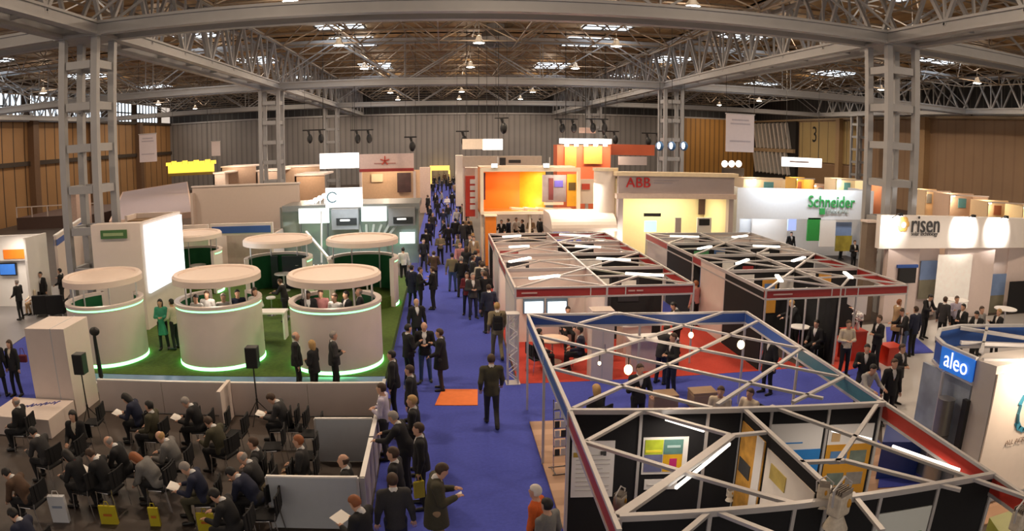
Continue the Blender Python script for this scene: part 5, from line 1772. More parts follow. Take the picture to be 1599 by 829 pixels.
# stepped lower walls
xw = [onY(x, 420, 22.9)[0] for x in (1376, 1434, 1474, 1526, 1543, 1573, 1640)]
MB().prism([(xw[0], 22.5), (xw[1], 22.9), (xw[1], 23.1), (xw[0], 22.8)], 0, 3.05).build('lower_wall', PKW, rs)
MB().box(xw[1], xw[2], 23.3, 23.5, 0, 3.05).build('lower_wall', PKW, rs)
MB().prism([(xw[2], 22.75), (xw[4], 22.55), (xw[4], 22.75), (xw[2], 22.95)], 0, 3.3).build('lower_wall', PKW, rs)
MB().box(xw[4], xw[5], 23.0, 23.2, 0, 3.05).build('lower_wall', PKW, rs)
MB().prism([(xw[5], 22.9), (xw[6], 22.4), (xw[6], 22.6), (xw[5], 23.1)], 0, 3.0).build('lower_wall', PKW, rs)
LAND = [M('sky picture', (0.22, 0.32, 0.55), 0.5, noise=0.15, scale=1), M('field picture', (0.25, 0.23, 0.16), 0.5, noise=0.2, scale=2)]
for (x0, y0, x1, y1, Y) in ((1438, 407, 1465, 465, 23.25), (1546, 428, 1569, 492, 22.95)):
    a_, b_ = onY(x0, y0, Y), onY(x1, y1, Y)
    zm = (a_[2] + b_[2]) / 2
    MB().box(a_[0], b_[0], Y - 0.04, Y, zm, a_[2]).build('landscape_sky', LAND[0], rs)
    MB().box(a_[0], b_[0], Y - 0.04, Y, b_[2], zm).build('landscape_ground', LAND[1], rs)
a_, b_ = onY(1478, 404, 22.15), onY(1520, 478, 22.15)
p, q = (a_[0], 22.80), (b_[0], 22.67)
MB().bar((p[0], p[1] - 0.1, 1.55), (q[0], q[1] - 0.1, 1.55), 0.03, 2.3).build('lit_white_panel', M('softly glowing panel', (0.9, 0.85, 0.78), 0.5, emit=0.12), rs)
a_, b_ = onY(1403, 418, 22.6), onY(1427, 441, 22.6)
MB().box(a_[0], b_[0], 22.5, 22.62, b_[2], a_[2]).build('monitor', BLACKP, rs)
MB().box(a_[0] - 0.1, b_[0] + 0.1, 22.52, 22.64, a_[2], a_[2] + 0.12).build('monitor_header', BLUEF, rs)
a_, b_ = onY(1578, 440, 22.3), onY(1600, 505, 22.3)
MB().box(a_[0], b_[0] + 0.6, 22.28, 22.36, 0.1, a_[2]).build('dark_doorway', BLACK, rs)
# sun logo and name
c = onY(1411, 350, 22.45)
m = MB()
for k_ in range(6):
    A = k_ * PI / 3
    m.ell((c[0] + 0.17 * math.cos(A), 22.46, c[2] + 0.17 * math.sin(A)), (0.15, 0.03, 0.15), 10, 6)
m.build('sun_mark', M('golden sun paint', (0.75, 0.45, 0.12), 0.5), rs, smooth=True)
MB().ell((c[0], 22.42, c[2] - 0.03), (0.13, 0.03, 0.13), 12, 8).build('sun_mark_centre', WHITEG, rs, smooth=True)
c = onY(1446, 351, 22.45)
lettering('risen', 1.0, M('charcoal letters', (0.05, 0.05, 0.055), 0.5), (c[0] - 20, -0.05, c[2]), (PI / 2, 0, 0), rs, extrude=0.02, sx=0.82)
c = onY(1444, 365, 22.45)
lettering('solar technology', 0.24, M('charcoal letters'), (c[0] - 20, -0.05, c[2]), (PI / 2, 0, 0), rs, extrude=0.01, sx=0.9)
for i, (x, yt) in enumerate(((1519, 340), (1570, 344), (1405, 334))):
    c = onY(x, yt, 22.0)
    lab = ('left', 'right', 'small')[i]
    t = thing('arm_spotlight', 'dark arm spotlight over the tall white company wall, %s one' % ('left bright', 'right bright', 'logo')[i], 'lamp', (c[0], 22.5, a[2] if False else 4.2))
    MB().tube([(0, 0, 0.0), (0, -0.5, 0.25)], 0.02, 6).build('arm', BLACKP, t, world=False)
    MB().cbox((0, -0.55, 0.2), (0.16, 0.14, 0.12)).build('head', BLACKP, t, world=False)
    MB().cbox((0, -0.55, 0.13), (0.12, 0.10, 0.02)).build('lamp_glass', SPOT, t, world=False)
    area_light('arm_spot_light', (c[0], 21.75, 4.15), 0.15, (60, 60, 22)[i], (1, 0.93, 0.84), rot=(1.25, 0, 0), spread=1.7)
area_light('stand_light', (19.5, 20.4, 4.6), 4, 45, SOFT, 1.5)
# brown cupboard at its left end
t = thing('brown_cupboard', 'brown box cupboard at the foot of the nearest right column', 'cupboard', (onY(1358, 370, 23)[0], 23, 0))
a_, b_ = onY(1349, 348, 23), onY(1372, 390, 23)
MB().box(a_[0] + 0.25, b_[0], 23.1, 23.5, 0, a_[2]).build('body', M('brown grey board', (0.20, 0.15, 0.11), 0.6), t)
MB().box(a_[0] + 0.2, b_[0], 23.05, 23.55, a_[2], a_[2] + 0.08).build('top', WHITE, t)

# ================================================================== GREEN LETTER STAND
sc_ = thing('green_letter_stand', 'white stand wall with green company lettering beyond the red-edged stands', 'stand', (22, 36, 0))
a, b = onY(1152, 293, 36), onY(1364, 309, 36)
MB().box(a[0], b[0], 36, 36.3, 2.6, a[2]).build('header_wall', M('cool white wall', (0.72, 0.73, 0.76), 0.5, noise=0.02), sc_)
MB().box(a[0], b[0], 38.5, 38.7, 0, 2.8).build('back_wall', M('cool white wall'), sc_)
MB().box(a[0] - 0.012, a[0] + 0.2, 35.99, 38.71, 0, a[2] + 0.01).build('side_wall', M('cool white wall'), sc_)
MB().box(b[0] - 0.2, b[0] + 0.012, 35.99, 38.71, 0, a[2] + 0.01).build('side_wall', M('cool white wall'), sc_)
GRT = M('green letter paint', (0.04, 0.32, 0.08), 0.5)
c = onY(1299, 316, 35.95)
lettering('Schneider', 0.98, GRT, (c[0] - 22, -0.06, c[2]), (PI / 2, 0, 0), sc_, extrude=0.03, sx=0.86)
c = onY(1303, 330, 35.95)
lettering('Electric', 0.42, M('grey green letters', (0.35, 0.4, 0.36), 0.5), (c[0] + 0.2 - 22, -0.06, c[2]), (PI / 2, 0, 0), sc_, extrude=0.02, sx=1.3)
c = onY(1284, 330, 35.95)
MB().box(c[0] - 0.18, c[0] + 0.18, 35.92, 36, c[2] - 0.18, c[2] + 0.18).build('square_mark', GRT, sc_)
def sbox(px, Y, mat, name, par, th=0.1):
    a_, b_ = onY(px[0], px[1], Y), onY(px[2], px[3], Y)
    return MB().box(a_[0], b_[0], Y, Y + th, b_[2], a_[2]).build(name, mat, par)
sbox((1262, 340, 1280, 376), 36.0, M('strong green board', (0.03, 0.28, 0.05), 0.5), 'green_panel', sc_)
sbox((1282, 344, 1303, 385), 35.9, RW, 'white_panel', sc_)
sbox((1306, 347, 1329, 368), 36.2, LAND[0], 'landscape_sky', sc_)
sbox((1306, 368, 1329, 392), 36.2, M('sunset field picture', (0.35, 0.28, 0.04), 0.5, noise=0.4, scale=2), 'landscape_ground', sc_)
sbox((1231, 342, 1243, 360), 36.4, M('lit lilac screen', (0.4, 0.5, 0.9), 0.4, emit=0.7, noise=0), 'screen', sc_)
sbox((1175, 338, 1228, 385), 38.3, RW, 'white_panel', sc_)
area_light('stand_light', (a[0] + 2.5, 34.9, 5.2), 3, 75, COOL, 0.5, rot=(0.6, 0, 0))
area_light('stand_light', (b[0] - 3.0, 34.9, 5.2), 3, 60, COOL, 0.5, rot=(0.6, 0, 0))
area_light('stand_light', (a[0] + 2.5, 37.5, 3.4), 2, 70, COOL)

# ================================================================== RED LETTER STAND
ab = thing('red_letter_stand', 'large pale stand with red three letter sign over a cream opening', 'stand', (12, 34, 0))
LW_ = M('lilac grey header', (0.52, 0.44, 0.43), 0.5, noise=0.02)
a, b = onY(966, 268, 33.6), onY(1147, 272, 33.6)
xl, xr = a[0], b[0]
zt = a[2]
zb = onY(966, 302, 33.6)[2]
MB().box(xl, xr, 33.6, 33.9, zb, zt - 0.2).build('header', LW_, ab)
MB().box(xl - 0.15, xr + 0.15, 33.4, 34.1, zt - 0.2, zt).build('cornice', M('cream cornice', (0.80, 0.66, 0.45), 0.5), ab)
MB().box(xl - 0.1, xr + 0.1, 33.5, 33.9, zb - 0.25, zb).build('lintel', M('peach lintel', (0.66, 0.52, 0.44), 0.5), ab)
for x0_, x1_ in ((xl, onY(973, 330, 33.6)[0]), (onY(1138, 330, 33.6)[0], xr)):
    MB().box(x0_, x1_, 33.6, 34.0, 0, zb).build('pillar', LW_, ab)
MB().box(xl, xr, 37.5, 37.7, 0, zt - 0.3).build('back_wall', CREAM, ab)
MB().box(xl - 0.0, xl + 0.15, 34.0, 37.6, 0, zt - 0.3).build('side_wall', CREAM, ab)
MB().box(xr - 0.15, xr, 34.0, 37.6, 0, zt - 0.3).build('side_wall', CREAM, ab)
MB().box(xl, xr, 34, 37.6, zt - 0.35, zt - 0.25).build('roof', M('peach roof board', (0.55, 0.42, 0.36), 0.6), ab)
c = onY(997, 282, 33.55)
lettering('ABB', 0.72, M('strong red letters', (0.60, 0.02, 0.02), 0.5), (c[0] - 12, -0.46, c[2] - 0.12), (PI / 2, 0, 0), ab, extrude=0.03)
sbox((1022, 281, 1060, 282.5), 33.55, M('grey print'), 'print_line', ab, 0.04)
sbox((1022, 285, 1050, 286.5), 33.55, M('grey print'), 'print_line', ab, 0.04)
sbox((1092, 307, 1112, 335), 37.3, M('dark picture'), 'dark_picture', ab)
sbox((1114, 307, 1140, 345), 37.2, M('tan door board', (0.55, 0.36, 0.18), 0.5), 'door_board', ab)
sbox((1006, 333, 1032, 338), 34.6, BLACKP, 'screen_top', ab)
sbox((1007, 345, 1025, 362), 34.6, M('lit pale blue screen', (0.5, 0.75, 0.9), 0.4, emit=0.7, noise=0), 'screen', ab)
sbox((1055, 340, 1063, 372), 34.4, LW_, 'post', ab)
sbox((1089, 340, 1110, 372), 34.5, WHITEG, 'counter', ab)
sbox((1092, 342, 1108, 352), 34.45, BLACKP, 'counter_opening', ab)
area_light('cream_glow', ((xl + xr) / 2, 35.6, 4.0), 4.0, 200, (1, 0.86, 0.55), 2.0)
# its left wing, curved white wall
lwg = thing('curved_white_wing', 'tall white curved wall left of the red letter stand', 'wall', (onY(945, 300, 34.5)[0], 34.5, 0))
c0, c1 = onY(930, 262, 34.2), onY(966, 270, 34.2)
r_ = (c1[0] - c0[0]) / 2
MB().lathe([(r_, 0), (r_, c0[2] - 0.15)], c=((c0[0] + c1[0]) / 2, 34.6, 0), n=32, a0=-PI, a1=0.0).build('curved_wall', M('warm white wall'), lwg, smooth=True)
MB().lathe([(r_ + 0.06, c0[2] - 0.15), (r_ + 0.06, c0[2]), (0, c0[2])], c=((c0[0] + c1[0]) / 2, 34.6, 0), n=32, a0=-PI, a1=0.0).build('cap', M('cream cornice'), lwg, smooth=True)
area_light('wing_light', (c0[0] + 0.6, 32.6, 1.6), 0.5, 60, (1, 0.9, 0.75), rot=(PI / 2, 0, 0))
# low white rounded roof between
lr = thing('rounded_white_roof', 'low rounded white roof in front of the orange box stand', 'roof', (6, 33.2, 0))
a_, b_ = onY(862, 336, 33.0), onY(964, 361, 33.0)
prof = []
m = MB()
for k_ in range(9):
    A = PI / 2 * k_ / 8
    prof.append((33.0 + 1.2 - 1.2 * math.cos(A), b_[2] + (a_[2] - b_[2]) * math.sin(A)))
vv, ff = [], []
for (yy, zz_) in prof + [(36, a_[2]), (36, b_[2])]:
    vv += [(a_[0], yy, zz_), (b_[0], yy, zz_)]
n_ = len(vv) // 2
for k_ in range(n_ - 1):
    ff.append((2 * k_, 2 * k_ + 1, 2 * k_ + 3, 2 * k_ + 2))
ff.append(tuple(2 * k_ for k_ in range(n_))); ff.append(tuple(2 * k_ + 1 for k_ in reversed(range(n_)))); ff.append((0, 2 * n_ - 2, 2 * n_ - 1, 1))
m.add(vv, ff).build('shell', M('warm white wall'), lr, smooth=False)
for x in (a_[0] + 0.15, b_[0] - 0.15):
    MB().tube([(x, 34, 0), (x, 34, b_[2])], 0.07, 8).build('post', ALU, lr)
area_light('roof_light', ((a_[0] + b_[0]) / 2, 34.5, 4.6), 1.5, 110, (1, 0.93, 0.82))

# ================================================================== ORANGE BOX STAND
ob = thing('orange_box_stand', 'raised white framed box with glowing orange inside right of the aisle', 'stand', (4.3, 40, 0))
Yo = 38.0
a, b = onY(750, 262, Yo), onY(906, 334, Yo)
X0, X1, Z1, Z0 = a[0], b[0], a[2], b[2]
FR = M('cream white frame', (0.90, 0.78, 0.62), 0.5, noise=0.01)
MB().box(X0 + 0.18, X1 - 0.18, Yo, Yo + 0.25, Z1 - 0.22, Z1).build('frame_beam', FR, ob)
MB().box(X0 + 0.18, X1 - 0.18, Yo, Yo + 0.25, Z0, Z0 + 0.16).build('frame_beam', FR, ob)
for x in (X0, X1 - 0.18):
    MB().box(x, x + 0.18, Yo, Yo + 0.25, Z0, Z1).build('frame_post', FR, ob)
OW = M('orange inner wall', (0.80, 0.22, 0.015), 0.5, noise=0.05, scale=1)
xm = onY(846, 300, Yo + 3)[0]
xo = onY(812, 300, Yo + 3)[0]
MB().box(X0 + 0.1, xo, Yo + 3.0, Yo + 3.15, Z0, Z1).build('orange_back_wall', OW, ob)
MB().box(X0, X0 + 0.12, Yo + 0.25, Yo + 3.0, Z0, Z1).build('orange_side_wall', OW, ob)
MB().bar((xo, Yo + 3.05, (Z0 + Z1) / 2), (xm, Yo + 1.7, (Z0 + Z1) / 2), 0.1, Z1 - Z0).build('yellow_side_wall', M('amber wall', (0.92, 0.46, 0.03), 0.5), ob)
MB().box(X0, X1, Yo + 0.1, Yo + 3.2, Z0 - 0.02, Z0 + 0.06).build('box_floor', M('orange brown floor', (0.50, 0.22, 0.05), 0.4), ob)
MB().box(X0, X1, Yo + 1.6, Yo + 3.2, Z1 - 0.05, Z1 + 0.02).build('box_roof', FR, ob)
sbox((847, 273, 884, 315), Yo + 1.6, M('grey lilac picture', (0.38, 0.33, 0.38), 0.5, noise=0.2, scale=2), 'picture_wall', ob)
sbox((857, 278, 864, 312), Yo + 1.55, M('maroon figure', (0.22, 0.05, 0.06), 0.5), 'picture_figure', ob)
sbox((866, 282, 879, 292), Yo + 1.55, M('violet blue print', (0.15, 0.12, 0.65), 0.5), 'blue_picture', ob)
sbox((886, 272, 902, 322), Yo + 1.4, M('amber wall'), 'amber_panel', ob)
sbox((888, 285, 899, 297), Yo + 1.35, M('dark amber print', (0.12, 0.07, 0.02), 0.5), 'dark_print', ob)
sbox((850, 316, 880, 320), Yo + 0.9, FR, 'bench', ob)
sbox((752, 270, 758, 312), Yo + 0.3, M('maroon panel', (0.10, 0.01, 0.03), 0.5), 'dark_side_panel', ob)
for i, px in enumerate((797, 818, 838)):
    c = onY(px, 322, Yo + 0.9)
    o = MB().bar((c[0], Yo + 0.8, c[2] - 0.1), (c[0] + 0.9, Yo + 1.0, c[2] - 0.2), 0.5, 0.12).build('white_wing_shape', FR, ob)
for x in (X0 + 0.1, X1 - 0.2, (X0 + X1) / 2):
    MB().tube([(x, Yo + 0.5, 0), (x, Yo + 0.5, Z0)], 0.08, 8).build('support_post', FR, ob)
area_light('orange_glow', ((X0 + xm) / 2 + 0.4, Yo + 1.4, Z1 - 0.3), 2.0, 60, (1, 0.75, 0.45), 1.0)
point_light('orange_lamp', (onY(822, 318, Yo + 1.4)[0], Yo + 1.8, Z0 + 0.45), 26, (1, 0.85, 0.55), 0.12)
point_light('orange_lamp', (X1 - 0.9, Yo + 0.9, Z1 - 0.5), 30, (1, 0.85, 0.6), 0.1)
for i, px in enumerate((772, 853)):
    c = onY(px, 260, Yo - 0.1)
    t = thing('floodlight', 'bright floodlight on the top edge of orange box stand, %s one' % ('left', 'right')[i], 'lamp', (c[0], Yo - 0.02, Z1))
    MB().cbox((0, 0, 0.12), (0.34, 0.22, 0.22)).build('housing', ALU, t, world=False)
    MB().cbox((0, -0.12, 0.12), (0.28, 0.02, 0.18)).build('glass', SPOT, t, world=False)
    MB().cbox((0.2, 0, 0.35), (0.06, 0.06, 0.45)).build('bracket', ALU, t, world=False)
# white header behind it
t, a, b = slab('white_upper_header', 'long white upper header behind the orange box stand', 'header', (722, 244, 846, 260), 46, 0.3, M('cream header board', (0.78, 0.68, 0.58), 0.5))
for x in (a[0] + 0.1, b[0] - 0.1):
    MB().tube([(x, 46.2, 0), (x, 46.2, b[2])], 0.09, 8).build('post', WHITE, t)
c = onY(792, 252, 45.95)
MB().box(c[0] - 0.5, c[0] - 0.1, 45.93, 46, c[2] - 0.25, c[2] + 0.25).build('dark_mark', M('charcoal letters', (0.05, 0.05, 0.055), 0.5), t)
MB().box(c[0] + 0.1, c[0] + 0.9, 45.93, 46, c[2] - 0.1, c[2] + 0.1).build('dark_mark', M('charcoal letters'), t)
# white and red wall on the right edge of the far aisle
wr_ = thing('white_stall_front', 'bright white stall front with red racks at right of the far aisle', 'stall', (1.8, 50, 0))
m = MB(); boxpx(m, 712, 243, 724, 322, 56, 3.0); m.build('white_pillar', M('warm white wall'), wr_)
m = MB(); boxpx(m, 727, 275, 742, 338, 46, 0.5); m.build('red_rack', M('red rack board', (0.60, 0.05, 0.03), 0.5), wr_)
m = MB(); boxpx(m, 724, 262, 748, 275, 47, 1.5); m.build('white_upper', M('warm white wall'), wr_)
for k_ in range(5):
    m = MB(); boxpx(m, 734, 280 + k_ * 10, 742, 287 + k_ * 10, 45.9, 0.08); m.build('leaflet_pocket', WHITEG, wr_)
m = MB(); boxpx(m, 742, 262, 747, 340, 44, 0.3); m.build('white_post', WHITE, wr_)
point_light('stall_lamp', (0.9, 50, 4.5), 120, WARM)
point_light('stall_lamp', (0.9, 60, 4.0), 140, WARM)
# orange counter below the box
t, a, b = slab('orange_counter', 'orange counter under the left end of the orange box', 'counter', (758, 338, 775, 358), 37, 0.8, ORANGE, floor=True)
MB().box(a[0] - 0.05, b[0] + 0.05, 36.9, 37.9, a[2], a[2] + 0.05).build('top', FR, t)
t, a, b = slab('white_stall_wall', 'white and red stall wall beneath the orange box behind the visitors', 'wall', (776, 334, 862, 356), 48, 0.2, M('warm white wall'), floor=True)

# ================================================================== ORANGE TOWER BLOCK BEHIND
og = thing('orange_tower_stand', 'tall orange red stand block with lit white top rail', 'stand', (12, 60, 0))
RO = M('orange red board', (0.62, 0.13, 0.05), 0.5, noise=0.08, scale=0.6)
sbox((870, 226, 952, 345), 58, RO, 'main_block', og, 2.0)
sbox((882, 228, 900, 262), 57.8, M('bright orange board', (0.85, 0.28, 0.05), 0.5), 'orange_panel', og)
sbox((912, 228, 940, 256), 57.7, M('bright orange board'), 'orange_panel', og)
sbox((950, 225, 1022, 243), 60, RO, 'side_header', og, 0.3)
sbox((966, 244, 1010, 258), 57, M('lilac grey header'), 'grey_header', og)
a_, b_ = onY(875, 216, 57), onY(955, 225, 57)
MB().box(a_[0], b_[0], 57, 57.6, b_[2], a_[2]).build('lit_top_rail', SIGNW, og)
for e in (a_[0] + 0.5, b_[0] - 0.5, (a_[0] + b_[0]) / 2):
    MB().tube([(e, 57.3, a_[2]), (e, 57.3, ROOF)], 0.03, 4).build('wire', WIRE, og)
for i in range(5):
    c = onY(885 + 15 * i, 226, 56.9)
    MB().cbox((c[0], 56.9, c[2]), (0.3, 0.3, 0.25)).build('spot', SPOT, og)
area_light('tower_light', ((a_[0] + b_[0]) / 2, 56.0, a_[2] - 0.6), 5, 180, WARM, 0.6, rot=(0.5, 0, 0))
t, a, b = slab('small_white_sign_block', 'small white block with red mark left of the curved white wall', 'sign', (906, 280, 928, 318), 40, 0.3, M('warm white wall'), floor=False)
sbox((909, 287, 921, 296), 39.9, M('red mark paint'), 'red_mark', t)
MB().tube([((a[0] + b[0]) / 2, 40.15, 0), ((a[0] + b[0]) / 2, 40.15, b[2])], 0.1, 8).build('post', ALU, t)
# three blue lamps
for i, px in enumerate((1030, 1049, 1068)):
    c = onY(px, 228, 50)
    t = thing('blue_drum_lamp', 'round blue and white lit drum hanging near the second right column, %s one' % ('left', 'middle', 'right')[i], 'lamp', c)
    MB().ell((0, 0, 0), (0.32, 0.3, 0.36), 16, 10).build('drum', M('blue glossy drum', (0.06, 0.18, 0.42), 0.3), t, smooth=True, world=False)
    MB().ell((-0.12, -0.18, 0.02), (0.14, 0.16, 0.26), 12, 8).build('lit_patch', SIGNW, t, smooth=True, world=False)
    MB().tube([(0, 0, 0.3), (0, 0, ROOF - c[2])], 0.02, 4).build('wire', WIRE, t, world=False)

# ================================================================== FAR RIGHT STALLS
rights = [((1147, 276, 1222, 293), 52, (0.80, 0.66, 0.48), 'cream'), ((1228, 276, 1256, 300), 50, (0.72, 0.42, 0.08), 'amber'), ((1256, 286, 1290, 300), 54, (0.45, 0.28, 0.20), 'brown'),
          ((1289, 277, 1336, 304), 48, (0.88, 0.76, 0.55), 'pale yellow'), ((1336, 282, 1362, 305), 49, (0.62, 0.30, 0.18), 'rust'), ((1424, 294, 1460, 340), 40, (0.75, 0.55, 0.35), 'peach'),
          ((1460, 300, 1518, 342), 38, (0.68, 0.48, 0.36), 'dusty pink'), ((1518, 311, 1572, 350), 36, (0.80, 0.60, 0.38), 'light orange'), ((1572, 318, 1625, 352), 35, (0.85, 0.68, 0.42), 'honey')]
for i, (px, Y, c, n_) in enumerate(rights):
    mt = M('%s stall board' % n_, c, 0.6, noise=0.02)
    t, a, b = slab('lit_stall', '%s coloured lit stall front in the far right row' % n_, 'stall', px, Y, 0.15, mt, floor=True)
    MB().box(a[0], a[0] + 0.1, Y - 1.6, Y, 0, a[2]).build('side_wall', mt, t)
    MB().box(b[0] - 0.1, b[0], Y - 1.6, Y, 0, a[2] - 0.1).build('side_wall', mt, t)
    MB().box(a[0], b[0], Y - 1.65, Y - 1.55, a[2] - 0.08, a[2]).build('top_rail', WHITE, t)
    w_ = b[0] - a[0]
    MB().box(a[0] + w_ * 0.6, a[0] + w_ * 0.8, Y - 0.06, Y, a[2] - 1.0, a[2] - 0.35).build('picture', M('%s picture' % n_, [(0.10, 0.30, 0.35), (0.3, 0.1, 0.05), (0.2, 0.2, 0.2)][i % 3], 0.5), t)
    MB().cbox((a[0] + w_ * 0.35, Y - 0.5, a[2] - 0.15), (0.14, 0.2, 0.12)).build('spot', SPOT, t)
    point_light('stall_spot', (a[0] + w_ * 0.35, Y - 0.45, a[2] - 0.4), 30 + w_ * 3, (1, 0.80, 0.5), 0.08)
t, a, b = slab('lit_round_lamps_bar', 'dark bar topped with three round lit lamps behind the banner', 'lamp', (1130, 262, 1162, 275), 52, 0.4, M('dark rail'))
for px in (1133, 1144, 1155):
    c = onY(px, 256, 52)
    MB().ell((c[0], 52.2, c[2]), (0.26, 0.26, 0.28), 12, 8).build('round_lamp', SIGNW, t, smooth=True)
for x in (a[0] + 0.1, b[0] - 0.1):
    MB().tube([(x, 52.2, 0), (x, 52.2, b[2])], 0.06, 6).build('post', ALU, t)
def hang_sign(px, Y, label, mat=SIGNW, name='hanging_sign'):
    t, a, b = slab(name, label, 'sign', px, Y, 0.25, mat)
    for e in (a[0] + 0.3, b[0] - 0.3):
        MB().tube([(e, Y + 0.1, a[2]), (e, Y + 0.1, ROOF)], 0.02, 4).build('wire', WIRE, t)
    return t, a, b
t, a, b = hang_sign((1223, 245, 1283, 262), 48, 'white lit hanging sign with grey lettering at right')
c = onY(1253, 253, 47.9)
MB().box(c[0] - 1.1, c[0] + 0.6, 47.93, 48, c[2] - 0.06, c[2] + 0.06).build('grey_print', M('pale grey letters', (0.45, 0.35, 0.35), 0.6), t)
hang_sign((722, 217, 754, 233), 52, 'grey half of the hanging sign above the far aisle', M('cream header board'))
hang_sign((754, 217, 785, 234), 52, 'bright white half of the hanging sign above the far aisle')
hang_sign((905, 199, 930, 208), 60, 'small cream hanging sign above the orange tower', M('cream header board'))
t, a, b = slab('yellow_exit_portal', 'yellow lit doorway portal at the far end of the aisle', 'doorway', (671, 259, 702, 266), 113, 1.0, M('lit yellow portal', (0.9, 0.6, 0.15), 0.5, emit=0.8, ecol=(1, 0.65, 0.15)))
for x in (671, 700):
    c = onY(x, 266, 113)
    MB().box(c[0], c[0] + 0.3, 113, 114, 0, b[2]).build('jamb', M('lit yellow portal'), t)

# dark moving-head lights hung on bars
def rig(px, py, Y, n, label):
    c = onY(px, py, Y)
    t = thing('light_rig', label, 'light rig', c)
    MB().tube([(-0.5 * n, 0, 0), (0.5 * n, 0, 0)], 0.06, 6).build('bar', BLACKP, t, world=False)
    for i in range(n):
        x = -0.5 * n + 0.5 + i
        MB().tube([(x, 0, 0), (x + 0.1, 0, -0.4)], 0.12, 8, 0.09).build('yoke', BLACKP, t, world=False)
        MB().ell((x + 0.15, -0.1, -0.75), (0.26, 0.24, 0.42), 10, 8).build('lamp_head', BLACKP, t, smooth=True, world=False)
    for e in (-0.4 * n, 0.4 * n):
        MB().tube([(e, 0, 0), (e, 0, ROOF - c[2] - 0.01)], 0.013, 4).build('wire', WIRE, t, world=False)
for args in ((490, 203, 60, 2, 'pair of dark stage lights above the wide white sign, left'), (565, 203, 60, 2, 'pair of dark stage lights above the wide white sign, right'), (641, 214, 56, 1, 'single dark stage light above the pinkish header'),
             (783, 184, 50, 1, 'single dark stage light high over the hanging sign'), (722, 205, 54, 1, 'dark stage light hanging left over the far aisle'), (884, 186, 58, 2, 'pair of dark stage lights left above the orange tower'),
             (932, 186, 58, 2, 'pair of dark stage lights right above the orange tower'), (950, 205, 62, 2, 'pair of dark stage lights behind the orange tower'), (1018, 208, 62, 2, 'pair of dark stage lights beside the second right column')):
    rig(*args)
# ================================================================== WHO STANDS WHERE
# seated audience: head-top pixel -> seat position (head top about 1.28 m up)
def seated(px, py, face, label, tc='black', lc='black', hair='short', hc='brown', pose='sit_read', top='suit', fem=False, prop=None, **k):
    hz = {'sit_read': 1.27, 'sit_up': 1.33, 'sit_bent': 1.10}[pose]
    off = {'sit_read': 0.36, 'sit_up': 0.08, 'sit_bent': 0.62}[pose]
    g_ = at(px, py, hz)
    A = math.radians(face)
    pos = (g_[0] + math.sin(A) * off, g_[1] - math.cos(A) * off, 0)
    person(pos, face, label, pose, top, tc, lc, hair, hc, fem=fem, prop=prop, **k)
    if k.get('nochair'):
        return
    w_ = label.replace('person', 'the person', 1).split()
    chair((pos[0], pos[1], 0), A, ' '.join(['black', 'seminar', 'chair', 'under'] + w_[:12]))


seated(22, 620, 95, 'person in black coat with grey hair seated at the left edge', hc='grey', hair='bald', pose='sit_up', top='coat')
seated(48, 664, 75, 'person in dark grey coat seen from behind at far left', tc='dark grey', hc='black', pose='sit_read')
seated(111, 642, 185, 'person in dark jacket with cream scarf seated facing the camera', hair='long', hc='black', fem=True, pose='sit_up', tc='black', shirt='cream')
seated(137, 698, 80, 'person in black suit bending over white papers at lower left', hc='brown', prop='paper')
seated(165, 679, 95, 'person in black suit with bald grey head in the audience', hair='bald', hc='grey', prop='paper')
seated(201, 706, 85, 'person in light grey coat with red hair bending forward', tc='grey', top='coat', hc='ginger', pose='sit_bent', hair='long', fem=True)
seated(193, 612, 90, 'person with long dark hair in navy jacket beside low white wall', tc='navy', hair='long', hc='black', fem=True, pose='sit_read', prop='paper')
seated(230, 626, 85, 'person with dark hair in olive jacket beside low white wall', tc='olive', hc='black', pose='sit_up')
seated(246, 671, 90, 'person with bald fair head in grey coat mid audience', tc='grey', hair='bald', hc='blonde', top='coat', pose='sit_read')
seated(286, 618, 90, 'person with grey hair in black suit reading beside low white wall', hair='short', hc='grey', prop='paper', pose='sit_read')
seated(322, 648, 70, 'person with brown hair in olive jacket reading in the second row', tc='olive', hc='brown', pose='sit_read')
seated(284, 719, 95, 'person with glasses grey hair and olive trousers reading papers', tc='navy', lc='olive', hc='grey', prop='paper', pose='sit_read', lanyard=True)
seated(374, 703, 85, 'person with bald head in dark grey jacket and blue lanyard', tc='dark grey', lc='khaki', hair='bald', hc='grey', pose='sit_read', lanyard=True)
seated(392, 683, 95, 'person with brown hair half hidden behind the bald man', hc='brown', pose='sit_up', tc='black')
seated(351, 729, 80, 'person with black hair and blue lanyard bent over at lower middle', hc='black', pose='sit_bent', lanyard=True, tc='navy')
seated(420, 612, 90, 'person with brown hair in dark suit reading beside speaker pole', hc='brown', tc='dark grey', prop='paper', pose='sit_read')
seated(463, 680, 90, 'person with ginger hair grey jacket and khaki trousers leaning back', hc='ginger', tc='dark grey', lc='tan', pose='sit_up')
seated(533, 710, 90, 'person with bald head in black suit behind the grey partition', hair='bald', hc='brown', pose='sit_up')
seated(100, 700, 80, 'person in black with red scarf in the left audience rows', tc='black', shirt='red', hc='black', pose='sit_read', hair='long', fem=True)
seated(330, 760, 85, 'person in black suit with dark hair at the bottom of audience', hc='black', pose='sit_read')
seated(2, 730, 85, 'person in dark brown jacket at the lower left frame edge', tc='brown', hc='black', pose='sit_bent')
seated(15, 790, 80, 'person with black hair at the very bottom left corner', hc='black', pose='sit_read', tc='navy')
# empty chairs
for px, py in ((488, 700), (466, 690), (440, 690), (530, 800), (430, 720), (440, 780), (150, 680), (345, 690), (225, 690), (372, 700), (400, 770), (480, 735), (300, 690), (120, 735), (255, 780), (420, 830)):
    g_ = at(px, py, 0.1)
    chair((g_[0], g_[1], 0), PI / 2 + R.uniform(-.1, .1), 'empty black seminar chair with chrome legs in the dark seating area')
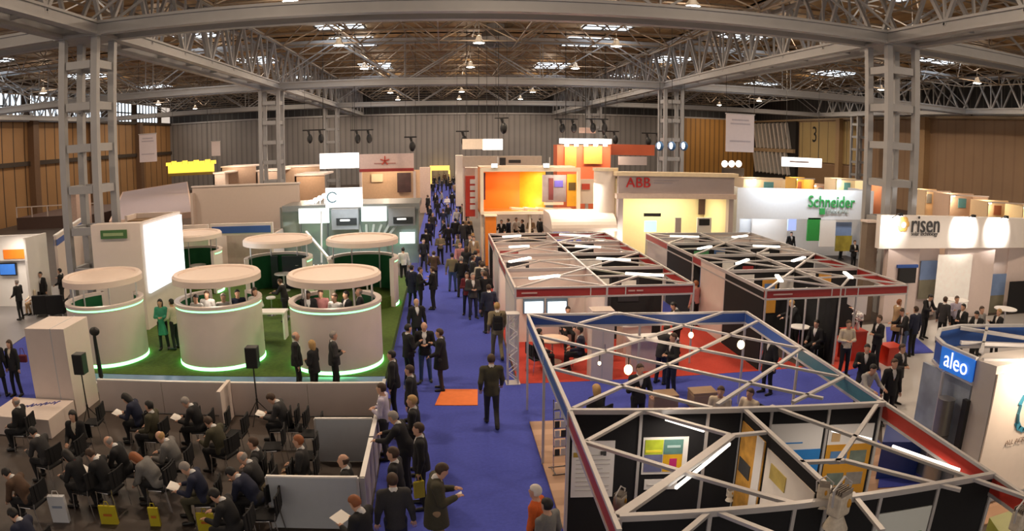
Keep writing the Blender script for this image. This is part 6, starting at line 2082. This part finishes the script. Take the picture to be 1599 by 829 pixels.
# bags and sign
YB_ = M('yellow bag plastic', (0.50, 0.42, 0.02), 0.45, noise=0.08)
for i, (x0, y0, x1, y1) in enumerate(((159, 786, 186, 817), (236, 787, 252, 820), (311, 796, 338, 829))):
    g_ = at((x0 + x1) / 2, y1)
    w_ = abs(at(x1, y1)[0] - at(x0, y1)[0])
    t = thing('yellow_tote_bag', 'yellow tote bag on the dark floor, %s of the three' % ('leftmost', 'middle', 'rightmost')[i], 'bag', g_, 0.1)
    MB().add([(-w_ / 2, -0.04, 0), (w_ / 2, -0.04, 0), (w_ / 2, 0.04, 0), (-w_ / 2, 0.04, 0), (-w_ / 2, -0.02, 0.38), (w_ / 2, -0.03, 0.38), (w_ / 2, 0.02, 0.38), (-w_ / 2, 0.03, 0.38)], [(3, 2, 1, 0), (4, 5, 6, 7), (0, 1, 5, 4), (1, 2, 6, 5), (2, 3, 7, 6), (3, 0, 4, 7)]).build('bag_body', YB_, t, world=False)
    MB().tube([(-0.05, 0, 0.38), (-0.03, 0, 0.47), (0.03, 0, 0.47), (0.05, 0, 0.38)], 0.008, 6).build('handle', YB_, t, world=False)
    MB().cbox((0, -0.045, 0.2), (w_ * 0.5, 0.004, 0.05)).build('print', M('orange print', (0.5, 0.15, 0.02), 0.6), t, world=False)
g_ = at(97, 814)
t = thing('white_carrier_bag', 'white paper carrier bag with grey print leaning at lower left', 'bag', g_, 0.15)
MB().cbox((0, 0, 0.28), (0.36, 0.10, 0.56)).build('bag_body', M('white carrier paper', (0.62, 0.64, 0.68), 0.6, noise=0.03), t, world=False)
MB().cbox((0, -0.055, 0.34), (0.22, 0.004, 0.05)).build('print', M('grey blue print', (0.25, 0.3, 0.4), 0.6), t, world=False)
MB().tube([(-0.08, 0, 0.56), (-0.05, 0, 0.66), (0.05, 0, 0.66), (0.08, 0, 0.56)], 0.007, 6).build('handle', WHITEG, t, world=False)


def stand_at(px, py, face, label, h=1.75, z=0.0, **k):
    """head-top pixel of a standing figure of height h on level z"""
    g_ = at(px, py, h + z)
    lean = {'rail': 0.35, 'counter': 0.17, 'walk': 0.05, 'read': 0.08}.get(k.get('pose', 'stand'), 0.02)
    A = math.radians(face)
    return person((g_[0] + math.sin(A) * lean, g_[1] - math.cos(A) * lean, z), face, label, h=h, **k)


# ---- beside and along the aisle (nearest first)
stand_at(556, 772, 60, 'person with ginger hair in black holding a white paper at bottom', h=1.72, hc='ginger', pose='read', prop='paper')
stand_at(612, 739, 10, 'person in dark grey suit seen from behind at the partition corner', tc='dark grey', lc='navy', hc='brown')
stand_at(613, 698, 80, 'person with brown hair in dark suit looking left at partition', hc='brown', tc='black')
stand_at(604, 638, 75, 'person with grey hair in black suit and blue lanyard leaning on partition', hc='grey', pose='rail', lanyard=True, h=1.72)
stand_at(595, 598, 80, 'person in lavender shirt looking left over the low wall', top='shirt', tc='lavender', lc='dark grey', hc='brown', pose='fold')
stand_at(643, 617, 85, 'person with blonde hair in black suit and white shirt by aisle', hc='blonde', pose='fold')
stand_at(653, 660, 90, 'person with brown hair in dark suit carrying a yellow bag', hc='brown', pose='stand')
stand_at(611, 547, 85, 'person with black hair in dark suit behind the lavender shirt', hc='black')
stand_at(639, 570, 80, 'person with dark hair and lanyard in black suit near the low wall end', hc='brown', lanyard=True)
stand_at(685, 721, -85, 'person in dark olive jacket looking down at phone in hand', hc='brown', tc='olive', lc='tan', pose='read', top='coat', h=1.80)
g_ = at(709, 778, 1.2)
stand_at(836, 757, 60, 'person with white hair in orange jacket at the bottom of aisle', top='shirt', tc='orange', hc='white', hair='short', fem=True, h=1.65)
stand_at(854, 778, 40, 'person with black hair in grey top beside the orange jacket', top='shirt', tc='grey', hc='black', h=1.62)
stand_at(767, 553, 0, 'person in dark olive suit walking away alone down the aisle', tc='olive', lc='dark grey', hc='brown', pose='walk', h=1.82)
stand_at(637, 506, -60, 'person in black jacket at left of the talking trio', hc='black', pose='talk')
stand_at(662, 503, 180, 'person with bald head and lanyard facing camera in the trio', hair='bald', hc='grey', lanyard='white', pose='fold', lc='denim')
stand_at(686, 513, 80, 'person in long black coat facing left in the trio', top='coat', hc='brown', pose='talk', lc='dark grey')
stand_at(650, 466, 200, 'person with bald head in black jacket behind the trio', hair='bald', hc='grey', tc='black')
stand_at(776, 472, 5, 'person in khaki jacket with black backpack walking away', tc='khaki', lc='khaki', hc='blonde', pose='walk', h=1.82)
stand_at(729, 425, 175, 'person in maroon red jacket walking towards the camera', tc='maroon', lc='navy', hc='brown', hair='long', fem=True, pose='fold', h=1.68)
stand_at(763, 444, 10, 'person in dark navy suit walking behind the backpack', tc='navy', hc='brown')
stand_at(754, 421, 200, 'person in black with blue shirt facing camera beside maroon jacket', tc='black', shirt='blue', hc='grey')
stand_at(643, 414, -40, 'person in navy coat standing by the right back pod', tc='navy', top='coat', hc='black')
stand_at(656, 417, -100, 'person in dark suit with brown hair near right back pod', hc='brown', pose='talk')
stand_at(675, 416, 70, 'person in black suit and white shirt talking near the back pods', hc='brown', pose='talk', shirt='white')
stand_at(706, 395, -10, 'person in khaki shirt and jeans seen from behind', top='shirt', tc='khaki', lc='denim', hc='black')
stand_at(629, 386, 20, 'person in white shirt beside the small lit panel', top='shirt', tc='white', lc='black', hc='black')
# stage trio standing behind the low white wall
stand_at(461, 518, -80, 'person with grey hair in black suit at left of the stage trio', hair='bald', hc='grey', pose='stand')
stand_at(486, 531, 70, 'person with blonde hair in black jacket in the stage trio', hair='long', hc='blonde', fem=True, pose='fold', h=1.66)
stand_at(520, 517, -75, 'person with grey hair in dark grey suit at right of the stage trio', hair='short', hc='grey', tc='dark grey', pose='fold')
# left
person(at(258, 545, 0.3), 190, 'person in teal green dress beside the left front pod', 'fold', 'dress', 'green', 'black', 'long', 'black', fem=True, h=1.68)
person(at(276, 545, 0.3), 70, 'person in white top and black trousers beside the middle front pod', 'talk', 'shirt', 'cream', 'black', 'short', 'black', fem=True, h=1.68)
person(at(34, 499, 0.03), 80, 'person in black suit standing at the far left demo counter', 'talk', 'suit', 'black', 'black', 'short', 'grey')
person(at(70, 484, 0.03), 170, 'person in black standing behind the black armchairs, left', 'stand', 'suit', 'black', 'black', 'short', 'black')
person(at(100, 478, 0.03), 100, 'person in black standing behind the black armchairs, right', 'talk', 'suit', 'black', 'black', 'short', 'black')
g_ = at(50, 443, 1.35)
person((g_[0], g_[1], 0.03), 160, 'person in cream top seated beside the far left counters', 'sit_up', 'shirt', 'cream', 'tan', 'short', 'brown', fem=True)
chair((g_[0], g_[1], 0.03), math.radians(160), 'black chair with chrome legs beside the far left counters', group=None)
person(at(5, 620), 20, 'person in dark coat on the left blue carpet at frame edge', 'stand', 'coat', 'black', 'black', 'short', 'brown')
person(at(29, 618), 175, 'person in black jacket with cream blouse holding a red bag', 'stand', 'suit', 'black', 'black', 'long', 'brown', fem=True, shirt='cream', h=1.70)
hb = thing('red_shoulder_bag', 'dark red shoulder bag held beside the left blue carpet visitor', 'bag', tuple(Vector(at(44, 590)) + Vector((0, -.1, 0.55))))
MB().cbox((0, 0, 0.12), (0.30, 0.12, 0.24)).build('bag_body', CLOTH['maroon'], hb, world=False, bevel=0.03)
MB().tube([(-0.1, 0, 0.24), (-0.06, 0, 0.45), (0.04, 0, 0.45), (0.1, 0, 0.24)], 0.01, 6).build('strap', CLOTH['maroon'], hb, world=False)
# people inside the pods
pods_in = [(305, 470, 'white', 'short', 'black', 'leftmost'), (322, 464, 'white', 'short', 'brown', 'second'), (348, 468, 'light grey', 'short', 'grey', 'third'), (370, 462, 'navy', 'short', 'black', 'fourth'), (397, 459, 'white', 'long', 'brown', 'rightmost')]
for i, (px, py, c_, hr, hc_, w_) in enumerate(pods_in):
    stand_at(px, py - 10, 160 + i * 15, 'person in %s top inside the middle front pod, %s' % (c_, w_), z=0.72, h=1.7, top='shirt', tc=c_, hair=hr, hc=hc_, pose='fold', fem=hr == 'long')
for i, (px, py, c_, hc_, sk) in enumerate(((480, 462, 'black', 'black', 'dark'), (500, 460, 'pink', 'brown', 'light'), (522, 466, 'white', 'brown', 'light'), (540, 462, 'black', 'black', 'light'), (560, 458, 'dark grey', 'grey', 'light'))):
    stand_at(px, py - 8, 200 - i * 25, 'person in %s top inside the right front pod, %s from left' % (c_, ('first', 'second', 'third', 'fourth', 'fifth')[i]), z=0.72, h=1.7, top='suit' if c_ in ('black', 'dark grey') else 'shirt', tc=c_, hair='bald' if i == 4 else 'short', hc=hc_, skin=sk, pose='fold')
stand_at(436, 434, 80, 'person in black jacket seated high at the white counter between pods', z=0.3, h=1.62, tc='black', hc='brown', pose='counter')
stand_at(340, 472, 180, 'person in dark top inside the middle front pod at the front rim', z=0.3, h=1.6, top='shirt', tc='dark grey', hc='black', pose='fold') if False else None

# ---- the crowd further down the aisle
crowd = [(687, 364, 'khaki', 'brown'), (677, 390, 'brown', 'brown'), (700, 350, 'black', 'black'), (694, 343, 'black', 'brown'), (713, 326, 'light grey', 'grey'), (692, 328, 'navy', 'brown'), (711, 343, 'black', 'black'), (723, 345, 'dark grey', 'black'),
         (735, 344, 'black', 'brown'), (745, 340, 'tan', 'brown'), (745, 362, 'cream', 'blonde'), (752, 368, 'tan', 'brown'), (757, 391, 'tan', 'ginger'), (728, 386, 'black', 'brown'), (718, 381, 'pink', 'ginger'), (742, 394, 'navy', 'black'),
         (750, 405, 'cream', 'brown'), (720, 402, 'black', 'grey'), (736, 404, 'dark grey', 'brown'), (672, 322, 'black', 'brown'), (670, 342, 'navy', 'brown'), (665, 360, 'black', 'brown'), (680, 300, 'black', 'brown'), (690, 297, 'light grey', 'brown'),
         (698, 305, 'white', 'brown'), (706, 300, 'black', 'black'), (715, 305, 'dark grey', 'black'), (724, 303, 'black', 'brown'), (676, 285, 'black', 'black'), (684, 283, 'navy', 'brown'), (690, 280, 'dark grey', 'brown'), (697, 278, 'black', 'brown'),
         (703, 283, 'black', 'brown'), (710, 286, 'tan', 'brown'), (717, 289, 'black', 'black'), (678, 275, 'black', 'brown'), (686, 273, 'black', 'brown'), (694, 270, 'brown', 'brown'), (701, 273, 'navy', 'black'), (708, 275, 'black', 'brown'),
         (683, 312, 'black', 'brown'), (676, 333, 'dark grey', 'grey'), (722, 318, 'khaki', 'brown'), (728, 326, 'black', 'brown'), (700, 318, 'black', 'brown'), (738, 330, 'black', 'brown'), (668, 306, 'black', 'brown'), (661, 372, 'black', 'black'),
         (733, 366, 'dark grey', 'brown'), (715, 365, 'khaki', 'brown'), (765, 425, 'black', 'brown'), (742, 424, 'dark grey', 'grey'), (757, 410, 'dark grey', 'brown')]
ordn = ['near the right stands', 'in mid aisle', 'near the left stands']
PLACED = [tuple(o.location[:2]) for o in PEOPLE]
for i, (px, py, c_, hc_) in enumerate(crowd):
    g_ = list(at(px, py, 1.74))
    for _ in range(12):
        near = [q for q in PLACED if math.hypot(q[0] - g_[0], q[1] - g_[1]) < 0.5]
        if not near:
            break
        q = near[0]
        dx, dy = g_[0] - q[0], g_[1] - q[1]
        n_ = math.hypot(dx, dy) + 1e-6
        g_[0] += dx / n_ * 0.12 + 0.01
        g_[1] += dy / n_ * 0.35 + 0.05
    if g_[1] > 18.5:
        g_[0] = min(g_[0], 1.5)
    PLACED.append((g_[0], g_[1]))
    far_ = g_[1] > 55
    gname = 'visitors crowding the far end of the aisle' if far_ else 'visitors standing in the middle stretch of the aisle'
    top = ('suit', 'coat', 'shirt')[i % 3] if c_ in ('black', 'navy', 'dark grey') else ('shirt', 'suit')[i % 2]
    side_ = 'left edge' if g_[0] < -0.7 else ('right edge' if g_[0] > 0.75 else 'centre')
    Y_ = g_[1]
    deep_ = 'level with back pods' if Y_ < 30 else 'level with glass pavilion' if Y_ < 38 else 'level with orange box stand' if Y_ < 46 else 'just beyond orange box stand' if Y_ < 60 else 'past the pinkish header' if Y_ < 80 else 'near the yellow portal'
    lab = ('person in dark clothes amid the dense crowd at the aisle far end' if far_ and c_ in ('black', 'navy', 'dark grey', 'brown') else 'person in light clothes amid the dense crowd at the aisle far end') if far_ else \
        'person in %s %s with %s hair in the aisle crowd' % (c_, {'suit': 'jacket', 'coat': 'coat', 'shirt': 'shirt'}[top], hc_)
    lab = 'person in %s %s, %s hair, %s of aisle, %s' % (c_, {'suit': 'jacket', 'coat': 'coat', 'shirt': 'shirt'}[top], hc_, side_, deep_)
    person((g_[0], g_[1], 0), R.choice((0, 10, -15, 170, 190, 60, -70, 95)), lab, R.choice(('stand', 'walk', 'fold', 'talk')), top, c_, R.choice(('black', 'dark grey', 'navy', 'denim')), 'long' if i % 9 == 4 else 'short', hc_, fem=i % 9 == 4, group=gname, h=R.uniform(1.66, 1.84))

# ---- under the stands and right side
stand_at(1056, 458, 200, 'person in pink shirt behind the near stand by black walls', top='shirt', tc='pink', hc='brown', h=1.7) if False else None
rp = [(1087, 438, 30, 'pink', 'black', 'shirt', 'person in pale pink shirt between the two red-edged stands', 'ginger', 0), (1114, 436, 200, 'black', 'black', 'suit', 'person in black suit between the two red-edged stands', 'brown', 0), (1086, 350 + 60, 160, 'black', 'black', 'suit', 'person in black under the far corner of nearer stand', 'brown', 0),
      (1052, 470, 90, 'black', 'black', 'suit', 'person in black standing under the nearer stand fascia', 'black', 0), (1232, 466, 80, 'black', 'black', 'suit', 'person in black suit leaning over the white round table', 'blonde', 0),
      (1000, 568, 190, 'black', 'black', 'suit', 'person in black jacket beside the large round bulb', 'brown', 0), (1052, 520, 100, 'black', 'navy', 'suit', 'person in black suit standing under the middle of blue edge', 'brown', 0), (1042, 505, -60, 'dark grey', 'navy', 'suit', 'person in dark grey jacket under the middle of blue edge', 'brown', 0),
      (1205, 520, 100, 'black', 'black', 'coat', 'person in black coat on the red carpet beyond blue edge', 'black', 0), (1355, 537, 150, 'black', 'black', 'coat', 'person in long black coat beside the red box counter', 'black', 0), (1374, 492, 90, 'black', 'black', 'suit', 'person in black suit right of the white flowers', 'brown', 0),
      (1410, 480, 80, 'black', 'denim', 'suit', 'person in black suit talking at the corner post of farther stand', 'brown', 0), (1431, 478, 10, 'navy', 'black', 'suit', 'person in navy suit right of the corner post', 'brown', 0), (1405, 467, -100, 'tan', 'black', 'coat', 'person in tan coat behind the corner post', 'ginger', 0),
      (1410, 537, 200, 'dark grey', 'black', 'suit', 'person in dark grey jacket and lanyard near the pale floor', 'brown', 0), (1370, 568, 190, 'light grey', 'black', 'shirt', 'person in light grey shirt bending at the near table', 'black', 0), (1398, 560, 175, 'black', 'black', 'suit', 'person in black suit with white shirt seated low at right', 'brown', 0),
      (1345, 462, 80, 'white', 'black', 'shirt', 'person in white shirt inside the farther stand corner', 'brown', 0), (1326, 500, 170, 'cream', 'black', 'shirt', 'person in cream top behind the white flowers', 'brown', 0),
      (1454, 458, 190, 'black', 'black', 'suit', 'person in black suit standing before the landscape picture', 'black', 0.03), (1477, 463, -70, 'dark grey', 'black', 'suit', 'person in dark grey suit at the left high table', 'brown', 0.03), (1495, 462, 170, 'lavender', 'black', 'shirt', 'person in lavender shirt at the left high table', 'brown', 0.03),
      (1505, 474, 90, 'black', 'black', 'suit', 'person in black jacket right of the lavender shirt', 'black', 0.03), (1526, 484, 100, 'black', 'black', 'suit', 'person in black suit at the right high table, left side', 'black', 0.03), (1534, 478, 180, 'light grey', 'black', 'shirt', 'person in light grey shirt behind the right high table', 'brown', 0.03), (1561, 482, 80, 'black', 'black', 'suit', 'person with blonde hair in black at the right high table', 'blonde', 0.03),
      (1335, 375, 180, 'black', 'black', 'suit', 'person in black before the sunset picture of the green letter stand', 'brown', 0), (1318, 362, 200, 'dark grey', 'black', 'suit', 'person in dark grey beside the white panel of green letter stand', 'brown', 0), (1236, 362, 180, 'black', 'black', 'suit', 'person in black below the small lilac screen', 'black', 0), (1183, 352, 160, 'pink', 'black', 'shirt', 'person in pink top inside the green letter stand', 'brown', 0)]
for i, (px, py, fa, c_, l_, top, lab, hc_, z) in enumerate(rp):
    stand_at(px, py, fa, lab, z=z, h=1.74, top=top, tc=c_, lc=l_, hc=hc_, pose=('stand', 'talk', 'fold', 'counter')[i % 4] if 'leaning' not in lab and 'bending' not in lab else 'rail')
# seated under the stands
for i, (px, py, fa, c_, hc_, lab, z) in enumerate(((843, 513, -70, 'black', 'black', 'person in black seated at the left of the wooden meeting table', 0.0), (904, 510, 80, 'navy', 'black', 'person in navy seated at the right of the wooden meeting table', 0.0), (887, 479, 180, 'black', 'black', 'person with black hair seated below the two lit screens', 0.0),
                                        (930, 600, 30, 'black', 'blonde', 'person with blonde hair in black behind the near black wall', 0.0), (1126, 604, 150, 'cream', 'brown', 'person in cream top seated behind the near black wall', 0.0), (1171, 607, 120, 'cream', 'brown', 'person with brown hair seated beside the cream top', 0.0), (1275, 500, 120, 'black', 'black', 'person in black seated in the dark booth of farther stand', 0.0))):
    g_ = at(px, py, 1.33)
    A = math.radians(fa)
    person((g_[0] + math.sin(A) * .08, g_[1] - math.cos(A) * .08, z), fa, lab, 'sit_up', 'shirt' if c_ == 'cream' else 'suit', c_, 'black', 'long' if i in (3,) else 'short', hc_, fem=i == 3)
    chair((g_[0] + math.sin(A) * .08, g_[1] - math.cos(A) * .08, z), A, 'black chair used by the ' + lab.replace('seated ', '')[:60].rsplit(' ', 1)[0] if False else 'black meeting chair under a ' + ' '.join(lab.split()[:1] + lab.split()[1:9]), group=None)
# phone and yellow bag
ph = [o for o in PEOPLE if 'phone' in o['label']][0]
t = MB().cbox((0, 0, 0), (0.07, 0.14, 0.012)).build('mobile_phone', M('white phone', (0.85, 0.85, 0.88), 0.3), None)
t.matrix_world = Matrix.Translation(ph.location) @ Matrix.Rotation(ph.rotation_euler.z, 4, 'Z') @ Matrix.Translation((0.06, 0.36, 1.22)) @ Matrix.Rotation(0.5, 4, 'X')
tag(t, 'white mobile phone in the hands of the olive jacket visitor', 'phone')
yb = [o for o in PEOPLE if 'carrying a yellow bag' in o['label']][0]
t = thing('yellow_tote_bag', 'yellow tote bag hanging beside the aisle from a visitor hand', 'bag', (yb.location.x - 0.05, yb.location.y - 0.33, 0.38), 0.4)
MB().cbox((0, 0, 0.19), (0.20, 0.06, 0.34)).build('bag_body', YB_, t, world=False, bevel=0.01)
MB().tube([(-0.07, 0, 0.37), (-0.04, 0, 0.5), (0.04, 0, 0.5), (0.07, 0, 0.37)], 0.008, 6).build('handle', YB_, t, world=False)
# backpack
bp = [o for o in PEOPLE if 'backpack' in o['label'] and 'khaki' in o['label']][0]
t = thing('black_backpack', 'black backpack worn on the khaki jacket visitor', 'backpack', (bp.location.x, bp.location.y, 0.98))
MB().cbox((0, -0.20, 0.25), (0.30, 0.17, 0.44)).build('bag_body', BLACK, t, world=False, bevel=0.05)
MB().cbox((0, -0.30, 0.18), (0.22, 0.06, 0.22)).build('front_pocket', BLACK, t, world=False, bevel=0.02)
for s in (-1, 1):
    MB().tube([(s * 0.1, -0.12, 0.47), (s * 0.12, 0.0, 0.53), (s * 0.13, 0.14, 0.42), (s * 0.13, 0.12, 0.2), (s * 0.1, -0.1, 0.08)], 0.018, 6).build('strap', BLACK, t, world=False)

# visitors beneath the orange box
for i, (px, fa, c_, hc_, w_) in enumerate(((783, 170, 'black', 'black', 'first from the left'), (794, 60, 'navy', 'brown', 'second from the left'), (806, 200, 'white', 'black', 'third from the left'), (816, 90, 'black', 'brown', 'fourth from the left'), (829, 180, 'tan', 'brown', 'fifth from the left'), (843, -60, 'dark grey', 'grey', 'rightmost'))):
    g_ = onY(px, 345, 43.6 + 0.6 * (i % 3))
    person((g_[0], g_[1], 0), fa, 'person in %s standing beneath the orange box stand, %s' % (c_, w_), ('talk', 'fold', 'stand')[i % 3], ('suit', 'shirt')[c_ in ('white', 'tan')], c_, 'black', 'short', hc_)
